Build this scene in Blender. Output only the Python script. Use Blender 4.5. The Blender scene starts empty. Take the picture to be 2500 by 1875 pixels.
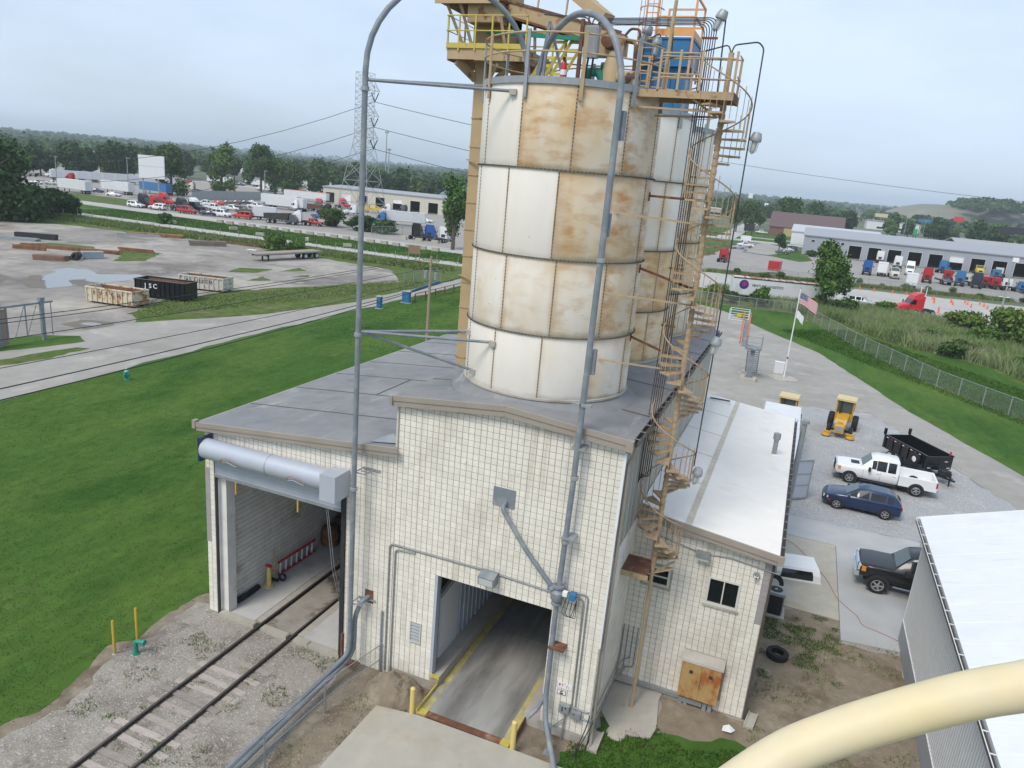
import bpy, bmesh, math, random
import numpy as np
from mathutils.geometry import delaunay_2d_cdt
from mathutils import Vector, Matrix, Quaternion, noise as mnoise
R = math.radians; PI = math.pi; cos = math.cos; sin = math.sin
S = bpy.context.scene
C = S.collection
rng = random.Random(7)
# ---------------------------------------------------------------- camera
cd = bpy.data.cameras.new('camera'); cam = bpy.data.objects.new('camera', cd); C.objects.link(cam)
cd.sensor_width = 36; cd.lens = 25.7507; cd.clip_start = 0.05; cd.clip_end = 20000
cam.location = (0, -19.2, 17.1); cam.rotation_mode = 'QUATERNION'
cam.rotation_quaternion = Quaternion((0.7770852, 0.5978593, 0.0828651, 0.1784273))
S.camera = cam
# ---------------------------------------------------------------- sky, sun, exposure
SUN_EL, SUN_AZ = R(52), R(200)          # azimuth measured clockwise from +Y
W = bpy.data.worlds.new('World'); S.world = W; W.use_nodes = True
nt = W.node_tree; nt.nodes.clear()
def wn(t): return nt.nodes.new(t)
wo = wn('ShaderNodeOutputWorld'); bg = wn('ShaderNodeBackground')
sky = wn('ShaderNodeTexSky'); sky.sky_type = 'NISHITA'; sky.sun_disc = False
sky.sun_elevation = SUN_EL; sky.sun_rotation = SUN_AZ
sky.air_density = 1.0; sky.dust_density = 2.0; sky.ozone_density = 1.5
tc = wn('ShaderNodeTexCoord'); mp = wn('ShaderNodeMapping'); mp.inputs['Scale'].default_value = (1.0, 1.0, 3.2)
nz = wn('ShaderNodeTexNoise'); nz.inputs['Scale'].default_value = 1.6; nz.inputs['Detail'].default_value = 6; nz.inputs['Roughness'].default_value = .55
rp = wn('ShaderNodeValToRGB'); rp.color_ramp.elements[0].position = .36; rp.color_ramp.elements[0].color = (.5, .5, .5, 1)
rp.color_ramp.elements[1].position = .68; rp.color_ramp.elements[1].color = (1, 1, 1, 1)
mx = wn('ShaderNodeMix'); mx.data_type = 'RGBA'
mx.inputs[7].default_value = (5.6, 6.7, 8.2, 1)      # overcast veil in the sky's own units
nt.links.new(tc.outputs['Generated'], mp.inputs['Vector']); nt.links.new(mp.outputs['Vector'], nz.inputs['Vector'])
nt.links.new(nz.outputs['Fac'], rp.inputs['Fac']); nt.links.new(rp.outputs['Color'], mx.inputs[0])
nt.links.new(sky.outputs['Color'], mx.inputs[6]); nt.links.new(mx.outputs[2], bg.inputs['Color'])
bg.inputs['Strength'].default_value = 0.092; nt.links.new(bg.outputs['Background'], wo.inputs['Surface'])
sd = bpy.data.lights.new('sun', 'SUN'); sd.energy = 1.5; sd.angle = R(20); sd.color = (1, .94, .85)
sun = bpy.data.objects.new('sun', sd); C.objects.link(sun)
sun.rotation_euler = (PI/2 - SUN_EL, 0, PI - SUN_AZ)
S.view_settings.view_transform = 'Standard'; S.view_settings.look = 'None'; S.view_settings.gamma = 1
S.view_settings.exposure = 0.6; S.view_settings.use_curve_mapping = False
S.cycles.use_denoising = True
S.cycles.max_bounces = 8; S.cycles.diffuse_bounces = 6; S.cycles.glossy_bounces = 2; S.cycles.transparent_max_bounces = 12
S.cycles.volume_bounces = 1; S.cycles.volume_step_rate = 5
# ---------------------------------------------------------------- mesh helpers
class MB:
    def __init__(s): s.v = []; s.f = []
    def add(s, v, f):
        n = len(s.v); s.v += [tuple(p) for p in v]; s.f += [tuple(i + n for i in q) for q in f]; return s
    def box(s, x0, y0, z0, x1, y1, z1):
        return s.add([(x0,y0,z0),(x1,y0,z0),(x1,y1,z0),(x0,y1,z0),(x0,y0,z1),(x1,y0,z1),(x1,y1,z1),(x0,y1,z1)],
                     [(0,3,2,1),(4,5,6,7),(0,1,5,4),(1,2,6,5),(2,3,7,6),(3,0,4,7)])
    def cbox(s, c, d, rz=0):
        x, y, z = d[0]/2, d[1]/2, d[2]/2; ca, sa = cos(rz), sin(rz)
        v = [(c[0]+a*ca-b*sa, c[1]+a*sa+b*ca, c[2]+e) for e in (-z, z) for a, b in ((-x,-y),(x,-y),(x,y),(-x,y))]
        return s.add(v, [(0,3,2,1),(4,5,6,7),(0,1,5,4),(1,2,6,5),(2,3,7,6),(3,0,4,7)])
    def bar(s, a, b, w, h=None, up=(0,0,1)):
        h = h or w; a = Vector(a); b = Vector(b); d = (b-a).normalized(); u = Vector(up)
        if abs(d.dot(u)) > .98: u = Vector((1,0,0))
        x = d.cross(u).normalized(); y = x.cross(d)
        v = [p + x*(i*w/2) + y*(j*h/2) for p in (a, b) for i, j in ((-1,-1),(1,-1),(1,1),(-1,1))]
        return s.add(v, [(3,2,1,0),(4,5,6,7),(0,1,5,4),(1,2,6,5),(2,3,7,6),(3,0,4,7)])
    def tube(s, path, r, n=8, cap=True):
        P = [Vector(p) for p in path]; base = len(s.v); T = []
        for i in range(len(P)):
            d = (P[min(i+1, len(P)-1)] - P[max(i-1, 0)])
            T.append(d.normalized() if d.length > 1e-9 else Vector((0,0,1)))
        u = Vector((0,0,1)) if abs(T[0].z) < .9 else Vector((1,0,0))
        x = T[0].cross(u).normalized()
        for i, p in enumerate(P):
            x = (x - T[i]*x.dot(T[i])).normalized(); y = T[i].cross(x)
            rr = r[i] if isinstance(r, (list, tuple)) else r
            for k in range(n):
                a = 2*PI*k/n; q = p + x*(rr*cos(a)) + y*(rr*sin(a)); s.v.append(tuple(q))
        for i in range(len(P)-1):
            for k in range(n):
                k2 = (k+1) % n
                s.f.append((base+i*n+k, base+i*n+k2, base+(i+1)*n+k2, base+(i+1)*n+k))
        if cap:
            s.f.append(tuple(base+k for k in range(n-1, -1, -1))); m = base+(len(P)-1)*n; s.f.append(tuple(m+k for k in range(n)))
        return s
    def cyl(s, a, b, r, n=12): return s.tube([a, b], r, n)
    def prism(s, poly, z0, z1):
        n = len(poly); v = [(x, y, z0) for x, y in poly] + [(x, y, z1) for x, y in poly]
        return s.add(v, [tuple(range(n-1, -1, -1)), tuple(range(n, 2*n))] + [(i, (i+1) % n, n+(i+1) % n, n+i) for i in range(n)])
    def prismx(s, poly, y0, y1):      # polygon in XZ extruded along Y
        n = len(poly); v = [(x, y0, z) for x, z in poly] + [(x, y1, z) for x, z in poly]
        return s.add(v, [tuple(range(n)), tuple(range(2*n-1, n-1, -1))] + [((i+1) % n, i, n+i, n+(i+1) % n) for i in range(n)])
    def lathe(s, prof, c=(0,0,0), n=24, a0=0, a1=2*PI, cap=False):
        base = len(s.v); full = abs(a1-a0-2*PI) < 1e-6; m = n if full else n+1
        for r, z in prof:
            for k in range(m):
                a = a0+(a1-a0)*k/n; s.v.append((c[0]+r*cos(a), c[1]+r*sin(a), c[2]+z))
        for i in range(len(prof)-1):
            for k in range(n):
                k2 = (k+1) % m
                s.f.append((base+i*m+k, base+i*m+k2, base+(i+1)*m+k2, base+(i+1)*m+k))
        return s
    def xf(s, M):
        s.v = [tuple(M @ Vector(p)) for p in s.v]; return s
    def mesh(s, name, m, smooth=False):
        me = bpy.data.meshes.new(name); me.from_pydata(s.v, [], s.f); me.materials.append(m)
        if smooth:
            me.polygons.foreach_set('use_smooth', [True]*len(me.polygons))
            me.set_sharp_from_angle(angle=R(38))
        me.update(); return me
    def obj(s, name, m, parent=None, smooth=False, **kw):
        return link(name, s.mesh(name, m, smooth), parent, **kw)
def link(name, me, parent=None, loc=None, rz=None, **kw):
    o = bpy.data.objects.new(name, me); C.objects.link(o)
    if parent: o.parent = parent
    if loc: o.location = loc
    if rz is not None: o.rotation_euler = (0, 0, rz)
    tag(o, **kw); return o
def tag(o, label=None, cat=None, group=None, kind=None):
    if label: o['label'] = label
    if cat: o['category'] = cat
    if group: o['group'] = group
    if kind: o['kind'] = kind
    return o
def thing(name, label, cat, loc=(0,0,0), rz=0, group=None):
    return link(name, None, None, loc, rz, label=label, cat=cat, group=group)
KIDS = {}
def copy_tree(o, loc, rz=None, label=None, group=None, swap=None, scale=None):
    """a copy of a thing with copies of its parts and sub-parts; swap maps a material name to another material"""
    def dup(a, par):
        c = a.copy(); C.objects.link(c)
        if par: c.parent = par
        if swap and c.data and c.data.materials and c.data.materials[0].name in swap:
            c.data = recol(c.data, swap[c.data.materials[0].name])
        for ch in list(a.children): dup(ch, c)
        return c
    c = dup(o, None); c.location = loc
    if rz is not None: c.rotation_euler = (0, 0, rz)
    if scale: c.scale = (scale,)*3
    return tag(c, label, None, group)
_rc = {}
def recol(me, m):
    k = (me.name, m.name)
    if k not in _rc:
        n = me.copy(); n.materials[0] = m; _rc[k] = n
    return _rc[k]
def text(s, size, m, name, parent=None, loc=(0,0,0), rot=(0,0,0), ext=.004, **kw):
    cu = bpy.data.curves.new(name, 'FONT'); cu.body = s; cu.size = size; cu.align_x = 'CENTER'; cu.align_y = 'CENTER'; cu.extrude = ext; cu.offset = size*.018
    cu.materials.append(m); cu.resolution_u = 2
    tmp = bpy.data.objects.new(name, cu); C.objects.link(tmp); me = bpy.data.meshes.new_from_object(tmp); bpy.data.objects.remove(tmp)
    if not me.materials: me.materials.append(m)
    o = link(name, me, parent, **kw); o.location = loc; o.rotation_euler = rot; return o
def arc(c, u, v, r, a0, a1, n=10):
    c, u, v = Vector(c), Vector(u), Vector(v)
    return [c + u*(r*cos(a0+(a1-a0)*k/n)) + v*(r*sin(a0+(a1-a0)*k/n)) for k in range(n+1)]
def fillet(pts, r, n=5):
    P = [Vector(p) for p in pts]; out = [P[0]]
    for i in range(1, len(P)-1):
        a, b, c = P[i-1], P[i], P[i+1]; da = (a-b); dc = (c-b); rr = min(r, da.length*.45, dc.length*.45)
        p0 = b+da.normalized()*rr; p1 = b+dc.normalized()*rr
        for k in range(n+1):
            t = k/n; out.append(p0*(1-t)**2 + b*2*t*(1-t) + p1*t*t)
    out.append(P[-1]); return out
# ---------------------------------------------------------------- materials
def mat(name, col, rough=.7, var=.12, scale=3.0, metal=0.0, col2=None, t=(.5, .62), scale2=1.5, stretch=None, bump=0.0, bscale=40, coord='Object', rnd=0.0, spec=.4, coat=0, detail=5, island=False):
    """base colour with fine variation, optionally patches of a second colour, bump and per-object variation"""
    m = bpy.data.materials.new(name); m.use_nodes = True; n = m.node_tree; b = n.nodes['Principled BSDF']; L = n.links.new
    b.inputs['Roughness'].default_value = rough; b.inputs['Metallic'].default_value = metal
    b.inputs['Specular IOR Level'].default_value = spec; b.inputs['Coat Weight'].default_value = coat; b.inputs['Coat Roughness'].default_value = .08
    if coord == 'World': src = n.nodes.new('ShaderNodeNewGeometry').outputs['Position']
    else: src = n.nodes.new('ShaderNodeTexCoord').outputs[coord]
    if stretch:
        q = n.nodes.new('ShaderNodeMapping'); q.inputs['Scale'].default_value = stretch; L(src, q.inputs['Vector']); src2 = q.outputs['Vector']
    else: src2 = src
    out = None
    def tex(sc, vec, det=detail):
        a = n.nodes.new('ShaderNodeTexNoise'); a.inputs['Scale'].default_value = sc; a.inputs['Detail'].default_value = det; a.inputs['Roughness'].default_value = .6
        L(vec, a.inputs['Vector']); return a.outputs['Fac']
    def mix(f, c1, c2, ty='MIX'):
        k = n.nodes.new('ShaderNodeMix'); k.data_type = 'RGBA'; k.blend_type = ty
        for i, c in ((0, f), (6, c1), (7, c2)):
            if hasattr(c, 'is_linked'): L(c, k.inputs[i])
            elif i == 0: k.inputs[0].default_value = c
            else: k.inputs[i].default_value = (*c[:3], 1)
        return k.outputs[2]
    out = n.nodes.new('ShaderNodeRGB').outputs[0]; out.default_value = (*col, 1)
    if col2:
        for c2, tt, sc, *st in (col2 if isinstance(col2, list) else [(col2, t, scale2)]):
            r = n.nodes.new('ShaderNodeMapRange'); r.inputs[1].default_value, r.inputs[2].default_value = tt; vec = src2
            if st: q = n.nodes.new('ShaderNodeMapping'); q.inputs['Scale'].default_value = st[0]; L(src, q.inputs['Vector']); vec = q.outputs['Vector']
            L(tex(sc, vec), r.inputs[0]); out = mix(r.outputs[0], out, c2)
    if var:
        r = n.nodes.new('ShaderNodeMapRange'); r.inputs[1].default_value = .25; r.inputs[2].default_value = .75; r.inputs[3].default_value = 1-var; r.inputs[4].default_value = 1+var
        L(tex(scale, src2), r.inputs[0]); out = mix(1.0, out, r.outputs[0], 'MULTIPLY')
    if rnd:
        rr = n.nodes.new('ShaderNodeNewGeometry').outputs['Random Per Island'] if island else n.nodes.new('ShaderNodeObjectInfo').outputs['Random']
        r = n.nodes.new('ShaderNodeMapRange'); r.inputs[3].default_value = 1-rnd; r.inputs[4].default_value = 1+rnd
        L(rr, r.inputs[0]); out = mix(1.0, out, r.outputs[0], 'MULTIPLY')
    L(out, b.inputs['Base Color'])
    if bump:
        k = n.nodes.new('ShaderNodeBump'); k.inputs['Strength'].default_value = bump; k.inputs['Distance'].default_value = .05
        L(tex(bscale, src), k.inputs['Height']); L(k.outputs['Normal'], b.inputs['Normal'])
    return m
_pc = {}
def paint(name, col, rough=.45, **k):
    if name not in _pc: _pc[name] = mat(name, col, rough, var=k.pop('var', .06), **k)
    return _pc[name]
M = dict(
 block=mat('white_block', (.785,.74,.65), .8, .07, 3, coord='World', col2=[((.6,.555,.47),(.5,.8),.45),((.45,.4,.31),(.62,.82),2.3),((.33,.28,.21),(.69,.78),4.5),((.52,.46,.36),(.55,.8),1.0,(2.6,2.6,.16))], rnd=.05, island=True, bump=.15, bscale=60),
 blockg=mat('grey_block', (.33,.31,.31), .8, .1, 3, coord='World', rnd=.08, island=True),
 mortar=mat('mortar', (.38,.34,.275), .9, .2, 4, coord='World'),
 inner=mat('dusty_block', (.72,.7,.65), .85, .12, 2, coord='World', col2=(.25,.21,.16), t=(.58,.8), scale2=.6, rnd=.06, island=True),
 base=mat('concrete_base', (.42,.39,.34), .9, .15, 2, coord='World', col2=(.3,.25,.19), t=(.5,.7), scale2=1.2),
 roof=mat('grey_roof', (.225,.228,.235), .8, .12, 1.6, coord='World', col2=[((.3,.298,.29),(.42,.75),.25),((.15,.15,.152),(.58,.8),.6),((.33,.325,.31),(.6,.7),1.2,(1,.25,1))], bump=.1, spec=.25),
 roofw=mat('white_roof', (.84,.80,.74), .6, .04, 2, coord='World', col2=(.66,.6,.52), t=(.62,.85), scale2=.4),
 fascia=mat('taupe_trim', (.33,.285,.24), .5, .1, 1, coord='World'),
 gutter=mat('gutter_brown', (.085,.07,.065), .5, .2, 2),
 panelw=mat('cream_panel', (.62,.6,.53), .55, .1, 1.5, coord='World', col2=(.42,.38,.3), t=(.55,.8), scale2=.5, stretch=(1,1,.25)),
 galv=mat('galvanised', (.34,.36,.37), .5, .15, 4, metal=.35),
 pipe=mat('grey_pipe', (.20,.225,.25), .5, .12, 3, metal=.0, col2=[((.31,.32,.31),(.5,.72),1.5),((.24,.2,.16),(.66,.76),3.5)]),
 cond=mat('conduit', (.27,.28,.28), .5, .15, 3, metal=.2),
 rustcond=mat('rusty_conduit', (.11,.075,.055), .6, .3, 3, col2=(.05,.045,.045), t=(.4,.6), scale2=.6),
 blackc=mat('dark_conduit', (.05,.05,.055), .5, .2, 4),
 tan=mat('tan_paint', (.47,.345,.2), .6, .12, 2, col2=(.33,.2,.1), t=(.62,.75), scale2=2.2),
 tanrust=mat('tan_paint_rusting', (.45,.33,.19), .65, .15, 3, col2=[((.22,.1,.05),(.55,.66),3.0),((.1,.05,.035),(.63,.75),5.0)]),
 stair=mat('tan_stair', (.42,.31,.19), .65, .14, 4, col2=[((.27,.14,.07),(.55,.7),3.5)], rnd=.08),
 rustb=mat('brown_rust', (.16,.075,.045), .85, .3, 4, col2=(.32,.2,.11), t=(.55,.75), scale2=2),
 legm=mat('leg_casing', (.46,.34,.19), .6, .08, 1.5, col2=(.3,.2,.11), t=(.62,.8), scale2=.9),
 yellow=mat('safety_yellow', (.56,.46,.09), .55, .15, 4, col2=(.36,.24,.09), t=(.55,.72), scale2=4),
 paleyel=mat('bollard_yellow', (.68,.53,.17), .5, .06, 4, col2=(.45,.33,.12), t=(.63,.78), scale2=6),
 ochre=mat('ochre_post', (.5,.33,.05), .6, .1, 4),
 orange=mat('orange_rail', (.72,.36,.13), .5, .06, 4),
 blue=mat('blue_box', (.03,.16,.34), .45, .08, 2),
 green=mat('machine_green', (.02,.2,.12), .45, .15, 5),
 teal=mat('hydrant_green', (.02,.25,.18), .45, .1, 5),
 conc=mat('concrete', (.45,.42,.37), .85, .1, 1.5, coord='World', col2=[((.34,.31,.26),(.5,.75),.35),((.25,.22,.18),(.64,.8),1.4)], bump=.1),
 concn=mat('new_concrete', (.44,.44,.43), .85, .07, 2, coord='World', col2=(.36,.36,.35), t=(.45,.7), scale2=.5),
 conco=mat('old_concrete', (.43,.4,.335), .85, .1, 1.5, coord='World', col2=[((.42,.33,.2),(.55,.75),.45),((.3,.27,.23),(.62,.8),.9)]),
 bridge=mat('weighbridge_deck', (.34,.33,.305), .8, .15, 2, coord='World', col2=(.085,.08,.075), t=(.46,.72), scale2=.45, stretch=(1.3,.25,1)),
 floor=mat('shed_floor', (.52,.51,.49), .85, .08, 2, coord='World', col2=(.27,.24,.2), t=(.58,.75), scale2=.5),
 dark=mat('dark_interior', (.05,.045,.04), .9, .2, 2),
 steel=mat('rail_steel', (.105,.09,.08), .5, .25, 4, metal=.4),
 tie=mat('weathered_tie', (.37,.32,.285), .9, .3, 5, rnd=.25, stretch=(1,8,1)),
 rollup=mat('door_grey', (.45,.48,.54), .4, .04, 2, metal=.1),
 glass=mat('dark_glass', (.012,.014,.016), .08, 0, spec=.6),
 wind=mat('windscreen', (.05,.075,.075), .06, 0, spec=.8),
 frame=mat('window_frame', (.62,.6,.54), .6, .05),
 rubber=mat('rubber', (.018,.018,.019), .8, .2, 8),
 black=mat('black_paint', (.012,.013,.015), .35, .1, 2, coat=.3),
 blackm=mat('black_matt', (.03,.03,.032), .7, .2, 3),
 rim=mat('alloy', (.42,.42,.43), .35, .1, 6, metal=.6),
 chrome=mat('chrome', (.7,.7,.72), .12, 0, metal=1.0),
 white=mat('white_paint', (.78,.78,.78), .35, .03, 2, coat=.3),
 trailer=mat('trailer_white', (.66,.67,.68), .5, .06, .6, col2=(.5,.5,.49), t=(.55,.8), scale2=.5),
 amber=mat('amber_lens', (.75,.26,.03), .2, 0), red=mat('red_lens', (.5,.015,.02), .2, 0),
 redp=mat('red_paint', (.5,.025,.03), .35, .05, 2, coat=.3),
 navy=mat('navy_paint', (.012,.03,.085), .28, .04, 2, coat=.5),
 sidingd=mat('grey_siding', (.6,.61,.62), .5, .05, 2, metal=.1),
 sidingb=mat('siding_base', (.34,.35,.37), .6, .06, 2),
 roofn=mat('white_metal_roof', (.76,.775,.79), .45, .04, 1, col2=[((.66,.67,.67),(.55,.8),.4),((.62,.61,.58),(.6,.8),1.2,(.3,4,1))]),
 wood=mat('deck_wood', (.36,.28,.2), .85, .2, 4, stretch=(6,1,1)),
 rusty=mat('rusty_steel', (.24,.11,.055), .8, .3, 4, col2=(.1,.055,.04), t=(.5,.68), scale2=2),
 binw=mat('bin_cream_rust', (.6,.53,.4), .7, .15, 3, col2=[((.38,.2,.08),(.5,.62),1.1),((.13,.05,.035),(.58,.68),2.2)]),
 cone=mat('cone_orange', (.75,.15,.05), .5, .05),
 lamp=mat('lamp_glass', (.55,.57,.55), .15, 0, spec=.6),
)
# ---------------------------------------------------------------- masonry: blocks as pieces, 300 nearest singly, the rest as one part
BW = .2011
CAMV = np.array([0, -19.2, 17.1])
def wall_strips(mb, u0, u1, v0, top, holes, place, th, peaks=()):
    """wall slab with openings; top(u) is its height; place(u, d, v) maps wall coordinates to the world"""
    us = sorted({u0, u1, *peaks, *[max(u0, min(u1, h[i])) for h in holes for i in (0, 2)]})
    for a, b in zip(us, us[1:]):
        m = (a+b)/2; cuts = sorted([(h[1], h[3]) for h in holes if h[0] <= m <= h[2]]); v = v0; segs = []
        for c0, c1 in cuts:
            if c0 > v + 1e-4: segs.append((v, v, c0, c0))
            v = max(v, c1)
        if top(m) > v: segs.append((v, v, top(a), top(b)))
        for va, vb, ta, tb in segs:
            q = [(a, va), (b, vb), (b, tb), (a, ta)]
            vv = [place(u, 0, v_) for u, v_ in q] + [place(u, th, v_) for u, v_ in q]
            mb.add(vv, [(0,1,2,3),(7,6,5,4),(1,0,4,5),(2,1,5,6),(3,2,6,7),(0,3,7,4)])
_bm = {}
def block_mesh(w, h, m, p=.013, c=.012, g=.0072):
    k = (round(w,4), round(h,4), m.name)
    if k not in _bm:
        a, b = w/2-g, h/2-g
        _bm[k] = MB().add([(-a,-b,0),(a,-b,0),(a,b,0),(-a,b,0),(-a+c*.4,-b+c*.4,p),(a-c*.4,-b+c*.4,p),(a-c*.4,b-c*.4,p),(-a+c*.4,b-c*.4,p)],
                          [(4,5,6,7),(0,1,5,4),(1,2,6,5),(2,3,7,6),(3,0,4,7)]).mesh('block', m)
    return _bm[k]
class Masonry:
    def __init__(s, parent): s.parent = parent; s.items = []
    def face(s, org, u, v, n, u0, u1, v0, v1, w, h, m, holes=(), top=None, alt=None, bond=False):
        org, u, v, n = (np.array(q, float) for q in (org, u, v, n)); r = random.Random(3)
        for j in range(int(round((v1-v0)/h))+1):
            off = (w/2 if bond and j % 2 else 0)
            for i in range(-1, int(round((u1-u0)/w))+1):
                a, b = u0+i*w+off, u0+(i+1)*w+off; a = max(a, u0); b = min(b, u1); z0 = v0+j*h; z1 = z0+h
                if b-a < .04: continue
                zt = min(v1, min(top(a), top(b)) if top else v1); z1 = min(z1, zt)
                if z1-z0 < .04: continue
                cu, cv = (a+b)/2, (z0+z1)/2
                if any(h0[0] < cu < h0[2] and h0[1] < cv < h0[3] for h0 in holes): continue
                p = org+u*cu+v*cv+n*(r.random()*.003)
                mm = alt(cu, cv, m) if alt else m
                s.items.append((float(np.linalg.norm(p-CAMV)), p, u, v, n, b-a, z1-z0, mm))
    def finish(s, near=300):
        s.items.sort(key=lambda t: t[0]); rest = {}
        for k, (d, p, u, v, n, w, h, m) in enumerate(s.items):
            me = block_mesh(w, h, m)
            if k < near:
                o = link('block', me, s.parent)
                o.matrix_local = Matrix(((u[0],v[0],n[0],p[0]),(u[1],v[1],n[1],p[1]),(u[2],v[2],n[2],p[2]),(0,0,0,1)))
            else:
                mb = rest.setdefault(m.name, (MB(), m))[0]
                mb.add([tuple(p+u*q.co.x+v*q.co.y+n*q.co.z) for q in me.vertices], [tuple(f.vertices) for f in me.polygons])
        for mb, m in rest.values(): mb.obj('block_courses', m, s.parent, kind='stuff')
YW = lambda y: (lambda u, d, v: (u, y+d, v))          # wall facing -Y
XW = lambda x, sgn=1: (lambda u, d, v: (x-sgn*d, u, v))   # wall facing +X (sgn 1)
def eave(pts, x0, x1, y0, y1): pass
# ================================================================ TALL SILO HOUSE
tall = thing('silo_house', 'tall white block building under the silos with a drive-through weighbridge door', 'building')
def ttop(u): return 10.12+(u+10.97)*.105 if u < -7.36 else 10.5-(u+7.36)*.07
TH = [(-9.33,0,-5.3,4.42), (-10.2,1.65,-9.8,2.45)]
mb = MB(); wall_strips(mb, -10.97, -3.73, .36, ttop, TH, YW(0), .2, (-7.36,)); mb.obj('front_wall', M['mortar'], tall)
for xa, xb in ((-10.985,-9.33),(-5.3,-3.715)): MB().box(xa,-.012,-.3,xb,.24,.36).obj('foundation', M['base'], tall)
mb = MB(); mb.box(-3.93,.2,-.3,-3.73,3.7,6.7); mb.box(-3.93,3.7,-.3,-3.73,19.3,6.3); mb.obj('side_wall', M['mortar'], tall)
mb = MB(); mb.box(-3.93,.2,6.7,-3.75,19.3,10.2)
mb.obj('side_girt_wall', M['panelw'], tall)
pm = MB().box(-.02,0,0,.0,.60,3.55).box(0,.03,0,.03,.09,3.55).box(0,.25,0,.018,.3,3.55).box(0,.45,0,.018,.5,3.55).mesh('side_panel', M['panelw'])
for k in range(31): link('side_panel', pm, tall, (-3.75, .2+.614*k, 6.62))
MB().box(-10.97,.2,-.3,-10.8,19.3,10.1).box(-10.97,19.1,-.3,-3.73,19.3,10.3).obj('rear_wall', M['panelw'], tall)
# roof: two slopes with an edge trim
rf = MB()
for (xa, za), (xb, zb) in (((-11.12,10.24),(-7.36,10.65)), ((-7.36,10.65),(-3.55,10.38))):
    rf.add([(xa,-.18,za-.12),(xb,-.18,zb-.12),(xb,19.5,zb-.12),(xa,19.5,za-.12),(xa,-.18,za),(xb,-.18,zb),(xb,19.5,zb),(xa,19.5,za)],
           [(0,3,2,1),(4,5,6,7),(0,1,5,4),(1,2,6,5),(2,3,7,6),(3,0,4,7)])
roof = rf.obj('roof', M['roof'], tall)
sm = MB()
for y in (2.4, 6.0, 9.4, 12.8, 16.2):
    sm.bar((-11.1,y,10.245),(-7.36,y+.05,10.655),.07,.014); sm.bar((-7.36,y+.05,10.655),(-3.6,y,10.388),.07,.014)
sm.obj('roof_seam', M['gutter'], roof)
f = MB()
for dz, dy, hh in ((.04,-.26,.16),(-.13,-.23,.17)):
    f.bar((-11.16,dy+.03,10.24+dz-hh/2),(-7.36,dy+.03,10.65+dz-hh/2),.07,hh); f.bar((-7.36,dy+.03,10.65+dz-hh/2),(-3.62,dy+.03,10.38+dz-hh/2),.07,hh)
f.obj('fascia', M['fascia'], tall); MB().box(-11.2,-.3,10.0,-11.1,-.1,10.26).box(-3.7,-.29,10.1,-3.5,-.06,10.4).obj('fascia_end', M['fascia'], tall)
g = MB().box(-3.55,-.1,10.22,-3.40,19.5,10.24).box(-3.42,-.1,10.24,-3.40,19.5,10.37).box(-3.55,-.1,10.24,-3.53,19.5,10.385)
gt = g.obj('gutter', M['gutter'], tall)
hm = MB().box(-.17,-.012,0,0,.012,.02).mesh('gutter_strap', M['galv'])
for k in range(27): link('gutter_strap', hm, gt, (-3.39, .1+.72*k, 10.38))
MB().tube(fillet([(-3.47,.05,10.2),(-3.5,.1,9.9),(-3.64,.2,9.6),(-3.64,.2,.35),(-3.6,-.02,.1)],.15),.055,8).obj('downspout', M['fascia'], tall)
MB().box(-3.74,-.02,3.6,-3.69,.05,9.95).box(-3.76,-.03,7.6,-3.68,.0,9.9).obj('corner_trim', M['white'], tall)
MB().bar((-11.0,-.03,8.5),(-11.0,-.03,10.05),.1,.06).obj('corner_trim', M['panelw'], tall)
mas = Masonry(tall)
mas.face((0,0,0),(1,0,0),(0,0,1),(0,-1,0),-10.97,-3.73,.36,10.6,BW,.2032,M['block'],TH,ttop)
mas.face((-3.73,0,0),(0,1,0),(0,0,1),(1,0,0),0.0,3.7,.36,6.55,BW*2,.2032,M['block'],(),None,bond=True)
mas.finish()
# interior of the drive-through
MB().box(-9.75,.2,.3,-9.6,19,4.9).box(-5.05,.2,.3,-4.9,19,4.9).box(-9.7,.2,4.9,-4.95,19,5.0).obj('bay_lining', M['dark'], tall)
MB().box(-9.6,.9,.55,-9.5,2.3,3.3).obj('bay_door', M['white'], tall)
pl = MB()
pl.box(-9.6,2.4,.55,-9.53,7.8,4.0)
for k in range(14): pl.box(-9.53,2.45+.38*k,.55,-9.485,2.60+.38*k,4.0)
pl.obj('white_lining_panel', M['rollup'], tall)
MB().bar((-9.45,.6,3.3),(-9.0,4.5,4.6),.12,.2).bar((-9.42,.35,2.2),(-9.42,.35,4.6),.06).bar((-9.3,.3,1.0),(-9.3,.3,4.6),.02).obj('door_track', M['galv'], tall)
MB().box(-9.36,-.02,.3,-9.27,.22,4.42).obj('door_jamb', M['rollup'], tall)
st = MB().box(-9.6,.0,-.3,-9.0,19,.62).obj('walkway', M['conc'], tall); MB().box(-9.33,-.06,.56,-8.98,.04,.66).obj('step_edge', M['yellow'], tall)
MB().box(-5.86,.0,-.3,-4.95,19,.5).obj('walkway', M['conc'], tall)
bm_ = MB().box(0,0,0,.3,.05,.07).mesh('board', M['wood'])
for k in range(4): link('board', bm_, tall, (-9.3, -.08, .14+.09*k))
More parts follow.
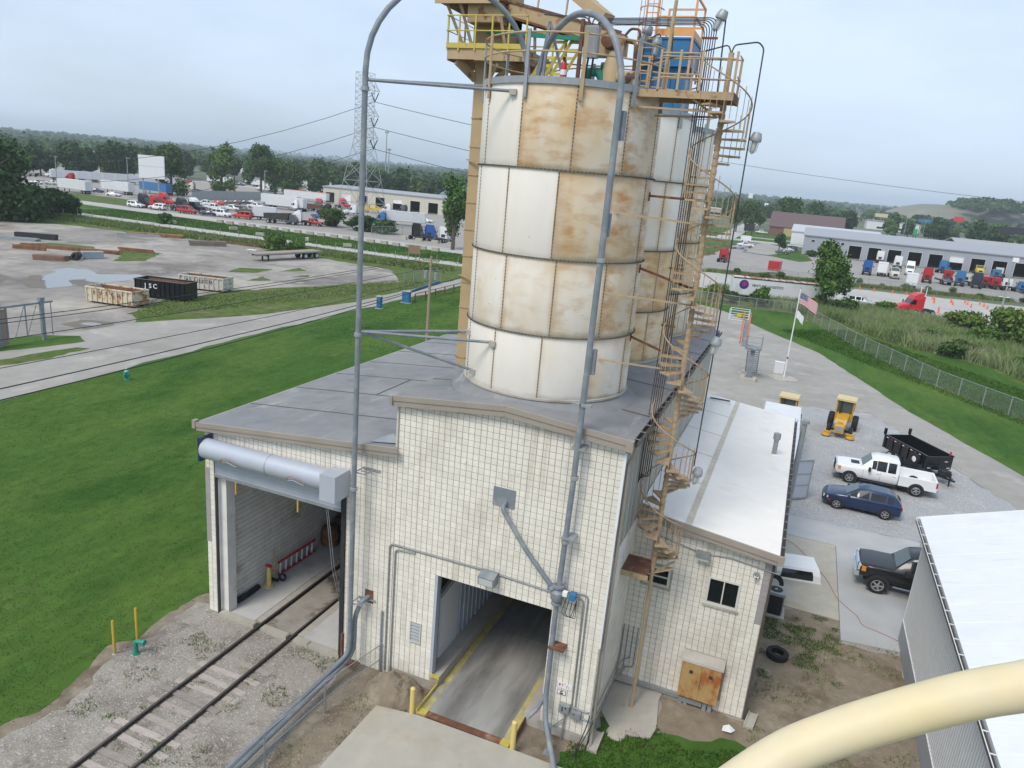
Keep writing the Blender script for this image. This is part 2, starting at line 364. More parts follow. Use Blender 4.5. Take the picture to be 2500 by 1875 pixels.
# weighbridge
wb = thing('weighbridge', 'worn concrete weighbridge deck with yellow edges running into the building', 'weighbridge', (-7.43,-1.45,0))
def wobj(mb, n, m): mb.v = [(x+7.43, y+1.45, z) for x, y, z in mb.v]; return mb.obj(n, m, wb)
for y0, y1 in ((-1.2,3.9),(3.93,9.0),(9.03,18.9)): wobj(MB().box(-8.75,y0,-.2,-6.1,y1,.27), 'deck_slab', M['bridge'])
wobj(MB().box(-8.75,-1.45,-.2,-6.1,-1.2,.265), 'end_plate', M['rustb'])
yw = mat('worn_yellow', (.5,.42,.16), .8, .2, 3, coord='World', col2=(.32,.3,.24), t=(.45,.62), scale2=1.3)
for x in (-9.02, -6.1): wobj(MB().box(x,-1.45,-.2,x+.27,18.9,.275), 'edge_strip', yw)
wobj(MB().box(-9.06,-1.45,0,-9.02,2.5,.4), 'edge_angle', M['yellow']); wobj(MB().box(-5.83,-1.1,0,-5.8,2.5,.30), 'edge_angle', M['rustb'])
for x in (-9.02,-6.12): wobj(MB().box(x,-1.47,.27,x+.3,-1.2,.295), 'corner_plate', M['yellow'])
# fittings on the facade
v = thing('wall_louvre', 'small rectangular metal louvre low on the white block facade', 'vent', (-10,0,2.05))
MB().box(-.21,-.03,-.41,-.18,.05,.41).box(.18,-.03,-.41,.21,.05,.41).box(-.18,-.03,.38,.18,.05,.41).box(-.18,-.03,-.41,.18,.05,-.38).obj('frame', M['frame'], v)
lm = MB().add([(-.18,-.02,-.06),(.18,-.02,-.06),(.18,.05,.06),(-.18,.05,.06),(-.18,-.01,-.07),(.18,-.01,-.07),(.18,.06,.05),(-.18,.06,.05)],[(0,1,2,3),(7,6,5,4),(0,4,5,1),(3,2,6,7)]).mesh('louvre', M['galv'])
for k in range(6): link('louvre', lm, v, (0,0,-.31+.125*k))
MB().box(-.18,.1,-.38,.18,.12,.38).obj('duct', M['dark'], v)
fl = thing('floodlight', 'grey box floodlight above the drive-through door', 'floodlight', (-7.43,-.02,5.02))
MB().prismx([(-.26,-.22),(.26,-.22),(.26,.16),(-.26,.16)],-.02,-.1).add([(-.27,-.1,.2),(.27,-.1,.2),(.27,-.1,-.22),(-.27,-.1,-.22),(-.27,-.46,.1),(.27,-.46,.1),(.27,-.40,-.2),(-.27,-.40,-.2)],[(4,5,1,0),(1,5,6,2),(0,3,7,4),(3,2,6,7),(4,7,6,5)]).obj('housing', M['pipe'], fl)
MB().add([(-.23,-.462,.07),(.23,-.462,.07),(.23,-.408,-.18),(-.23,-.408,-.18)],[(0,3,2,1)]).obj('lens', M['lamp'], fl)
def flatsign(name, label, x, z, w, h, m, y=-.02):
    t = thing(name, label, 'sign', (x,y,z)); MB().box(-w/2,-.012,-h/2,w/2,0,h/2).obj('plate', m, t); return t
bp = thing('blank_plate', 'square grey blanking plate high on the white block facade', 'plate', (-7.22,-.015,7.73)); MB().box(-.36,-.03,-.3,.36,0,.3).obj('sheet', M['pipe'], bp)
sg = flatsign('notice_sign', 'white notice with red lettering beside the right pipe', -4.63, 1.93, .46, .19, M['white'])
for i, (c, dx, z_) in enumerate((('F',-.17,.01),('I',-.08,.03),("'",-.01,.05),('/',.06,0),(':',.12,.01),('.',.17,-.03))): text(c, .13, M['red'], 'letter', sg, (dx,-.016,z_), (PI/2,0,0))
s2 = flatsign('number_sign', 'small black and white number sign under the red lettered notice', -4.72, 1.68, .28, .18, M['white'])
MB().box(-.14,-.0145,-.09,.14,-.0125,-.075).box(-.14,-.0145,.075,.14,-.0125,.09).box(-.14,-.0145,-.075,-.128,-.0125,.075).box(.128,-.0145,-.075,.14,-.0125,.075).obj('border', M['blackm'], s2)
text('#3', .075, M['blackm'], 'letter', s2, (0,-.016,.035), (PI/2,0,0)); text('888', .075, M['blackm'], 'letter', s2, (0,-.016,-.04), (PI/2,0,0))
for (x, z, w, h, lab) in ((-4.55,1.2,.34,.3,'grey control box with push buttons below the number sign'),(-4.15,1.1,.3,.28,'plain pale grey junction box near the facade corner')):
    b = thing('electrical_box', lab, 'electrical box', (x,-.02,z)); MB().box(-w/2,-.16,-h/2,w/2,0,h/2).obj('case', M['galv'], b)
    MB().box(-w/2+.02,-.17,-h/2+.02,w/2-.02,-.16,h/2-.02).obj('cover', M['cond'], b)
    if x < -4.3:
        bt = MB().cyl((0,-.19,0),(0,-.17,0),.025,10).mesh('button', M['blackm'])
        for q in ((-.05,.06),(-.05,-.02),(.06,.08)): link('button', bt, b, (q[0],0,q[1]))
    else: MB().cyl((-.06,-.185,.07),(-.06,-.17,.07),.02,8).obj('latch', M['blackm'], b)
MB().bar((-4.5,-.1,1.02),(-4.55,-.12,-.02),.05).bar((-4.55,-.12,.8),(-4.85,-.1,.4),.03).obj('box_leg', M['cond'], b if False else thing('conduit_strut', 'grey strut standing under the control box', 'strut', (0,0,0)))
def tubething(name, label, cat, paths, r, m, group=None, n=6, part='tube'):
    t = thing(name, label, cat, tuple(paths[0][0]), group=group); o = Vector(paths[0][0])
    for i, p in enumerate(paths): MB().tube([Vector(q)-o for q in p], r[i] if isinstance(r, (list, tuple)) else r, n).obj(part, m, t, True)
    return t
F2 = lambda pts, r=.18: fillet(pts, r)
tubething('wall_conduit', 'long grey conduit looping from the ground over the drive-through door to the valve', 'conduit', [F2([(-11.1,-.05,.2),(-11.1,-.05,5.1),(-7.75,-.05,5.14)]), [(-7.15,-.05,5.12),(-5.35,-.05,5.05)]], .03, M['cond'])
tubething('wall_conduit', 'short inner conduit ending in an elbow left of the louvre', 'conduit', [F2([(-10.88,-.05,.25),(-10.88,-.05,4.94),(-10.15,-.05,5.0),(-10.15,.02,5.0)],.15)], .028, M['cond'])
tubething('wall_conduit', 'outer of two thin conduits dropping from the valve to the electrical boxes', 'conduit', [F2([(-4.95,-.08,5.25),(-4.25,-.06,5.3),(-4.22,-.06,1.25)])], .024, M['cond'])
tubething('wall_conduit', 'inner of two thin conduits dropping from the valve to the electrical boxes', 'conduit', [F2([(-4.95,-.1,5.15),(-4.38,-.06,5.15),(-4.34,-.06,1.3)])], .022, M['cond'])
tubething('wall_conduit', 'pair of bright conduits running along the base to the facade corner', 'conduit', [F2([(-4.3,-.07,1.32),(-3.78,-.07,1.28),(-3.64,.5,1.2),(-3.64,3.4,.95)],.1), F2([(-4.0,-.07,1.02),(-3.7,-.07,.98),(-3.62,.6,.9),(-3.62,3.5,.6)],.1)], .024, M['galv'])
tubething('ground_cable', 'slack cable hanging from the corner boxes to the grass', 'cable', [F2([(-3.72,-.1,1.25),(-3.75,-.25,.9),(-3.95,-.6,.1),(-3.75,-.9,.02),(-3.3,-1.2,.02)],.3), F2([(-3.6,-.06,1.0),(-3.85,-.5,.3),(-4.0,-.6,.03)],.3)], .018, M['blackm'])
# ================================================================ RAIL SHED
shed = thing('rail_shed', 'low white block shed with an open roll-up door over the railway track', 'building')
def stop(u): return 7.62+(u+18.95)*.1
SH = [(-18.45,0,-12.95,6.95)]
mb = MB(); wall_strips(mb, -18.95, -10.975, 0, stop, SH, YW(0.0), .2); mb.obj('front_wall', M['mortar'], shed)
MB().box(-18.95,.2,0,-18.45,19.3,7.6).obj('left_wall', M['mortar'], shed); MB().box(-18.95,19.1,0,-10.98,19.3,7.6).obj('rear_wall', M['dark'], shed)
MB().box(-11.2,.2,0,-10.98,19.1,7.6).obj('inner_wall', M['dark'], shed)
MB().box(-18.45,.0,0,-18.42,.55,6.9).box(-18.42,.12,0,-18.13,.55,6.9).obj('door_pilaster', M['inner'], shed)
MB().box(-18.5,-.05,0,-18.4,.0,6.6).obj('door_guide', M['blackm'], shed); MB().box(-13.0,-.09,0,-12.85,.1,6.6).obj('door_guide', M['blackm'], shed)
rf = MB(); rf.add([(-19.1,-.2,7.6),(-10.98,-.2,8.42),(-10.98,19.5,8.42),(-19.1,19.5,7.6),(-19.1,-.2,7.74),(-10.98,-.2,8.55),(-10.98,19.5,8.55),(-19.1,19.5,7.74)],[(0,3,2,1),(4,5,6,7),(0,1,5,4),(1,2,6,5),(2,3,7,6),(3,0,4,7)])
roof = rf.obj('roof', M['roof'], shed); sm = MB()
for y in (2.55, 5.35, 8.2, 11.0, 13.8, 16.6): sm.bar((-19.08,y,7.745),(-11.0,y+.1,8.555),.06,.016)
sm.bar((-15.2,5.4,8.14),(-15.2,8.2,8.14),.05,.012).bar((-14.2,8.3,8.24),(-14.2,11,8.24),.05,.012); sm.obj('roof_seam', M['gutter'], roof)
MB().add([(-12.05,.05,8.47),(-11.05,.12,8.6),(-11.02,.75,8.6),(-11.5,.55,8.72),(-11.95,.5,8.5)],[(0,1,3,4),(1,2,3)]).obj('torn_flashing', M['galv'], roof)
f = MB(); f.bar((-19.1,-.24,7.67),(-10.85,-.24,8.50),.07,.17); f.bar((-19.1,-.215,7.52),(-10.85,-.215,8.35),.06,.16); f.obj('fascia', M['fascia'], shed)
MB().box(-19.24,-.3,7.52,-19.1,-.1,7.82).box(-19.2,-.1,7.6,-19.08,19.5,7.72).obj('fascia_end', M['fascia'], shed)
mas = Masonry(shed)
mas.face((0,0,0),(1,0,0),(0,0,1),(0,-1,0),-18.95,-10.975,.05,8.5,BW,.2032,M['block'],SH,stop)
mas.face((-18.45,0,0),(0,1,0),(0,0,1),(1,0,0),.6,14.5,.1,6.9,BW*4,.2032*1.0,M['inner'],(),None,bond=True)
mas.finish()
gp = MB().box(-18.962,-.017,3.0,-18.74,.05,6.0); gp.obj('grey_patch', M['blockg'], shed)
dr = thing('roll_up_door', 'pale grey roll-up door drum and curtain over the shed opening', 'door', (-15.7,-.35,6.92))
MB().cyl((-2.85,0,0),(2.4,0,.03),.37,24).obj('drum_cover', M['rollup'], dr, True)
MB().cyl((-.02,0,.012),(.02,0,.012),.375,24).obj('drum_seam', M['galv'], dr, True)
MB().box(-2.95,-.3,-.42,-2.86,.35,.45).obj('end_bracket', M['navy'], dr)
MB().box(2.35,-.5,-.5,2.95,.35,.42).obj('motor_box', M['rollup'], dr)
sl = MB().box(0,0,0,5.4,.04,.105).mesh('slat', M['rollup'])
for k in range(9): link('slat', sl, dr, (-2.72,.24,-1.05+.11*k))
MB().box(-2.72,.22,-1.15,2.7,.3,-1.05).obj('bottom_bar', M['galv'], dr)
for x in (-1.5, 1.3):
    c = MB().tube(arc((x,-.36,-.32),(1,0,0),(0,-.3,.95),.4,PI*.12,PI*.88,8),.02,6).obj('curved_handle', paint('dull_red', (.34,.2,.18)), dr); MB().tube([(x-.36,-.4,-.2),(x,-.5,-.06),(x+.36,-.4,-.2)],.012,5).obj('reflective_strip', M['chrome'], c)
for x in (-1.75, .95): MB().box(x-.03,.2,-1.6,x+.03,.24,-1.15).obj('pull_strap', M['ochre'], dr)
MB().tube([(2.05,.3,-1.1),(2.2,.5,-3.5),(2.6,.9,-6.4)],.012,5).tube([(2.12,.3,-1.1),(2.3,.5,-3.5),(2.66,.95,-6.2)],.012,5).obj('chain', M['galv'], dr)
FL = MB().box(-18.45,.1,-.2,-16.95,19,.1).box(-14.7,.1,-.2,-11.2,19,.1).obj('shed_floor', M['floor'], shed)
MB().box(-16.45,.25,-.2,-15.2,19,.07).obj('track_paving', mat('track_paving', (.33,.3,.26), .9, .15, 2, coord='World', col2=(.12,.09,.07), t=(.54,.62), scale2=.55), shed)
cm = MB().box(0,0,-.1,.34,.38,.085).mesh('paving_slab', M['conc'])
for i in range(22):
    for x in (-16.94, -15.02): link('paving_slab', cm, shed, (x,.25+.4*i,0))
km = M['conco']
for x0, x1 in ((-18.4,-16.75),(-16.42,-15.25),(-14.95,-14.3),(-14.28,-12.95)): MB().prismx([(x0,-.05),(x1,-.05),(x1,.13),(x1-.04,.17),(x0+.04,.17),(x0,.13)],-.14,.1).obj('threshold_kerb', km, shed)
# things in the shed
t = thing('step_ladder', 'red sided ladder lying on edge along the shed wall', 'ladder', (-18.25,3.1,.1), 0)
for z in (.06, .62): MB().bar((0,0,z),(.1,2.4,z+.02),.05,.09).obj('rail', M['redp'], t)
rm = MB().bar((0,0,.1),(.0,.05,.58),.03,.08).mesh('rung', M['trailer'])
for k in range(7): link('rung', rm, t, (.02+.012*k,.12+.34*k,0))
t = thing('jack_stand', 'yellow jack stand with a red head on the shed floor', 'jack stand', (-18.05,2.3,.1))
MB().tube([(0,0,.05),(0,0,.9)],[.11,.08],8).obj('post', M['paleyel'], t); MB().box(-.13,-.06,.9,.13,.06,.98).cyl((.1,0,.8),(.28,0,.8),.025,6).obj('head', M['redp'], t)
MB().prism([(.2*cos(PI*k/4),.2*sin(PI*k/4)) for k in range(8)],0,.05).obj('foot', M['paleyel'], t)
t = thing('hand_broom', 'yellow handled broom leaning on the shed wall beside the jack stand', 'broom', (-18.1,2.75,.1)); MB().cyl((0,0,.05),(-.28,.25,1.25),.018,6).obj('handle', M['yellow'], t); MB().box(-.15,-.05,0,.15,.05,.1).obj('head', M['blackm'], t)
tm = MB().lathe([(.1,-.04),(.16,-.05),(.17,0),(.16,.05),(.1,.04),(.09,0),(.1,-.04)],n=16).obj('hose_reel', M['rubber']); tag(tm, 'small dark round reel standing on the shed floor by the broom', 'reel'); tm.location = (-17.85,2.9,.27); tm.rotation_euler = (R(80),0,R(20))
tr = MB().tube([(-18.3,.75,.2),(-18.28,1.3,.18),(-18.33,2.0,.16)],.12,7).obj('rolled_tarp', M['blackm']); tag(tr, 'rolled black tarp lying at the foot of the shed wall', 'tarp')
t = thing('brush_machine', 'dark rusty sweeper machine deep inside the shed', 'machine', (-18.0,6.4,.1)); MB().lathe([(0,0),(.4,.1),(.46,.5),(.36,.9),(0,1.0)],n=14).obj('brush', M['rustb'], t); MB().box(-.1,.4,.3,.9,1.6,1.2).obj('engine', M['dark'], t)
t = thing('red_cabinet', 'tall dull red steel cabinet at the back of the shed', 'cabinet', (-17.6,9.2,.1)); MB().box(0,0,0,1.0,.8,2.4).obj('carcass', M['rustb'], t); MB().box(.05,-.03,.1,.48,0,2.3).box(.52,-.03,.1,.95,0,2.3).obj('door', M['redp'], t)
# ================================================================ OFFICE ANNEX
ann = thing('office_annex', 'single storey white block annex with a white roof beside the tall building', 'building')
AY = 3.68
def atop(u): return 6.65-(u+3.73)*.1
AH = [(-3.28,4.12,-2.38,4.82),(-1.15,3.98,-.1,4.98)]
mb = MB(); wall_strips(mb, -3.72, .72, -.1, atop, AH, YW(AY), .2); mb.obj('front_wall', M['mortar'], ann)
MB().box(.52,AY+.2,-.1,.72,19.6,5.85).obj('right_wall', M['panelw'], ann); MB().box(-3.7,19.4,-.1,.52,19.6,6.0).obj('rear_wall', M['panelw'], ann)
rf = MB(); rf.add([(-3.71,AY-.3,6.79),(.86,AY-.3,6.29),(.86,19.8,6.29),(-3.71,19.8,6.79),(-3.71,AY-.3,6.91),(.86,AY-.3,6.41),(.86,19.8,6.41),(-3.71,19.8,6.91)],[(0,3,2,1),(4,5,6,7),(0,1,5,4),(1,2,6,5),(2,3,7,6),(3,0,4,7)])
roof = rf.obj('roof', M['roofw'], ann)
sm = MB(); sm.bar((-2.05,AY-.28,6.74),(-2.05,19.75,6.74),.22,.012)
for y in (7.2, 10.4, 13.4, 16.6): sm.bar((-3.68,y,6.91),(-2.15,y-.05,6.75),.05,.01)
sm.obj('roof_seam', mat('roof_seam_tape', (.62,.56,.46), .7, .15, 3, coord='World'), roof)
f = MB(); f.bar((-3.66,AY-.33,6.83),(.86,AY-.33,6.33),.07,.2); f.bar((-3.66,AY-.3,6.66),(.86,AY-.3,6.16),.06,.17); f.obj('fascia', M['fascia'], ann)
g = MB().box(.88,AY-.3,6.21,1.0,19.8,6.23).box(.98,AY-.3,6.23,1.0,19.8,6.35).box(.87,AY-.3,6.23,.89,19.8,6.41); gt = g.obj('gutter', M['gutter'], ann)
hm = MB().box(-.16,-.012,0,0,.012,.018).mesh('gutter_strap', M['galv'])
for k in range(23): link('gutter_strap', hm, gt, (1.005, AY-.2+.71*k, 6.36))
MB().box(.83,AY-.38,6.12,1.02,AY-.28,6.43).obj('fascia_end', M['fascia'], ann)
MB().box(.72,AY-.02,0.1,.8,AY+.06,6.0).obj('downspout', M['gutter'], ann)
mas = Masonry(ann)
mas.face((0,AY,0),(1,0,0),(0,0,1),(0,-1,0),-3.72,.72,0.05,6.7,BW,.2032,M['block'],[(a-.04,b-.06,c+.04,d+.04) for a,b,c,d in AH]+[(-1.46,.45,-.18,2.0)],atop,lambda u, v_, m: M['blockg'] if u > .44 and v_ > 3.7 else m)
mas.finish()
for (a,b,c,d), split in ((AH[0],'h'),(AH[1],'v')):
    w = link('window', None, ann, (0,0,0)); w.location = ((a+c)/2, AY, (b+d)/2); hw, hh = (c-a)/2, (d-b)/2
    mb = MB()
    for q in ((-hw,-hh,hw,-hh+.07),(-hw,hh-.07,hw,hh),(-hw,-hh+.07,-hw+.07,hh-.07),(hw-.07,-hh+.07,hw,hh-.07)): mb.box(q[0],-.03,q[1],q[2],.1,q[3])
    mb.box(*((-hw+.07,-.02,-.02,hw-.07,.06,.02) if split == 'h' else (-.02,-.02,-hh+.07,.02,.06,hh-.07)))
    mb.obj('frame', M['frame'], w)
    if split == 'h': qs = ((-hw+.07,-hh+.07,hw-.07,-.02),(-hw+.07,.02,hw-.07,hh-.07))
    else: qs = ((-hw+.07,-hh+.07,-.02,hh-.07),(.02,-hh+.07,hw-.07,hh-.07))
    for q in qs: MB().box(q[0],.03,q[1],q[2],.05,q[3]).obj('pane', M['glass'], w)
    MB().box(-hw-.06,-.08,-hh-.07,hw+.06,.02,-hh-.005).obj('sill', M['base'], w)
t = thing('wall_floodlight', 'flat grey floodlight under the annex eave', 'floodlight', (-1.44,AY-.02,5.68)); MB().box(-.22,-.3,.0,.22,0,.14).obj('housing', M['cond'], t); MB().box(-.2,-.26,-.1,.2,-.02,0).obj('lens', M['lamp'], t)
t = thing('security_camera', 'white dome security camera at the annex corner', 'camera', (.3,AY-.02,5.45)); MB().cyl((0,0,0),(0,-.06,0),.11,14).obj('bracket', M['galv'], t); MB().lathe([(0,-.09),(.06,-.07),(.085,0),(.08,.05)],(0,-.11,-.02),14).obj('dome', M['white'], t, True); MB().cyl((0,-.2,-.03),(0,-.16,-.03),.03,8).obj('lens', M['black'], t)
tubething('wall_conduit', 'thin conduit along the annex wall under the roof edge', 'conduit', [[(-3.65,AY-.04,6.08),(-1.66,AY-.04,5.76)],F2([(-1.22,AY-.04,5.75),(-.6,AY-.04,5.82),(.5,AY-.04,5.7),(.95,AY-.04,5.66)],.1)], .022, M['cond'])
t = thing('rusty_cabinet', 'rust stained double door cabinet on the annex wall', 'cabinet', (-.82,AY-.02,1.2))
cab = mat('cabinet_rust', (.45,.29,.12), .7, .12, 3, col2=[((.36,.12,.03),(.47,.62),1.8),((.18,.06,.02),(.6,.72),2.6)], stretch=(1.4,1,.8))
MB().box(-.66,-.28,-.78,.66,0,.6).obj('case', cab, t)
for x0, x1 in ((-.65,-.005),(.005,.65)): d = MB().box(x0,-.31,-.77,x1,-.282,.59).obj('door', cab, t); MB().box((x0+x1)/2-.07,-.322,.2,(x0+x1)/2+.05,-.31,.32).obj('vent_hole', M['dark'], d)
MB().cyl((-.03,-.36,-.1),(-.03,-.31,-.1),.03,8).box(-.05,-.35,-.16,-.02,-.31,.02).obj('latch', M['galv'], t)
MB().add([(-.7,-.33,.6),(.7,-.33,.6),(.7,.02,.62),(-.7,.02,.62),(-.7,-.3,.68),(.7,-.3,.68),(.7,.02,.86),(-.7,.02,.86)],[(0,3,2,1),(4,5,6,7),(0,1,5,4),(1,2,6,5),(2,3,7,6),(3,0,4,7)]).obj('hood', M['conc'], t)
dm = MB().box(0,-.16,0,.13,-.02,.45).mesh('duct', M['galv'])
for x in (-.62,-.44,.2,.38): link('duct', dm, t, (x,0,-1.23))
t = thing('wall_trunking', 'grey cable trunking along the foot of the annex wall', 'trunking', (-3.4,AY-.02,.18)); MB().box(0,-.12,0,1.95,0,.12).obj('run', M['galv'], t); MB().box(1.95,-.2,-.05,2.75,0,.15).obj('box', M['cond'], t); MB().box(-.3,-.2,-.04,.4,0,.13).obj('box', M['conc'], t)
for i, (x, lo) in enumerate(((-3.66,1.0),(-3.5,.7),(-3.32,1.05),(-3.16,.75))):
    xe = (-3.9, -3.42, -3.55, -3.5)[i]
    tubething('wall_conduit', ('first','second','third','fourth')[i]+' thin conduit from the left in the row beside the stair column', 'conduit', [F2([(x,AY,2.32),(x,AY-.06,2.3),(x,AY-.06,lo),(max(xe,-3.69),AY-.08,lo-.1),(-3.68,AY-.5-.1*i,lo-.3)],.1)], .02, M['cond'], 'conduits beside the stair column')
t = thing('roof_vent', 'galvanised flue with a cap on the white annex roof', 'flue', (.15,13.0,6.45)); MB().cyl((0,0,0),(0,0,.75),.1,12).obj('pipe', M['galv'], t, True); MB().cyl((0,0,.75),(0,0,1.02),.15,12).obj('cap', M['galv'], t, True); MB().lathe([(.24,0),(.11,.12)],(0,0,-.02),12).obj('flashing', M['roofw'], t)
t = thing('roof_vent', 'tall flue pipe rising outside the annex gutter', 'flue', (1.28,17.5,0)); MB().cyl((0,0,0),(0,0,6.9),.13,12).obj('pipe', M['galv'], t, True); MB().cyl((0,0,6.9),(0,0,7.05),.22,14).obj('cap', M['galv'], t, True)
t = thing('roof_hatch', 'dark narrow slot box at the far end of the white annex roof', 'vent', (-2.9,18.9,6.78)); MB().box(-.55,-.16,0,.55,.16,.14).obj('frame', M['white'], t); MB().box(-.5,-.1,.14,.5,.1,.16).obj('slot', M['dark'], t)
# ================================================================ SILOS
def silo_mat():
    m = mat('silo_panel', (.81,.76,.68), .55, .04, 2.0, coord='Generated'); n = m.node_tree; L = n.links.new; b = n.nodes['Principled BSDF']
    base = b.inputs['Base Color'].links[0].from_socket
    at = n.nodes.new('ShaderNodeAttribute'); at.attribute_type = 'OBJECT'; at.attribute_name = 'rust'
    geo = n.nodes.new('ShaderNodeNewGeometry'); tcn = n.nodes.new('ShaderNodeTexCoord')
    def noise(sc, st, det=5, src=geo.outputs['Position']):
        q = n.nodes.new('ShaderNodeMapping'); q.inputs['Scale'].default_value = st; L(src, q.inputs['Vector'])
        a = n.nodes.new('ShaderNodeTexNoise'); a.inputs['Scale'].default_value = sc; a.inputs['Detail'].default_value = det; a.inputs['Roughness'].default_value = .55; L(q.outputs[0], a.inputs['Vector']); return a.outputs['Fac']
    def mth(op, a, bb):
        k = n.nodes.new('ShaderNodeMath'); k.operation = op
        for i, v in enumerate((a, bb)):
            if hasattr(v, 'is_linked'): L(v, k.inputs[i])
            else: k.inputs[i].default_value = v
        return k.outputs[0]
    def rng_(x, a, c, d0=0., d1=1.):
        r = n.nodes.new('ShaderNodeMapRange'); r.inputs[1].default_value = a; r.inputs[2].default_value = c; r.inputs[3].default_value = d0; r.inputs[4].default_value = d1; L(x, r.inputs[0]); return r.outputs[0]
    def mix(f, c1, c2):
        k = n.nodes.new('ShaderNodeMix'); k.data_type = 'RGBA'; L(f, k.inputs[0]); L(c1, k.inputs[6]); k.inputs[7].default_value = (*c2, 1); return k.outputs[2]
    rust = at.outputs['Fac']
    # broad tan film, then soft horizontal smears and spots
    a = mth('MULTIPLY', rng_(mth('ADD', noise(.8, (1,1,.5), 3), mth('MULTIPLY', rust, .42)), .50, .98), rng_(rust, .0, .2))
    c = mix(a, base, (.66,.49,.28))
    sepg = n.nodes.new('ShaderNodeSeparateXYZ'); L(tcn.outputs['Generated'], sepg.inputs[0])
    col_ = mth('MULTIPLY', rng_(sepg.outputs['Y'], .42, .12), .13)
    b2 = mth('MULTIPLY', rng_(mth('ADD', noise(1.5, (1,1,2.2), 3), mth('ADD', col_, mth('MULTIPLY', rust, .14))), .58, .86, 0, .9), rng_(rust, .1, .6))
    c = mix(b2, c, (.50,.255,.085))
    ey = n.nodes.new('ShaderNodeMath'); ey.operation = 'ABSOLUTE'; L(mth('SUBTRACT', sepg.outputs['Y'], .5), ey.inputs[0])
    b3 = mth('MULTIPLY', rng_(mth('ADD', ey.outputs[0], mth('MULTIPLY', noise(1.6, (1,1,.5), 4), .22)), .52, .62, 0, .7), rng_(rust, -.1, .35)); c = mix(b3, c, (.53,.33,.15))
    sep = n.nodes.new('ShaderNodeSeparateXYZ'); L(tcn.outputs['Generated'], sep.inputs[0]); z = sep.outputs['Z']
    # lighter drips running down and dirty lower edge
    d3 = mth('MULTIPLY', rng_(noise(.9, (1.6,1.6,.22), 2), .48, .78), rng_(rust, .1, .8, 0, .62)); c = mix(d3, c, (.72,.68,.6))
    e = mth('MULTIPLY', rng_(mth('ADD', z, mth('MULTIPLY', noise(2.2, (1,1,1)), .10)), .13, .045, 0, .75), rng_(rust, -.2, .3)); c = mix(e, c, (.21,.19,.13))
    e2 = mth('MULTIPLY', rng_(mth('ADD', z, mth('MULTIPLY', noise(1.8, (1,1,.6)), -.22)), .70, .95, 0, .6), rng_(rust, .05, .4)); c = mix(e2, c, (.5,.33,.17))
    sp = rng_(noise(9, (1,1,1), 2), .74, .78); c = mix(mth('MULTIPLY', sp, .5), c, (.2,.13,.08))
    L(c, b.inputs['Base Color']); return m
SM = silo_mat()
rings = [10.80, 12.70, 14.94, 17.38, 19.66]
RS = 2.68; NP = 11
_pm = {}
def panel_mesh(h):
    if h not in _pm:
        a = PI/NP-.004; m = MB(); n = 8
        pr = [(RS,0),(RS+.006,.015),(RS+.006,h-.015),(RS,h)]
        m.lathe(pr, n=n, a0=-a, a1=a); _pm[h] = m.mesh('panel', SM, True)
    return _pm[h]
def seam_mesh(h, m):
    k = ('s', h, m.name)
    if k not in _pm: _pm[k] = MB().box(RS-.01,-.02,.02,RS+.012,.02,h-.02).mesh('seam_strip', m)
    return _pm[k]
seamm = mat('seam_metal', (.42,.35,.26), .6, .2, 3, coord='World', col2=(.25,.18,.11), t=(.5,.7), scale2=1)
ringm = mat('ring_flange', (.22,.19,.14), .7, .25, 4, coord='World')
def bolts_mb(m, h, a0, z0):
    for i in range(int(h/.1)):
        z = z0+.06+i*.1
        for da in (.0,):
            a = a0+da; m.bar((RS*cos(a),RS*sin(a),z),((RS+.026)*cos(a),(RS+.026)*sin(a),z),.028)
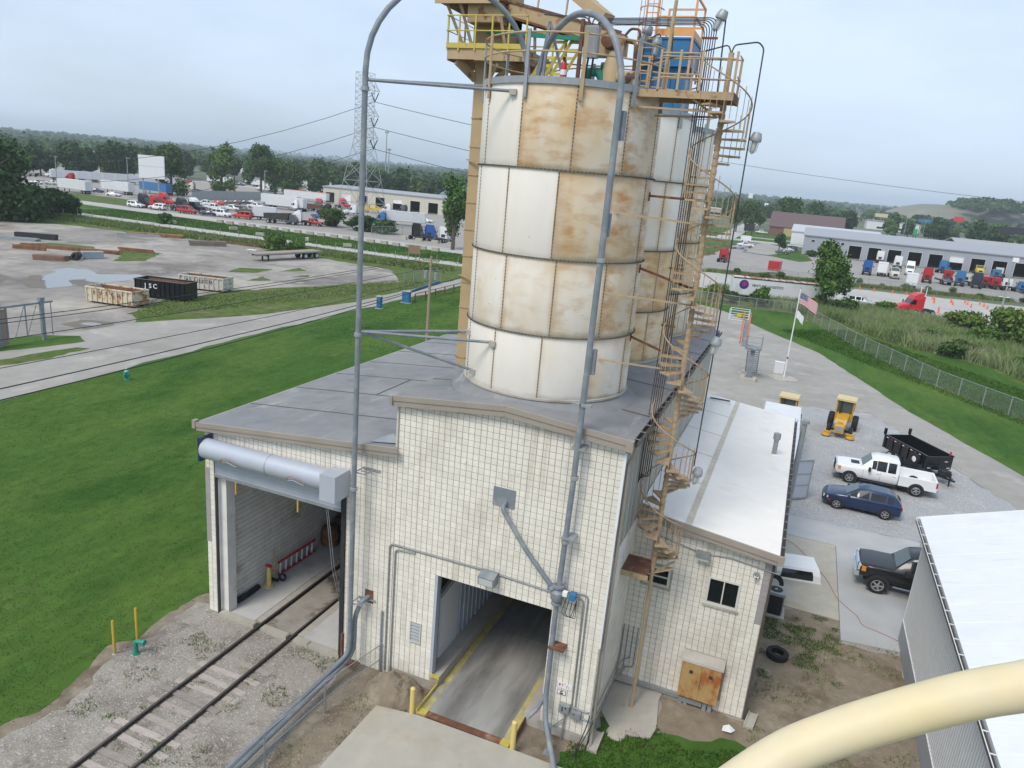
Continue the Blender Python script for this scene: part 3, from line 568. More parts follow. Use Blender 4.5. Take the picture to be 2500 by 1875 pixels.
# rust degree by ring, bottom first; panels from the viewer's left edge to the right edge of the front
RUST1 = {0: [.0,.06,.03,.1,.32,.38], 1: [.1,.24,.27,.42,.58,.5], 2: [.02,.03,.0,.88,.92,.85], 3: [.03,.02,.76,.64,.6,.5]}
def make_silo(cx, cy, label, rust, seams):
    t = thing('silo', label, 'silo', (cx, cy, 10.3), group='silos on the block building')
    sb = MB()
    for k in range(4):
        h = rings[k+1]-rings[k]; z = rings[k]-10.3
        for i in range(NP):
            a = R(seams[k]) + (i-3+.5)*2*PI/NP
            o = link('panel', panel_mesh(h), t, (0,0,z), a); o['rust'] = float(rust[k][i] if i < 6 else .25)
            link('seam_strip', seam_mesh(h, seamm), t, (0,0,z), a-PI/NP)
            bolts_mb(sb, h, a-PI/NP, z)
    sb.obj('bolts', M['blackm'], t, kind='stuff')
    fl = MB().lathe([(RS,-.022),(RS+.045,-.022),(RS+.045,.022),(RS,.022)], n=48).mesh('ring_flange', ringm)
    for k in range(1, 4): link('ring_flange', fl, t, (0,0,rings[k]-10.3))
    hb = MB()
    for k in range(1, 4):
        for i in range(150):
            a = 2*PI*i/150; z = rings[k]-10.3; hb.bar(((RS+.03)*cos(a),(RS+.03)*sin(a),z),((RS+.065)*cos(a),(RS+.065)*sin(a),z),.03)
    hb.obj('flange_bolts', M['blackm'], t, kind='stuff')
    MB().lathe([(RS-.02,.44),(RS+.05,.44),(RS+.05,.5),(RS,.52)], n=48).obj('bottom_flange', M['base'], t)
    MB().lathe([(RS+.42,.1),(RS+.30,.22),(RS+.16,.27),(RS-.02,.46)], n=48).obj('base_flashing', M['roof'], t, True)
    MB().lathe([(RS+.01,9.28),(RS+.06,9.28),(RS+.06,9.46),(RS-.02,9.47),(0,9.75)], n=48).obj('roof_deck', M['galv'], t)
    pm = MB().box(RS+.06,-.05,8.9,RS+.10,.05,10.62).box(RS+.0,-.05,8.9,RS+.06,-.035,9.6).mesh('railing_post', M['galv'])
    pt = recol(pm, M['tan'])
    for i in range(NP): link('railing_post', pm if i % 3 else pt, t, (0,0,0), R(seams[3])+i*2*PI/NP+.03)
    for z in (10.08, 10.55): MB().tube([((RS+.05)*cos(2*PI*i/44),(RS+.05)*sin(2*PI*i/44),z) for i in range(45)], .026, 6, False).obj('rail', M['tan'], t, True)
    return t
S1 = make_silo(-7.4, 3.3, 'front white bolted silo with tan rust staining, nearest of the three', RUST1, [284,288,284.5,290.5])
S2 = make_silo(-7.4, 9.15, 'middle silo of the three, white above and rust stained below, behind the front one', {0:[.85]*6,1:[1.1]*6,2:[.2]*6,3:[.04]*6}, [296,300,296,300])
S3 = make_silo(-7.4, 15.2, 'rearmost silo of the three, seen beyond the spiral stair', {0:[.6]*6,1:[1.0]*6,2:[.7]*6,3:[.1]*6}, [296,300,296,300])
# ================================================================ SPIRAL STAIR
SX, SY = -2.84, 2.45; PITCH = 2.49; RT = .74
ss = thing('spiral_stair', 'tan steel spiral staircase winding up beside the silos', 'staircase', (SX,SY,0))
MB().cyl((0,0,0),(0,0,5.3),.06,12).obj('lower_column', M['tan'], ss, True)
MB().cyl((0,0,5.3),(0,0,20.75),.075,14).obj('column', M['stair'], ss, True)
MB().lathe([(.0,.03),(.18,.03),(.18,0)], n=10).obj('base_plate', M['rustb'], ss)
tm = MB(); hw = R(17)
tm.add([(.07,-.06,0),(RT*cos(-hw),RT*sin(-hw),0),(RT*cos(hw),RT*sin(hw),0),(.07,.06,0),(.07,-.06,-.05),(RT*cos(-hw),RT*sin(-hw),-.05),(RT*cos(hw),RT*sin(hw),-.05),(.07,.06,-.05)],[(0,1,2,3),(7,6,5,4),(0,4,5,1),(1,5,6,2),(2,6,7,3),(3,7,4,0)])
treadm = tm.mesh('tread', M['stair'])
col = MB().cyl((0,0,-.09),(0,0,.02),.09,12).mesh('sleeve', M['stair'])
def rail_ang(z): return -2*PI*(z-12.0)/PITCH      # handrail angle: rightmost (+X) at z = 12, turning clockwise upwards
z0, nstep = 5.72, 67; balm = MB().cyl((RT-.02,0,-.06),(RT-.02,0,1.0),.010,5).mesh('baluster', M['stair'])
for k in range(nstep):
    z = z0+k*PITCH/12; a = rail_ang(z+.95)
    link('tread', treadm, ss, (0,0,z), a); link('sleeve', col, ss, (0,0,z-.03), a)
    link('baluster', balm, ss, (0,0,z-.01), a-R(13)); link('baluster', balm, ss, (0,0,z+.09), a+R(2))
hp = [(RT*cos(rail_ang(z)), RT*sin(rail_ang(z)), z) for z in np.arange(z0+.95, z0+nstep*PITCH/12+.95, .06)]
MB().tube(hp, .02, 6).obj('handrail', M['stair'], ss, True)
ld = MB().box(-.9,-.75,5.40,-.05,.35,5.46).obj('landing', M['rustb'], ss)
MB().box(-.9,-.8,5.30,.0,-.75,5.47).box(-.92,-.75,5.3,-.88,.35,5.52).box(-.9,.35,5.3,0,.4,5.47).obj('landing_edge', M['tanrust'], ss)
MB().bar((0,0,5.2),(.62,.35,5.62),.05).bar((0,0,5.2),(.66,-.1,5.6),.05).obj('landing_bracket', M['tan'], ss)
# upper access platform
pf = thing('stair_platform', 'rusty tan access platform bridging the front silo top to the spiral stair', 'platform', (-4.9,2.45,19.6))
MB().box(-.3,-.55,.02,2.35,.6,.06).obj('deck', M['rustb'], pf)
for q in ((-.3,-.6,-.1,1.5,-.55,.1),(-.3,.6,-.1,2.35,.65,.1),(1.5,-.58,-.1,2.35,-.53,.1),(-.6,-.58,-.18,-.3,-.53,.02)): MB().box(*q).obj('edge_beam', M['tanrust'], pf)
MB().box(2.3,-.55,-.12,2.36,.6,.1).obj('edge_beam', M['rustb'], pf)
MB().bar((-.55,-.55,-.35),(1.9,-.3,-.38),.05).bar((-.55,.5,-.5),(1.9,.3,-.45),.05).bar((1.3,-.5,-.1),(1.95,-.1,-.5),.05).obj('brace', M['tan'], pf)
pm = MB().box(-.03,-.03,0,.03,.03,1.05).mesh('post', M['tan'])
for x, y in ((.33,-.57),(.85,-.57),(1.42,-.57),(2.3,-.5),(2.3,.55),(-.25,.6),(1.0,.62),(.3,.62)): link('post', pm, pf, (x,y,.05))
for z in (.5, 1.02): MB().tube([(-.3,.62,z+.05),(2.32,.62,z+.05)],.022,6).tube([(.33,-.57,z),(1.42,-.57,z)],.022,6).tube([(2.32,.62,z+.04),(2.32,-.1,z+.04)],.022,6).tube([(.33,-.57,z-.08),(2.3,-.52,z-.1)],.02,6).obj('rail', M['tan'], pf)
tp = thing('vertical_mast', 'rusty tan mast standing at the inner edge of the access platform', 'mast', (-4.5,2.2,19.62)); MB().tube([(0,0,0),(.05,.05,2.35)],[.055,.05],8).obj('pole', M['tanrust'], tp)
for z, x0 in ((16.3,-4.95),(14.0,-4.9),(12.0,-5.0)):
    t = thing('stair_tie', {16.3:'upper of the pale tan ties between the front silo and the spiral stair',14.0:'middle pale tan tie between the front silo and the spiral stair',12.0:'lowest pale tan tie between the front silo and the spiral stair'}[z], 'brace', (x0-.4,2.1,z))
    MB().bar((-.9,-.75,.12),(2.4,.35,-.05),.035,.05).obj('bar', M['tan'], t); MB().box(-1.0,-.95,.0,-.86,-.7,.25).obj('lug', M['galv'] if z == 12.0 else M['tan'], t)
for z, w_ in ((16.9,'upper'),(14.75,'middle'),(12.6,'lower')):
    t = thing('stair_tie', w_+' dark rusted tie from the front silo flange to the conduit bundle', 'brace', (-4.75,3.3,z)); MB().bar((0,0,0),(1.85,-.75,-.35 if z < 16 else 0),.05,.07).obj('bar', M['rustb'], t); MB().box(-.06,-.06,-.15,.06,.06,.1).obj('lug', M['rustb'], t)
# ================================================================ CONDUIT BUNDLE AND LAMPS
cb = thing('conduit_bundle', 'bundle of thin dark conduits dropping from the silo top to the building wall', 'conduit bundle', (-3.5,2.6,8.0))
for i in range(6):
    x = .062*i-.15; zt = 13.63-.035*(5-i)-.0
    MB().tube(fillet([(-3.35+.02*i,.5,12.9-.0),(-3.35+.02*i,.2,zt),(x,0,zt),(x,0,4.6)],.28,6), .0145, 5).obj('conduit', M['blackc'], cb, True)
    MB().tube(fillet([(x,0,4.6),(x-.05,-.02,.35),(-.22,.05+.05*i,.1+.04*i)],.2,4), .0145, 5).obj('conduit', M['rustcond'], cb, True)
clm = MB().box(-.2,-.03,0,.22,.03,.05).mesh('clamp', M['rustb'])
for z in (13.1, 9.3, 6.9, 5.2): link('clamp', clm, cb, (0,0,z))
def lamp(label, loc, tilt, s=1.0, az=0):
    t = thing('work_lamp', label, 'lamp', loc, az, 'caged work lamps on bent conduits')
    rt = Matrix.Rotation(tilt, 4, 'Y') @ Matrix.Scale(s, 4)
    MB().lathe([(.02,.22),(.11,.2),(.15,.08),(.16,0),(.15,-.03)], n=14).xf(rt).obj('housing', M['galv'], t, True)
    MB().lathe([(.085,-.03),(.08,-.26),(.05,-.31),(0,-.32)], n=12).xf(rt).obj('globe', M['lamp'], t, True)
    cg = MB()
    for k in range(6): a = PI*k/3; cg.tube([(.11*cos(a),.11*sin(a),-.02),(.1*cos(a),.1*sin(a),-.28),(0,0,-.36)], .007, 4)
    cg.xf(rt).obj('cage', M['galv'], t); return t
lamp('work lamp highest of all, at the bend of the conduit run above the platform', (-3.28,2.6,21.62), R(22))
tubething('lamp_conduit', 'bent dark conduit rising from the platform to the highest work lamp', 'conduit', [F2([(-3.08,2.6,19.7),(-3.15,2.6,21.72),(-3.25,2.6,21.82)],.1)], .022, M['blackc'])
lamp('work lamp above the middle silo beside the blue box, upper of its pair', (-5.35,3.1,21.32), R(18)); lamp('lower small work lamp in front of the blue box behind the platform rail', (-5.0,3.0,21.02), R(6), .9)
tubething('lamp_conduit', 'thin dark conduit carrying the pair of lamps by the blue box', 'conduit', [F2([(-6.75,3.0,21.55),(-4.45,2.3,21.35),(-4.4,2.3,20.7)],.15), F2([(-5.2,3.1,21.2),(-4.95,3.0,21.3),(-4.9,3.0,21.15)],.08), [(-5.02,3,20.8),(-5.05,3,19.7)]], .018, M['blackc'])
lamp('work lamp hanging outside the upper turns of the spiral stair', (-1.88,2.6,18.6), R(8)); lamp('work lamp hanging outside the middle turns of the spiral stair', (-2.0,2.1,13.0), R(12)); lamp('work lamp lowest on the spiral stair over the white annex roof', (-1.95,2.5,8.85), R(10))
tubething('lamp_conduit', 'long bent conduit arching over the stair column and down past the stair lamps', 'conduit', [F2([(-2.84,2.45,20.75),(-2.8,2.5,20.95),(-2.2,2.6,21.05),(-2.05,2.6,20.9),(-2.05,2.6,18.7),(-2.05,2.55,17.0),(-2.05,2.5,13.0),(-2.08,2.45,9.1)],.12), F2([(-2.86,2.45,20.75),(-2.95,2.5,20.95),(-3.9,2.8,20.75),(-5.2,3.2,20.6)],.12)], .02, M['blackc'])
tubething('overhead_conduit', 'dark conduits looping from the control box over the silo top', 'conduit', [F2([(-6.95,3.0,21.35),(-6.93,3.0,21.66),(-6.7,2.95,21.68)],.15), F2([(-7.0,3.0,21.35),(-7.0,3.0,21.6),(-7.2,3.1,21.72),(-8.6,3.4,21.85)],.15)], .02, M['blackc'])
# ================================================================ BIG PNEUMATIC FILL PIPES
def halfarc(a, b, zt, n=18):
    a, b = Vector(a), Vector(b); m = (a+b)/2; h = (b-a)/2; base = a.z; out = []
    for k in range(n+1):
        th = PI-PI*k/n; p = m+h*(-cos(PI-th)) if False else m - h*cos(PI*k/n); p.z = a.z+(b.z-a.z)*k/n+(zt-max(a.z,b.z))*sin(PI*k/n); out.append(p)
    return out
P1 = thing('fill_pipe', 'left gooseneck fill pipe, tall and grey, arching out of frame to the silo top', 'pipe', (-12.2,-.6,0), group='gooseneck fill pipes')
def rel(pts, o): return [Vector(p)-Vector(o) for p in pts]
o1 = (-12.2,-.6,0)
MB().tube(rel([(-12.2,-.6,1.5),(-12.2,-.6,19.6)]+halfarc((-12.2,-.6,19.6),(-8.88,3.2,19.9),22.35)+[(-8.88,3.2,19.6)], o1), .082, 12).obj('pipe', M['pipe'], P1, True)
MB().tube(rel(fillet([(-12.2,-.6,1.6),(-12.2,-.62,.85),(-12.45,-1.6,.5),(-12.45,-4,.5),(-12.45,-9,.5)],.9,7), o1), .082, 12).obj('ground_run', M['pipe'], P1, True)
cp = MB().lathe([(.08,-.06),(.12,-.05),(.12,.05),(.08,.06)], n=12).mesh('coupling', M['galv'])
for z in (7.0, 12.1, 19.1): link('coupling', cp, P1, (0,0,z))
for z in (7.55, 2.75):
    MB().bar((-.06,0,z),(-.0,.58,z),.03).bar((.3,.1,z),(.42,.58,z),.03).bar((0,.08,z),(.42,.1,z),.03).bar((-.04,.56,z),(.62,.56,z),.05).bar((.08,.3,z),(.55,.32,z),.025).obj('wall_bracket', M['galv'], P1)
for z, pts in ((19.34,((-8.29,.75,19.36),(-9.57,1.69,19.56))),(12.2,((-8.32,.76,12.25),(-9.53,1.64,12.27),(-9.11,1.21,11.14)))):
    for q in pts: MB().cyl((.06,.05,z),Vector(q)-Vector(o1),.045,8).obj('stay', M['pipe'], P1, True); MB().box(-.1,-.1,-.1,.1,.02,.05).xf(Matrix.Translation(Vector(q)-Vector(o1))).obj('stay_lug', M['base'], P1)
P2 = thing('fill_pipe', 'right gooseneck fill pipe of the facade, rising through a valve to the silo top', 'pipe', (-5.02,-.42,0), group='gooseneck fill pipes')
o2 = (-5.02,-.42,0)
MB().tube(rel([(-5.12,-.3,5.5),(-5.02,-.42,9),(-4.97,-.42,17.5),(-4.97,-.42,19.2)]+halfarc((-4.97,-.42,19.2),(-8.5,3.0,19.8),21.75)+[(-8.5,3,19.6)], o2), .088, 12).obj('pipe', M['pipe'], P2, True)
MB().tube(rel(fillet([(-5.14,-.28,4.95),(-5.14,-.3,1.6),(-5.0,-.55,.9),(-4.3,-1.6,.35),(-3.6,-2.9,.1),(-3.3,-3.6,.1)],.8,6), o2), .085, 12).obj('lower_pipe', M['pipe'], P2, True)
MB().tube(rel(fillet([(-5.14,-.3,1.7),(-5.3,-.42,1.15),(-5.55,-.62,.85)],.2), o2), .07, 10).obj('side_outlet', M['pipe'], P2, True)
MB().cyl((.3,-.42,.0),(.22,-.2,.95),.045,8).box(.16,-.55,0,.44,-.28,.03).obj('support_leg', M['pipe'], P2)
bt = MB().tube(rel(fillet([(-7.15,-.02,7.62),(-7.15,-.3,7.5),(-6.3,-.32,6.4),(-5.3,-.3,5.35)],.4,6), o2), .075, 12).obj('branch_pipe', M['pipe'], P2, True)
cm2 = link('coupling', cp, P2, (.02,0,9.05)); link('coupling', cp, P2, (-.06,.06,7.0)); link('coupling', cp, P2, (.05,0,15.2))
for z in (9.9, 7.1): MB().box(-.16,-.06,z,.22,.42,z+.07).obj('wall_bracket', M['galv'], P2)
MB().box(-.2,.0,3.35,.3,.42,3.42).box(-.05,.1,3.3,.25,.2,3.47).obj('wall_bracket', M['rustb'], P2)
MB().box(.0,-.12,11.2,.28,.02,11.28).box(-.28,-.12,11.2,-.05,.02,11.28).obj('silo_bracket', M['galv'], P2)
for q in ((.1,.05,12.1,.2,.2,12.8),(-.02,.1,15.8,.12,.3,16.4),(.05,.08,18.2,.2,.3,18.9)): MB().box(*q).obj('spacer', M['pipe'], P2)
vl = MB().lathe([(.11,-.35),(.17,-.33),(.17,-.27),(.12,-.25),(.2,-.15),(.22,.1),(.13,.2),(.18,.24),(.18,.3),(.1,.32)],(0,0,0),14)
vo = vl.obj('valve_body', M['pipe'], P2, True); vo.location = Vector((-5.14,-.3,5.2))-Vector(o2)
fm = MB().lathe([(.1,-.05),(.16,-.05),(.16,.05),(.1,.05)], n=12).obj('valve_flange', M['pipe'], P2); fm.location = Vector((-5.33,-.31,5.4))-Vector(o2); fm.rotation_euler = (0,R(-40),0)
MB().cyl((.1,0,0),(.42,-.05,.1),.07,10).obj('actuator', M['galv'], vo, True); MB().box(.4,-.16,.0,.58,.08,.2).obj('solenoid', M['blue'], vo); MB().box(.2,-.2,.1,.34,-.06,.24).obj('limit_switch', M['white'], vo)
for k in range(3): MB().tube(fillet([(.3+.1*k,-.05,0),(.2+.12*k,-.1,-.55),(.5+.07*k,-.08,-.62),(.62,-.05,.0)],.25), .011, 5).obj('air_line', M['blackm'], vo)
# second ground pipe of the left run, its wire fence
gp = thing('ground_pipe', 'grey pipe from a rust framed wall port bending down beside the left fill pipe', 'pipe', (-12.0,-.4,0)); og = (-12.0,-.4,0)
MB().tube(rel(fillet([(-11.85,.0,2.85),(-11.95,-.32,2.8),(-12.15,-.38,2.2),(-12.15,-.4,.75),(-12.3,-1.2,.45),(-12.32,-9,.45)],.45,6), og), .085, 12).obj('pipe', M['pipe'], gp, True)
MB().box(-.0,.36,2.62,.32,.39,3.1).obj('port_frame', M['rustb'], gp)
MB().box(-.55,-.2,.3,.05,.1,.36).box(-.62,-.12,.3,-.55,.0,1.4).obj('foot_bracket', M['rustb'], gp)
clm_ = mat('chain_link', (.3,.31,.3), .5, .1, 3)
def wire_mat():
    m = clm_; n = m.node_tree; L = n.links.new; b = n.nodes['Principled BSDF']; out = n.nodes['Material Output']
    tcn = n.nodes.new('ShaderNodeTexCoord'); mk = []
    for ax in ((1,1,1),(1,1,-1)):
        q = n.nodes.new('ShaderNodeVectorMath'); q.operation = 'DOT_PRODUCT'; q.inputs[1].default_value = ax; L(tcn.outputs['Object'], q.inputs[0])
        w = n.nodes.new('ShaderNodeMath'); w.operation = 'PINGPONG'; w.inputs[1].default_value = .04; L(q.outputs['Value'], w.inputs[0])
        c = n.nodes.new('ShaderNodeMath'); c.operation = 'LESS_THAN'; c.inputs[1].default_value = .0045; L(w.outputs[0], c.inputs[0]); mk.append(c.outputs[0])
    mxx = n.nodes.new('ShaderNodeMath'); mxx.operation = 'MAXIMUM'; L(mk[0], mxx.inputs[0]); L(mk[1], mxx.inputs[1])
    t = n.nodes.new('ShaderNodeBsdfTransparent'); s = n.nodes.new('ShaderNodeMixShader'); L(mxx.outputs[0], s.inputs[0]); L(t.outputs[0], s.inputs[1]); L(b.outputs[0], s.inputs[2]); L(s.outputs[0], out.inputs['Surface'])
wire_mat()
def fence(name, label, pts, h, step, postr=.04, m=None, rail=True, wire=True, group=None, midrail=False):
    """chain link fence along a ground polyline: every post a part, rails and fabric per straight run"""
    m = m or M['galv']; t = thing(name, label, 'fence', (pts[0][0],pts[0][1],0), group=group); o = Vector((pts[0][0],pts[0][1],0))
    pm = MB().cyl((0,0,0),(0,0,h+.05),postr,7).mesh('post', m)
    for a, b in zip(pts, pts[1:]):
        a, b = Vector((*a,0))-o, Vector((*b,0))-o; L = (b-a).length; n = max(1, round(L/step))
        for k in range(n+(1 if b+o == Vector((*pts[-1],0)) else 0)): link('post', pm, t, a.lerp(b, k/n))
        if rail: MB().tube([a+Vector((0,0,h)), b+Vector((0,0,h))], postr*.6, 5).obj('top_rail', m, t)
        if midrail: MB().tube([a+Vector((0,0,h*.5)), b+Vector((0,0,h*.5))], postr*.6, 5).obj('mid_rail', m, t)
        if wire: MB().add([tuple(a+Vector((0,0,.04))), tuple(b+Vector((0,0,.04))), tuple(b+Vector((0,0,h))), tuple(a+Vector((0,0,h)))], [(0,1,2,3)]).obj('wire_mesh', clm_, t)
    return t
fence('guard_fence', 'thin pipe railing with wire mesh running out from the facade beside the ground pipes', [(-11.25,-.1),(-11.75,-2.6),(-11.95,-5.2),(-12.0,-8)], 1.2, 2.6, .03, midrail=True)
fp = thing('fence_post', 'tall thin post where the guard railing meets the facade', 'post', (-11.28,-.08,0)); MB().cyl((0,0,0),(0,0,2.5),.035,8).obj('pole', M['galv'], fp)
# ================================================================ ELEVATOR LEG AND HEAD
lg = thing('bucket_elevator', 'tan bucket elevator casing rising left of the silos with a yellow railed head platform', 'elevator', (-11.55,5.7,8.4))
for (dx, dy) in ((0,0),(.95,.9)):
    for k in range(14):
        MB().box(-.23,-.2,0,.23,.2,.955).xf(Matrix.Translation((dx,dy,k*.96))).obj('casing_section', M['legm'], lg)
        MB().box(-.255,-.225,-.02,.255,.225,.02).xf(Matrix.Translation((dx,dy,k*.96))).obj('flange', M['tanrust'], lg)
for z in (5.0, 9.1): MB().bar((-.3,-.24,z+.05),(.9,-.6,z-.12),.05).obj('leg_tie', M['tanrust'], lg)
MB().box(-.32,-.3,12.4,.9,1.0,14.6).obj('head_casing', M['legm'], lg)
pl = thing('head_platform', 'tan steel platform with yellow handrails round the elevator head', 'platform', (-11.55,5.7,21.0))
MB().box(-.9,-.95,0,1.9,1.6,.06).obj('deck', M['rustb'], pl)
for q, m_ in (((-.92,-1.0,-.26,.1,-.95,.1),'tan'),((.1,-1.02,-.28,1.9,-.96,.08),'tanrust'),((-.92,1.6,-.28,1.9,1.66,.1),'tan'),((-.95,-.95,-.3,-.9,1.6,.1),'tanrust'),((1.9,-.95,-.3,1.96,1.6,.1),'tanrust')): MB().box(*q).obj('edge_beam', M[m_], pl)
MB().bar((-.6,-.9,-.28),(-.2,-.2,-.75),.06,.3).bar((.9,-.9,-.28),(.3,-.2,-.75),.06,.3).bar((-.85,0,-.35),(-.2,0,-.9),.2,.04).bar((.3,0,-.9),(1.1,-.3,-.35),.3,.04).obj('bracket', M['tanrust'], pl)
MB().box(-.95,-1.05,.08,1.9,-1.02,.24).box(-.98,-1.0,.08,-.95,1.6,.24).obj('toe_board', M['yellow'], pl)
pm = MB().box(-.025,-.025,0,.025,.025,1.1).mesh('post', M['yellow'])
for x, y in ((-.93,-1.0),(-.5,-1.03),(.1,-1.04),(.7,-1.03),(1.3,-1.03),(1.9,-1.0),(-.94,.3),(-.94,1.6),(0,1.62),(1.9,1.62)): link('post', pm, pl, (x,y,0))
for z in (.62, 1.08): MB().tube([(1.92,-1.04,z),(-.96,-1.04,z),(-.96,1.62,z),(1.9,1.62,z)],.022,6).obj('rail', M['yellow'], pl)
hd = thing('elevator_head', 'brown boxed drive head above the yellow railed platform', 'machine', (-11.55,5.7,22.0))
MB().box(-1.4,-1.1,.5,1.0,2.0,.6).obj('upper_platform', M['rustb'], hd)
MB().box(-1.42,-1.14,.42,.9,-1.1,.72).obj('edge_beam', M['tan'], hd); MB().box(-.3,-.9,-.1,.9,1.0,.6).obj('drive_casing', M['tanrust'], hd)
for a, b in (((-1.1,-.9,.5),(-.45,-.5,-1.0)),((-.6,-.9,.5),(-.2,-.6,-.8)),((.8,-.9,.45),(1.1,-.7,-1.0))): MB().bar(a,b,.09).obj('strut', M['tan'], hd)
# inclined conveyor from the head to the silo top
cv = thing('inclined_conveyor', 'rust flecked tan conveyor trunk sloping from the elevator head over the silo top', 'conveyor', (-11.0,5.6,22.25))
MB().bar((-.4,0,.35),(4.6,-1.1,-.93),.5,.42).obj('trunk', M['tanrust'], cv)
for dy in (-.27, .27): MB().bar((-.4,dy,.12),(4.6,-1.1+dy,-1.16),.06,.07).bar((-.4,dy,.58),(4.6,-1.1+dy,-.70),.06,.07).obj('flange_strip', M['rustb'], cv)
MB().bar((-.3,-.4,-.55),(4.3,-1.3,-.95),.12,.12).obj('drive_pipe', M['green'], cv)
MB().bar((1.2,.3,1.6),(3.9,-.6,-.2),.55,.35).bar((.6,.6,1.9),(3.4,-.2,.35),.06,.1).obj('upper_chute', M['tan'], cv)
for x, a, b in ((1.4,-.32,-1.5),(2.6,-.58,-1.9),(4.2,-.93,-2.4)): MB().bar((x,-.25*x,a),(x+.1,-.25*x,b),.08).obj('support', M['tanrust'], cv)
cr = thing('conveyor_walkway', 'thin tan handrail frame above the conveyor trunk', 'railing', (-9.6,5.3,22.6))
for x in (0, 1.0, 1.8): MB().bar((x,0,-.6),(x+.1,0,1.4),.05).obj('post', M['tan'], cr)
MB().bar((0,0,.3),(1.9,0,.3),.04).bar((0,0,1.2),(1.9,0,.35),.04).obj('rail', M['tan'], cr)
for i, x in enumerate((-9.35,-8.75)):
    t = thing('yellow_ladder', ('left' if i == 0 else 'right')+' of two steep yellow ladder flights on the front silo roof', 'ladder', (x,4.2,19.85), group='yellow ladders on the silo roof')
    for dx in (0, .42): MB().bar((dx,0,0),(dx+.75,.6,1.75),.05,.09).obj('stringer', M['yellow'], t)
    rg = MB().bar((0,0,0),(.42,0,0),.03,.09).mesh('rung', M['yellow'])
    for k in range(6): link('rung', rg, t, (.1+.11*k,.08+.09*k,.23+.25*k))
for i, (x, y) in enumerate(((-8.78,3.1),(-8.55,3.25),(-8.1,3.4))):
    pass
ps = thing('pipe_stand', 'three legged grey stand holding up the right gooseneck pipe', 'stand', (-8.1,2.6,19.75))
for q in ((-.35,.3),(-.12,.1),(.55,.3)): MB().bar((0.0,0,1.75),(q[0],q[1],0),.07,.07).obj('leg', M['pipe'], ps)
# ---- machines on the front silo roof
cbx = thing('control_cabinet', 'tall grey control cabinet on the silo roof under the conduits', 'electrical box', (-6.88,2.9,20.6)); MB().box(-.2,-.12,0,.2,.15,.85).obj('case', M['galv'], cbx); MB().box(-.17,-.14,.04,.17,-.12,.8).obj('door', M['cond'], cbx); MB().tube([(-.05,0,0),(-.12,.05,-.6),(-.1,.1,-.9)],.03,6).tube([(.1,0,0),(.05,.05,-.5),(.15,.1,-.9)],.03,6).obj('cable', M['blackm'], cbx)
um = thing('cabinet_mast', 'rusty upright carrying the control cabinet on the silo roof', 'mast', (-7.15,2.75,19.7)); MB().box(-.05,-.05,0,.05,.05,1.9).obj('pole', M['rustb'], um)
ex = thing('fire_extinguisher', 'small red fire extinguisher behind the silo top railing', 'extinguisher', (-7.55,2.6,19.95)); MB().lathe([(0,0),(.09,0),(.09,.42),(.05,.5),(.03,.55)], n=12).obj('cylinder', M['redp'], ex, True); MB().lathe([(.092,.12),(.092,.26)], n=12).obj('label', M['white'], ex); MB().box(-.03,-.09,.52,.03,.04,.6).obj('handle', M['blackm'], ex)
tk = thing('rusty_drum', 'cream tank with dark rust patches lying at the silo rim', 'tank', (-5.6,2.6,20.0)); MB().tube([(-.33,0,0),(-.3,0,0),(.3,0,.02),(.33,0,.02)],[.16,.23,.23,.16],16).obj('shell', mat('drum_rust', (.42,.3,.14), .6, .1, 4, col2=(.07,.035,.02), t=(.5,.56), scale2=2.4), tk, True); MB().cyl((.26,0,.015),(.3,0,.02),.24,16).obj('band', M['rustb'], tk)
bl = thing('blower', 'green blower with a curved duct on the silo roof', 'blower', (-6.75,3.3,19.85)); MB().tube(fillet([(-.35,-.1,.15),(-.2,-.1,.42),(.1,-.1,.42),(.3,-.1,.05)],.2),.13,10).obj('duct', M['green'], bl, True); MB().cyl((.1,.1,.6),(.45,.1,.62),.12,10).obj('motor', M['green'], bl, True); MB().box(.05,.0,.1,.5,.25,.48).obj('base', M['blackm'], bl)
mx_ = thing('discharge_hood', 'rounded tan hood of the conveyor discharge on the silo roof', 'hood', (-6.3,3.4,19.85)); MB().lathe([(0,1.05),(.15,1.0),(.25,.75),(.36,.3),(.36,0)], n=14).obj('hood', M['tan'], mx_, True)
cd_ = thing('conveyor_drive', 'rust eaten conveyor end box with its drive motor', 'machine', (-6.7,4.2,21.1)); MB().box(-.5,-.25,-.25,.5,.3,.3).obj('box', M['tanrust'], cd_); MB().lathe([(0,-.28),(.22,-.26),(.22,.26),(0,.28)], n=14).xf(Matrix.Translation((.1,-.35,.12)) @ Matrix.Rotation(PI/2,4,'X')).obj('pulley_guard', M['rustb'], cd_); MB().cyl((.0,-.1,-.4),(.45,-.1,-.38),.13,10).obj('motor', M['dark'], cd_, True)
MB().tube(fillet([(.4,0,.3),(.6,0,.55),(.9,-.1,.5),(1.0,-.1,-.9)],.1),.04,6).tube(fillet([(.5,0,.2),(.8,0,.15),(.85,0,-.9)],.1),.06,6).obj('vent_pipe', M['rustb'], cd_)
for i, (x, y, r_) in enumerate(((-8.0,3.2,.38),(-9.2,3.5,.34),(-8.9,3.15,.16))): t = thing('roof_hatch', ('rusty round manhole on the front silo roof','flat rusty hatch at the left of the silo roof','bolted flange where the left gooseneck enters the silo')[i], 'hatch', (x,y,19.7)); MB().lathe([(r_,0),(r_,.28),(r_+.04,.28),(r_+.04,.34),(0,.38)], n=16).obj('collar', M['rustb'] if i < 2 else M['galv'], t)
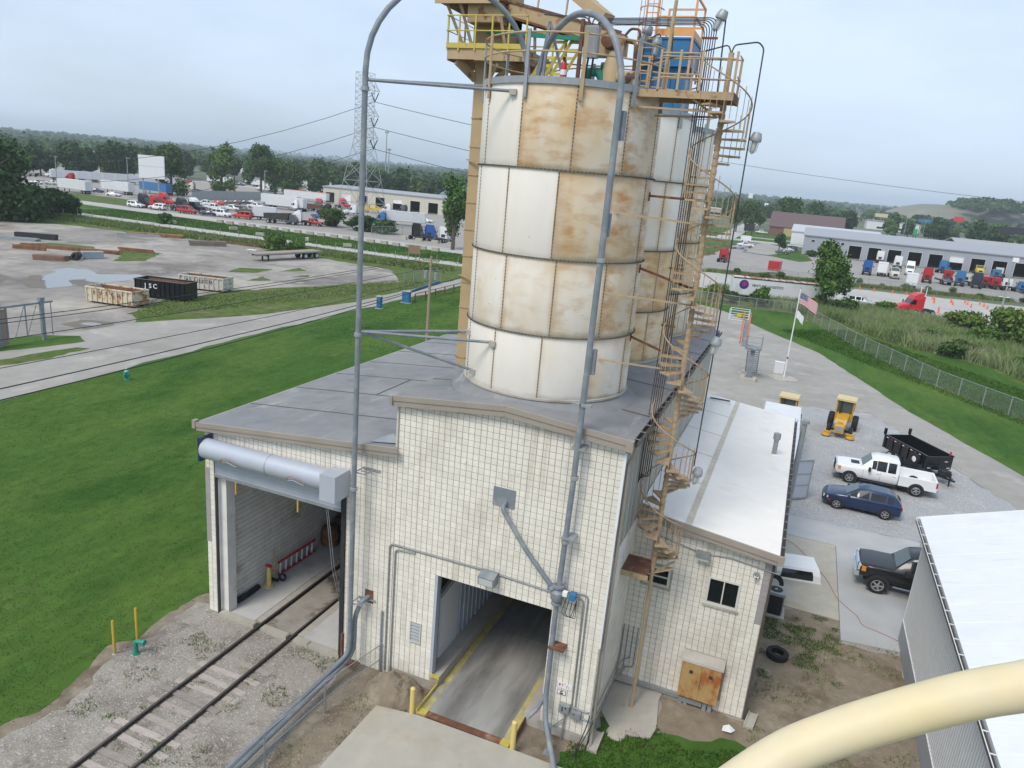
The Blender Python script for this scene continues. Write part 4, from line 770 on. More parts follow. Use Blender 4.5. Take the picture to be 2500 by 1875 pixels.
# ---- blue dust collector on the middle silo
dc = thing('dust_collector', 'blue box dust collector with an orange caged ladder and railing', 'dust collector', (-5.95,9.3,19.75))
MB().box(-.82,-.75,0,.82,.75,1.55).obj('hopper', M['blue'], dc); MB().box(-.95,-.88,1.55,.95,.88,2.42).obj('plenum', M['blue'], dc); MB().box(-1.0,-.93,1.52,1.0,.93,1.6).box(-.99,-.92,2.4,.99,.92,2.46).obj('flange', M['blue'], dc)
for x in (-.5,.0,.5): MB().box(x-.03,-.79,.1,x+.03,-.75,1.5).obj('rib', M['blue'], dc)
MB().box(-.1,-.81,.5,.35,-.75,1.3).obj('access_door', M['blue'], dc)
ox, oz = .35, 2.46
for x, y in ((-.35,-.9),(.95,-.9),(.95,.9),(-.35,.9)): MB().box(x-.035,y-.035,1.2 if x > 0 else 2.4,x+.035,y+.035,3.75).obj('railing_post', M['orange'], dc)
for z in (3.1, 3.72): MB().bar((-.35,-.9,z),(.95,-.9,z),.06).bar((.95,-.9,z),(.95,.9,z),.06).bar((-.35,.9,z),(.95,.9,z),.06).obj('rail', M['orange'], dc)
MB().box(-.35,-.93,2.5,.95,-.89,2.72).box(.93,-.9,2.5,.97,.9,2.72).obj('toe_board', M['orange'], dc)
for x in (-.74,-.34): MB().bar((x,-.95,.6),(x,-.95,3.85),.05).obj('ladder_stile', M['orange'], dc)
rg = MB().bar((-.74,-.95,0),(-.34,-.95,0),.03).mesh('rung', M['orange'])
for k in range(11): link('rung', rg, dc, (0,0,.7+.28*k))
for z in (2.3, 2.8, 3.3, 3.9): MB().tube([(-.54+.4*cos(a),-.97-.62*max(0,sin(a)) ,z) for a in [PI*k/12 for k in range(13)]],.025,5).obj('cage_hoop', M['orange'], dc)
for a in (PI*.15,PI*.38,PI*.62,PI*.85): MB().bar((-.54+.4*cos(a),-.97-.62*sin(a),2.3),(-.54+.4*cos(a),-.97-.62*sin(a),3.9),.04,.02).obj('cage_strap', M['orange'], dc)
# ================================================================ GROUND
G = {}
G['far'] = mat('far_ground', (.11,.13,.075), .95, .2, .01, coord='World', col2=[((.2,.2,.15),(.55,.7),.012)])
G['lawn'] = mat('lawn_grass', (.050,.110,.020), .95, .2, 2.2, coord='World', stretch=(1,.45,1), col2=[((.06,.128,.023),(.45,.62),.8,(1,.05,1)),((.098,.158,.032),(.42,.72),.11),((.026,.08,.012),(.5,.74),.2),((.15,.155,.06),(.64,.82),.45)], bump=.3, bscale=14, spec=.1)
G['rough'] = mat('rough_grass', (.085,.13,.03), .95, .3, .8, coord='World', col2=[((.14,.14,.06),(.48,.7),.2),((.2,.175,.11),(.58,.75),.7)], bump=.4, bscale=8, spec=.1)
G['gravel'] = mat('yard_gravel', (.275,.25,.222), .95, .18, .6, coord='World', col2=[((.42,.385,.33),(.46,.62),.06),((.17,.152,.135),(.5,.66),.1),((.22,.165,.11),(.6,.76),.06),((.45,.42,.37),(.62,.72),.35)], bump=.4, bscale=12)
G['lot'] = mat('truck_lot', (.32,.295,.265), .9, .12, .3, coord='World', col2=[((.29,.27,.25),(.5,.7),.06)])
G['lane'] = mat('lane_surface', (.34,.318,.285), .9, .1, .8, coord='World', col2=[((.28,.26,.23),(.45,.7),.16),((.42,.395,.35),(.56,.72),.33),((.2,.185,.155),(.66,.8),.5)])
G['road'] = mat('road_surface', (.44,.425,.39), .9, .08, .5, coord='World', col2=(.38,.36,.33), t=(.5,.7), scale2=.08)
G['ballast'] = mat('ballast_gravel', (.34,.305,.26), .95, .3, 15, coord='World', col2=[((.19,.16,.13),(.48,.68),.45),((.42,.40,.37),(.58,.66),6.0),((.15,.125,.095),(.56,.72),1.2)], bump=.8, bscale=16)
G['dirt'] = mat('bare_dirt', (.245,.2,.145), .95, .2, 2.5, coord='World', col2=[((.13,.095,.06),(.5,.68),.5),((.34,.29,.22),(.55,.72),.8),((.05,.085,.02),(.64,.72),.9)], bump=.6, bscale=14)
G['gravelp'] = mat('parking_gravel', (.36,.36,.36), .95, .22, 8, coord='World', col2=[((.27,.245,.21),(.52,.72),.28),((.45,.45,.45),(.56,.7),.5)], bump=.5, bscale=18)
G['water'] = mat('puddle_water', (.2,.19,.17), .04, .05, 1, coord='World', spec=.9)
G['mud'] = mat('wet_mud', (.16,.135,.1), .6, .15, .5, coord='World')
def sheet(name, pts, m, z, kind='structure', seg=None, jit=.28):
    """a flat piece of ground; long edges are broken up and jittered so that borders look worn"""
    P = [Vector((x, y, 0)) for x, y in pts]; out = []; r = random.Random(len(pts)+int(pts[0][0]*7))
    if seg:
        for a, b in zip(P, P[1:]+P[:1]):
            n = max(1, int((b-a).length/seg))
            for k in range(n):
                q = a.lerp(b, k/n); j = seg*jit
                out.append((q.x+r.uniform(-j,j), q.y+r.uniform(-j,j), z))
    else: out = [(p.x, p.y, z) for p in P]
    vs, _, fs, *_ = delaunay_2d_cdt([Vector(q[:2]) for q in out], [], [list(range(len(out)))], 1, 1e-4)
    F = []
    for f in fs:
        a, b, c = (vs[i] for i in f[:3]); F.append(f if (b-a).cross(c-a) > 0 else f[::-1])
    me = bpy.data.meshes.new(name); me.from_pydata([(q.x, q.y, z) for q in vs], [], F); me.update(); me.materials.append(m)
    return link(name, me, kind=kind)
# the one base sheet reaching the horizon
sheet('ground', [(-9000,-300),(9000,-300),(9000,9000),(-9000,9000)], G['far'], -.05)
sheet('lawn', [(-49,-30),(-18,-30),(-18,122),(-49.6,122)], G['lawn'], 0.0)
sheet('rough_ground', [(-400,-30),(-48,-30),(-48,122),(-400,122)], G['rough'], -.012)
sheet('yard', [(-175,-30),(-60,-30),(-59,26),(-61,34),(-63.5,36.4),(-68,44.5),(-67.6,54.5),(-60.5,72.8),(-56.6,79.5),(-66,90.5),(-84,92.5),(-97,94),(-110,93.5),(-128,90),(-141,88),(-150,80),(-165,60)], G['gravel'], -.006, seg=1.6)
sheet('lane', [(-46.9,-30),(-47.6,8),(-49,33),(-49.6,84),(-49.7,122),(-53.3,122),(-52.9,90),(-52.5,60),(-55.5,44),(-61,33),(-62,-30)], G['lane'], .004, seg=2.2, jit=.14)
sheet('grass_wedge', [(-64.5,36),(-59.5,37.6),(-55,47),(-53.2,60),(-53.2,92),(-56.5,80.5),(-60,73.5),(-66,56),(-67.2,45)], G['rough'], .008, seg=1.1)
sheet('grass_patch', [(-99.5,65.8),(-95.5,60.5),(-93.6,64.5),(-99,73),(-105,72),(-104,66)], G['rough'], .006, seg=.9)
sheet('grass_patch', [(-118,64),(-111,62.5),(-107,67),(-110,69.5),(-117,67)], G['rough'], .006, seg=.9)
sheet('grass_patch', [(-61.2,14),(-59.3,18),(-57.9,22.4),(-57.6,25.5),(-59.6,26.4),(-62,24.6),(-63.5,20),(-64,14)], G['lawn'], .010, seg=.8)
sheet('grass_patch', [(-56,12),(-54.6,20),(-55.2,24),(-56.2,23.6),(-57.2,14)], G['rough'], .012, seg=.7)
for q in ([(-79,66),(-76,69),(-77,74),(-81,71)],[(-75,73),(-73,77),(-76,79)],[(-72,62),(-70,65),(-73,67)],[(-71,70),(-69,72),(-70,74)]): sheet('grass_patch', q, G['rough'], .006, seg=.6)
pud = [(-81.2,39.6),(-87.9,44.0),(-89.4,45.4),(-91,48.2),(-92.7,48.8),(-93.0,51.6),(-90.2,52.7),(-86.6,50.9),(-83.9,54.8),(-80.9,54.6),(-80.8,49.8),(-80.8,46.6),(-82.5,46.2),(-84.3,47.0),(-84.7,45.1),(-81.2,43.0)]
sheet('puddle', pud, G['water'], .008, seg=.7)
sheet('puddle', [(-63.6,29.9),(-63.7,30.6),(-63.2,31.1),(-62.1,31.0),(-61.9,30.2),(-62.6,29.8)], G['water'], .008, seg=.35)
sheet('mud_patch', [(-86.8,40.4),(-90.5,44.5),(-89.6,45.3),(-87.9,44.0),(-81.2,39.6),(-82.8,38.7)], G['mud'], .003, seg=.6); sheet('mud_patch', [(-93,42.2),(-89.7,41.5),(-87.3,38.4),(-95,37)], G['mud'], .003, seg=.6)
sheet('mud_patch', [(-64.6,28.6),(-65,31.2),(-62,32.4),(-60.4,30.6),(-61.5,28.6)], G['mud'], .002, seg=.5)
# two roads beyond the yard, the grass between them and the truck lots
sheet('road', [(-420,102.6),(-160,102.6),(-60,106.8),(-60,112.2),(-160,109),(-420,109)], G['road'], .004)
sheet('verge', [(-420,109),(-160,109),(-60,112.2),(-54,122),(-54,126),(-420,127)], G['lawn'], .0)
sheet('road', [(-420,127.6),(-54,126.6),(-54,134.6),(-420,135.6)], G['road'], .006)
sheet('truck_lot', [(-420,135.6),(-54,134.6),(-54,300),(-420,330)], G['lot'], .0)
sheet('verge', [(-260,136.2),(-176,136),(-176,152),(-205,156),(-260,151)], G['rough'], .008, seg=2)
# south side of the plant: ballast, dirt, approach slab, lawns right
sheet('ballast', [(-18.95,1.5),(-18.9,.3),(-19.8,.2),(-19.6,-1.6),(-19.3,-2.4),(-19.9,-3.4),(-19.2,-5),(-18.9,-6.1),(-19.4,-7.8),(-19.7,-12),(-5,-12),(-5,-2),(-10.9,.1),(-12.9,.1)], G['ballast'], .012, seg=.35)
sheet('dirt_edge', [(-18.9,2.6),(-19.3,2.4),(-20.0,.6),(-20.1,-1.5),(-19.8,-2.6),(-20.4,-3.3),(-19.8,-5),(-19.4,-6.2),(-19.9,-7.8),(-20.2,-12),(-18.6,-12),(-18.6,0)], G['dirt'], .006, seg=.3)
sheet('dirt_yard', [(-12.6,.15),(-9.3,.15),(-9.1,-1.5),(-10.6,-1.8),(-10.9,-8),(-11.6,-8),(-12.2,-3)], G['dirt'], .02, seg=.3)
sheet('dirt_yard', [(-5.9,.1),(-3.7,.1),(-3.7,-1.2),(-3.5,-9),(-6,-9)], G['dirt'], .016, seg=.3)
sheet('dirt_yard', [(-2.0,3.66),(.8,3.66),(.8,12),(4.0,12.2),(4.0,10.3),(6.3,10.6),(6.4,-14),(-4,-14),(-3,.4),(-2.0,1.8)], G['dirt'], .010, seg=.5)
sheet('grass_patch', [(-3.6,1.5),(-2.6,1.2),(-1.6,1.7),(-.6,1.9),(.6,2.6),(1.6,1.9),(1.4,-2),(0,-10),(-4.6,-10),(-4.3,-.6),(-3.7,-.2)], G['lawn'], .02, seg=.4)
slab = sheet('approach_slab_top', [], G['lane'], 0) if False else None
ap = MB().prism([(-10.35,-1.75),(-8.9,-1.52),(-5.8,-1.47),(-3.9,-1.45),(-3.9,-9),(-10.5,-9)], -.1, .26).obj('approach_slab', M['conco'], kind='structure')
MB().prism([(-3.72,1.75),(-3.3,1.2),(-2.6,1.05),(-1.95,1.25),(-1.85,1.8),(-2.05,3.2),(-2.0,3.66),(-3.72,3.66)], -.1, .07).obj('stair_pad', M['conc'], kind='structure')
MB().box(.8,12.1,-.1,4.0,22.3,.05).obj('old_slab', M['conco'], kind='structure')
MB().prism([(4.02,10.5),(6.4,10.85),(6.4,12),(8.3,22.6),(4.02,22.4)], -.12, .08).prism([(.8,19.7),(4.0,19.7),(4.0,22.4),(.8,22.4)], -.1, .075).obj('new_slab', M['concn'], kind='structure')
MB().box(4.0,19.55,.05,4.03,22.4,.082).bar((5.9,17.3,.083),(6.0,22.5,.083),.03,.006).bar((4.05,17.3,.083),(8.0,17.3,.083),.03,.006).obj('slab_joint', M['conc'], kind='structure')
sheet('gravel_parking', [(.8,22.3),(8.3,22.6),(14.8,31),(7.4,49.3),(1.8,47.3),(-1.2,47),(-1.2,24)], G['gravelp'], .02, seg=.8)
sheet('apron', [(-3.9,19.6),(1.5,22),(1.8,47.3),(7.4,49.3),(14.8,31),(26,12),(29,16),(16.8,38.4),(10.6,52.5),(3.2,74),(-3,84),(-10.6,97),(-19,104),(-30,104),(-28,60),(-19.2,19.6)], G['lane'], .012, seg=2.5, jit=.05)
sheet('plant_yard', [(-19.2,-12),(60,-12),(60,60),(5,130),(-30,130),(-30,122),(-18,122),(-18,19)], G['lane'], -.008)
sheet('lawn', [(60,-20),(29.5,16),(17,38.2),(10.7,52.5),(3.3,74),(-3,84),(-10.5,97.3),(-19,104.5),(-22,103.5),(-1,105.3),(8.8,80),(14.9,65.2),(19.8,57.6),(45,22),(80,-20)], G['lawn'], .008, seg=1.5, jit=.06)
sheet('reed_bed_ground', [(80,-20),(45,22),(19.8,57.6),(14.9,65.2),(8.8,80),(-1,105),(-22,104),(-25,124),(3,127),(22,123),(60,118),(120,100),(140,0)], G['rough'], .004, seg=2)
sheet('grass_strip', [(20.8,57.6),(15.8,65.4),(10.5,78.5),(8,92),(12.8,87.4),(18,85.4),(22.4,81.3),(24.2,72.5),(28,66),(36,60),(60,40),(90,10),(60,8)], G['lawn'], .012, seg=1.2)
sheet('training_lot', [(-60,124),(3,124),(24,122),(80,112),(120,150),(44,163),(9,156.5),(-60,149)], G['road'], .012, seg=3)
sheet('repair_yard', [(-60,150),(-22,155),(9,162.5),(45,171),(130,180),(130,252),(-2,252),(-3,228),(-12,228),(-19.5,232),(-20,290),(-26,290),(-27,200),(-60,200)], G['lot'], .014, seg=3)
sheet('verge', [(-19,233),(-12,229),(-2,216),(1.5,228),(-2,262),(-8,300),(-19,289)], G['lawn'], .018, seg=1.2); sheet('driveway', [(-19.3,233),(-12.2,231),(-7.2,250),(-7,275),(-17,300),(-19.3,287)], G['lane'], .022)
sheet('verge', [(-60,200),(-27,200),(-26,240),(-23,243),(-26,290),(-60,290)], G['lawn'], .018, seg=1.2)
sheet('main_road', [(-400,296),(400,296),(400,309),(-400,309)], G['road'], .02); sheet('verge', [(-60,309),(140,309),(140,420),(-60,420)], G['lawn'], .012)
sheet('main_road', [(-60,330),(-8,330),(-8,337),(-60,337)], G['road'], .026); sheet('main_road', [(-38,309),(-30,309),(-60,1500),(-75,1500)], G['road'], .03)
sheet('far_lot', [(0,330),(200,330),(200,460),(40,460)], G['lot'], .02)
sheet('rubble_patch', [(19.2,41.6),(20.6,40.4),(21.9,41.4),(20.8,43.2),(19.6,43)], G['gravelp'], .03, seg=.3)
disc = MB().lathe([(1.42,.0),(1.42,.05),(0,.06)],(-.15,57.3,0),28).obj('flagpole_plinth', M['base'], kind='structure')
# the railway track: every rail and tie a piece of it
trk = thing('railway_track', 'rusty single railway track running over ballast into the shed', 'track', (-15.84,-6,0))
rp_ = MB().prismx([(-.065,0),(.065,0),(.065,.02),(.012,.035),(.012,.11),(.036,.12),(.036,.155),(-.036,.155),(-.036,.12),(-.012,.11),(-.012,.035),(-.065,.02)], -6, 20)
rm = rp_.mesh('rail', M['steel'])
for x in (-.735, .735): link('rail', rm, trk, (x,0,-.01))
r = random.Random(5); tms = [MB().prismx([(-1.25,-.1),(1.25,-.1),(1.27,.02),(1.2,.035),(-1.22,.03),(-1.26,.0)],-.11,.11).mesh('tie', M['tie']) for _ in range(1)]
for k in range(19):
    y = -5.6+.535*k+r.uniform(-.06,.06)
    o = link('tie', tms[0], trk, (r.uniform(-.1,.12),y,r.uniform(.0,.025)), R(r.uniform(-2.5,2.5)))
pm = MB().box(-.09,-.16,.02,.09,.16,.045).mesh('tie_plate', M['steel'])
for k in range(19):
    for x in (-.735,.735): link('tie_plate', pm, trk, (x,-5.6+.535*k,0))
# loose stone and weeds near the camera
def scatter(name, m, n, inside, size, zf=0, seed=1, flat=.6, kind='stuff'):
    r = np.random.RandomState(seed); base = np.array([(1,0,0),(-.5,.87,0),(-.5,-.87,0),(.1,.1,.9),(-.2,.3,-.6)]); fc = np.array([(0,1,3),(1,2,3),(2,0,3),(1,0,4),(2,1,4),(0,2,4)])
    V = []; F = []; c = 0
    pts = []
    while len(pts) < n:
        q = inside(r)
        if q is not None: pts.append(q)
    for x, y in pts:
        s = size*(.5+r.rand()**2*1.6); a = r.rand()*6.28; ca, sa = cos(a), sin(a)
        v = base*(1+.35*(r.rand(5,3)-.5)); v = np.stack([(v[:,0]*ca-v[:,1]*sa)*s+x, (v[:,0]*sa+v[:,1]*ca)*s*(.6+.4*r.rand())+y, v[:,2]*s*flat+zf], 1)
        V.append(v); F.append(fc+c); c += 5
    me = bpy.data.meshes.new(name); me.from_pydata(np.concatenate(V).tolist(), [], np.concatenate(F).tolist()); me.materials.append(m); return link(name, me, kind=kind)
stone = mat('stone', (.43,.4,.355), .9, .1, 3, rnd=.45, island=True)
def in_ballast(r):
    x, y = r.uniform(-19.6,-11.2), r.uniform(-8,0); w = (mnoise.noise(Vector((x*.5,y*.5,3)))+.5)
    if x > -12.6 and r.rand() < .6: return None
    return (x, y) if r.rand() < .35+.7*w+(.35 if x < -17 else 0) and x > (-19.1 if y < -4 else -18.95 if y > -1.5 else -19.4)+.2*sin(y*2) else None
scatter('loose_ballast', stone, 15000, in_ballast, .018, .015, 2)
scatter('loose_gravel', stone, 5000, lambda r: (lambda x, y: (x, y) if y > 22.6+max(0,(x-8))*1.3 else None)(r.uniform(1,13), r.uniform(22.8,46)), .035, .02, 3)
dirtm = mat('soil_clod', (.26,.215,.155), .95, .2, 4, rnd=.3, island=True)
scatter('soil_clods', dirtm, 2600, lambda r: (r.uniform(.9,6.1), r.uniform(-6,11.5)), .03, .012, 4, .4)
scatter('soil_clods', dirtm, 1500, lambda r: (r.uniform(-12.2,-9.3), r.uniform(-6,-.05)), .03, .02, 5, .5)
# heap of spoil by the wall
hp_ = MB(); n = 26
for j in range(n):
    for i in range(n):
        x, y = -1.25+2.5*i/(n-1), -1.0+2.0*j/(n-1); d = math.hypot(x/1.1, y/.85); h = max(0,1-d)**.8*.75*(1+.5*mnoise.noise(Vector((x*4,y*4,1))))+.07*mnoise.noise(Vector((x*9,y*9,5)))*max(0,1.1-d)
        hp_.v.append((x,y,h-.03))
hp_.f += [(j*n+i,j*n+i+1,(j+1)*n+i+1,(j+1)*n+i) for j in range(n-1) for i in range(n-1)]
tag(hp_.obj('spoil_heap', G['dirt'], None, False), 'heap of stony soil against the facade left of the drive-through', 'soil heap').location = (-10.35,-.62,0)
# grass blades: stuff
def blades(name, m, n, inside, h, w, seed=1, lean=.35, per=3, spread=.05):
    r = np.random.RandomState(seed); pts = []
    while len(pts) < n:
        q = inside(r)
        if q is not None: pts.append(q)
    P = np.array(pts); N = len(P)*per; P = np.repeat(P, per, 0)+np.concatenate([r.randn(N,2)*spread, np.zeros((N,P.shape[1]-2))], 1) if P.shape[1] > 2 else np.repeat(P, per, 0)+r.randn(N,2)*spread
    a = r.rand(N)*6.28; hh = h*(.5+.8*r.rand(N)); z0 = P[:,2] if P.shape[1] > 2 else np.zeros(N)
    dx, dy = np.cos(a)*w/2, np.sin(a)*w/2; lx, ly = r.randn(N)*lean*hh, r.randn(N)*lean*hh
    V = np.empty((N,4,3)); V[:,0] = np.stack([P[:,0]-dx,P[:,1]-dy,z0],1); V[:,1] = np.stack([P[:,0]+dx,P[:,1]+dy,z0],1)
    V[:,2] = np.stack([P[:,0]+lx*.5+dx*.8,P[:,1]+ly*.5+dy*.8,z0+hh*.6],1); V[:,3] = np.stack([P[:,0]+lx,P[:,1]+ly,z0+hh],1)
    me = bpy.data.meshes.new(name); me.vertices.add(N*4); me.vertices.foreach_set('co', V.reshape(-1))
    I = (np.arange(N)[:,None]*4+np.array([[0,1,2,0,2,3]])).reshape(-1); me.loops.add(N*6); me.loops.foreach_set('vertex_index', I.astype(np.int32))
    me.polygons.add(N*2); me.polygons.foreach_set('loop_start', (np.arange(N*2)*3).astype(np.int32)); me.polygons.foreach_set('loop_total', np.full(N*2,3,np.int32)); me.update(); me.validate()
    me.materials.append(m); return link(name, me, kind='stuff')
gbl = mat('grass_blade', (.054,.118,.021), .95, .16, .25, coord='World', stretch=(1,.45,1), col2=[((.10,.162,.034),(.42,.72),.11),((.03,.088,.013),(.5,.74),.2)], rnd=.3, island=True, spec=.1)
weed = mat('weed_blade', (.15,.2,.06), .85, .2, .3, coord='World', rnd=.4, island=True)
def in_lawn(r):
    y = -9+(r.rand()**1.6)*50; x = r.uniform(-47.5,-19.3)
    if y < .6 and x > -19.9+.5*sin(y*1.7): return None
    return (x, y)
blades('lawn_blades', gbl, 42000, in_lawn, .035, .03, 11, .8, 3, .10)
blades('lawn_blades', gbl, 14000, lambda r: (lambda y: (r.uniform(-48.2,-20), y))(r.uniform(40,118)), .05, .08, 12, .8, 3, .2)
blades('lawn_blades', gbl, 9000, lambda r: (lambda x, y: (x, y) if y < ((1.0 if x < -1.9 else 1.7)+.3*sin(x*2)) else None)(r.uniform(-4.2,1.5), r.uniform(-8,2.4)), .10, .04, 13)
blades('weeds', gbl, 2600, lambda r: (lambda x, y: (x, y) if mnoise.noise(Vector((x*1.3,y*1.3,4)))+.25*(1-math.hypot(x-2.5,y-10)/1.6) > .1 else None)(r.uniform(1,4), r.uniform(4.2,12)), .05, .03, 14, .7, 3, .05)
blades('weeds', weed, 1500, lambda r: (lambda x, y: (x, y) if mnoise.noise(Vector((x*.8,y*.8,9))) > .12 else None)(r.uniform(.9,6.2), r.uniform(-8,11)), .10, .03, 15)
blades('weeds', weed, 900, lambda r: (lambda x, y: (x, y) if mnoise.noise(Vector((x*.9,y*.9,2))) > .2 else None)(r.uniform(-18.8,-9.2), r.uniform(-7,0)), .09, .03, 16)
blades('verge_grass', weed, 15000, lambda r: (lambda t: (-60-t*105+r.uniform(-2,2), 95.5+7*r.rand()*(1+.0*t)-(2.5 if t > .45 else 0)*r.rand()))(r.rand()), .55, .2, 17, .5, 3, .4)
blades('verge_grass', weed, 6000, lambda r: (lambda t, u: (-64+10.5*t+(-3*u), 37+43*t+3*u))(r.rand(), r.uniform(-.5,1.5)), .10, .1, 18, .7, 3, .3)
blades('verge_grass', gbl, 9000, lambda r: (r.uniform(-170,-55), r.uniform(110,126)), .12, .2, 19, .5, 3, .5)
blades('lawn_blades', gbl, 16000, lambda r: (lambda t, u: (t*42-2+u, 84-t*62+.9*u+3))(r.rand(), r.uniform(0,9)), .16, .10, 20, .5, 3, .25)
def lay(name, label, cat, loc, mb, m, rz=0, group=None):
    o = mb.obj(name, m); o.location = loc; o.rotation_euler = (0,0,rz); return tag(o, label, cat, group)
# bollards, hydrants and small things by the track
def bollard(name, label, loc, h, r_, m, group=None):
    t = thing(name, label, 'bollard', loc, group=group); MB().lathe([(r_,0),(r_,h-.03),(r_*.7,h),(0,h+.015)], n=14).obj('post', m, t, True); MB().lathe([(r_+.05,0),(r_+.03,.03),(r_,.03)], n=12).obj('collar', M['base'], t)
bollard('bollard', 'yellow bollard left of the weighbridge entrance, in front of the facade', (-9.18,-1.5,0), 1.2, .085, M['paleyel'])
bollard('bollard', 'yellow bollard right of the weighbridge entrance by the approach slab', (-5.7,-1.42,0), 1.25, .085, M['paleyel'])
bollard('marker_post', 'ochre marker post on the gravel edge, nearer to the camera', (-19.8,-3.55,0), 1.34, .05, M['ochre']); bollard('marker_post', 'ochre marker post just behind the bent green hydrant', (-19.75,-2.65,0), 1.34, .05, M['ochre'])
t = thing('hydrant', 'green bent standpipe hydrant by the ochre posts', 'hydrant', (-19.2,-3.2,0)); MB().tube(fillet([(0,0,0),(0,0,.52),(.28,.06,.52)],.14),.08,10).obj('standpipe', M['teal'], t, True); MB().cyl((.26,.055,.52),(.36,.07,.52),.1,10).cyl((0,0,.0),(0,0,.06),.13,10).obj('flange', M['teal'], t)
t = thing('fire_hydrant', 'green fire hydrant with a pale bonnet on the lawn by the lane', 'hydrant', (-45.6,19.5,0)); MB().lathe([(.2,0),(.2,.06),(.13,.1),(.13,.55),(.18,.58),(.18,.63),(.13,.66)], n=14).cyl((-.26,0,.45),(.26,0,.45),.08,10).cyl((0,-.26,.42),(0,0,.42),.1,10).obj('barrel', M['teal'], t, True); MB().lathe([(.15,.66),(.13,.78),(.06,.88),(.05,.93),(0,.95)], n=14).obj('bonnet', mat('pale_green', (.35,.6,.5), .5, .05), t, True)
lay('splash_block', 'concrete splash block at the facade corner on the grass', 'splash block', (-3.5,.25,.0), MB().box(-.16,-.45,0,.16,.45,.12).box(-.16,-.45,.12,-.11,.45,.17).box(.11,-.45,.12,.16,.45,.17), M['conco'])
lay('splash_block', 'concrete splash block at the annex corner beside the dirt yard', 'splash block', (1.0,3.7,.0), MB().box(-.16,-.4,0,.16,.4,.1).box(-.16,-.4,.1,-.11,.4,.15).box(.11,-.4,.1,.16,.4,.15), M['conco'], R(-8))
lay('manhole_slab', 'rough round concrete lump in the grass near the facade corner', 'concrete lump', (-3.0,1.0,.02), MB().lathe([(.34,0),(.3,.06),(0,.08)], n=12), M['conco'])
lay('paper_litter', 'crumpled white sheet lying at the annex corner', 'litter', (.35,2.9,.04), MB().add([(-.2,-.12,0),(.1,-.16,.05),(.22,.1,.0),(0,.2,.07),(-.18,.12,.02)],[(0,1,3),(1,2,3),(0,3,4)]), M['white'])
def tyre_mb(ro, ri, w): return MB().lathe([(ri,-w/2),(ro*.93,-w/2),(ro,-w*.36),(ro,w*.36),(ro*.93,w/2),(ri,w/2),(ri-.0,0),(ri,-w/2)], n=22)
lay('tyre', 'old tyre lying flat in weeds in the dirt yard', 'tyre', (1.65,8.05,.13), tyre_mb(.42,.24,.24), M['rubber'])
lay('tyre', 'worn tyre leaning on the annex wall behind the heat pump', 'tyre', (1.2,13.2,.42), tyre_mb(.42,.24,.24).xf(Matrix.Rotation(R(50),4,'X')), M['rubber'])
lay('tyre', 'second tyre propped under the leaning one behind the heat pump', 'tyre', (1.05,12.5,.38), tyre_mb(.38,.22,.22).xf(Matrix.Rotation(R(80),4,'Y')), M['rubber'])
t = thing('heat_pump', 'dark green grey air conditioning unit on a slab beside the annex', 'air conditioner', (1.28,11.35,0)); MB().box(-.45,-.5,0,.5,.5,.1).obj('slab', M['conc'], t)
MB().prism([(-.32,-.36),(.32,-.36),(.38,-.3),(.38,.3),(.32,.36),(-.32,.36),(-.38,.3),(-.38,-.3)],.1,1.0).obj('coil', M['blackm'], t); MB().prism([(-.35,-.39),(.35,-.39),(.41,-.33),(.41,.33),(.35,.39),(-.35,.39),(-.41,.33),(-.41,-.33)],1.0,1.12).obj('top_cover', M['galv'], t)
MB().lathe([(.28,1.125),(.05,1.135),(0,1.135)], n=18).obj('fan_grille', M['blackm'], t); MB().lathe([(.07,1.136),(0,1.15)], n=10).obj('hub', M['galv'], t)
cnm = MB().box(-.025,-.025,.1,.025,.025,1.0).mesh('corner_post', M['galv'])
for x, y in ((-.36,-.34),(.36,-.34),(.36,.34),(-.36,.34)): link('corner_post', cnm, t, (x,y,0))
for k, (x, y) in enumerate(((.36,-.05),(.36,.1),(.1,-.385),(-.1,-.385))): pass
t = thing('camper_shell', 'white pickup bed canopy with dark side windows standing on the old slab', 'canopy', (2.12,15.55,.05), R(12))
cp_ = MB(); prof = [(-.85,0),(-.82,.35),(-.66,.60),(.66,.60),(.82,.35),(.85,0)]
cp_.v = [(x, y, z) for x, (sy) in ((-1.05,1.0),(1.0,1.0)) for y, z in prof]; cp_.v = [(x-(.12*z/.6 if x > 0 else 0), y, z) for x, y, z in cp_.v]
cp_.f = [(i,i+1,7+i-0,6+i) if False else (i,6+i,7+i,i+1) for i in range(5)]+[(5,4,3,2,1,0)]
cp_.obj('shell', M['white'], t); 
for sgn in (-1,1): MB().add([(-.85,sgn*.842,.1),(.62,sgn*.842,.1),(.6,sgn*.822,.34),(-.83,sgn*.822,.34),(.56,sgn*.73,.5),(-.8,sgn*.73,.5)],[(0,1,2,3),(3,2,4,5)]).xf(Matrix.Translation((0,sgn*.01,0))).obj('side_window', M['glass'], t)
MB().add([(1.015,-.78,.03),(1.015,.78,.03),(.915,.62,.56),(.915,-.62,.56)],[(0,1,2,3)]).obj('rear_window', M['glass'], t); MB().box(-1.06,-.87,0,1.02,-.83,.05).box(-1.06,.83,0,1.02,.87,.05).obj('base_rail', M['white'], t)
hs = [(1.3,19.3),(1.5,19.1),(2.1,18.5),(3.0,16.8),(3.6,15.4),(3.9,14.1),(4.2,13.5),(4.8,12.7),(4.85,12.1),(5.6,11.9),(6.35,11.55)]
lay('garden_hose', 'thin orange hose snaking over the slabs to the white roofed building', 'hose', (0,0,0), MB().tube(fillet([(x,y,.10 if x > 4 else .075) for x, y in hs],.5,4),.010,6), mat('hose_orange', (.42,.15,.09), .6, .05))
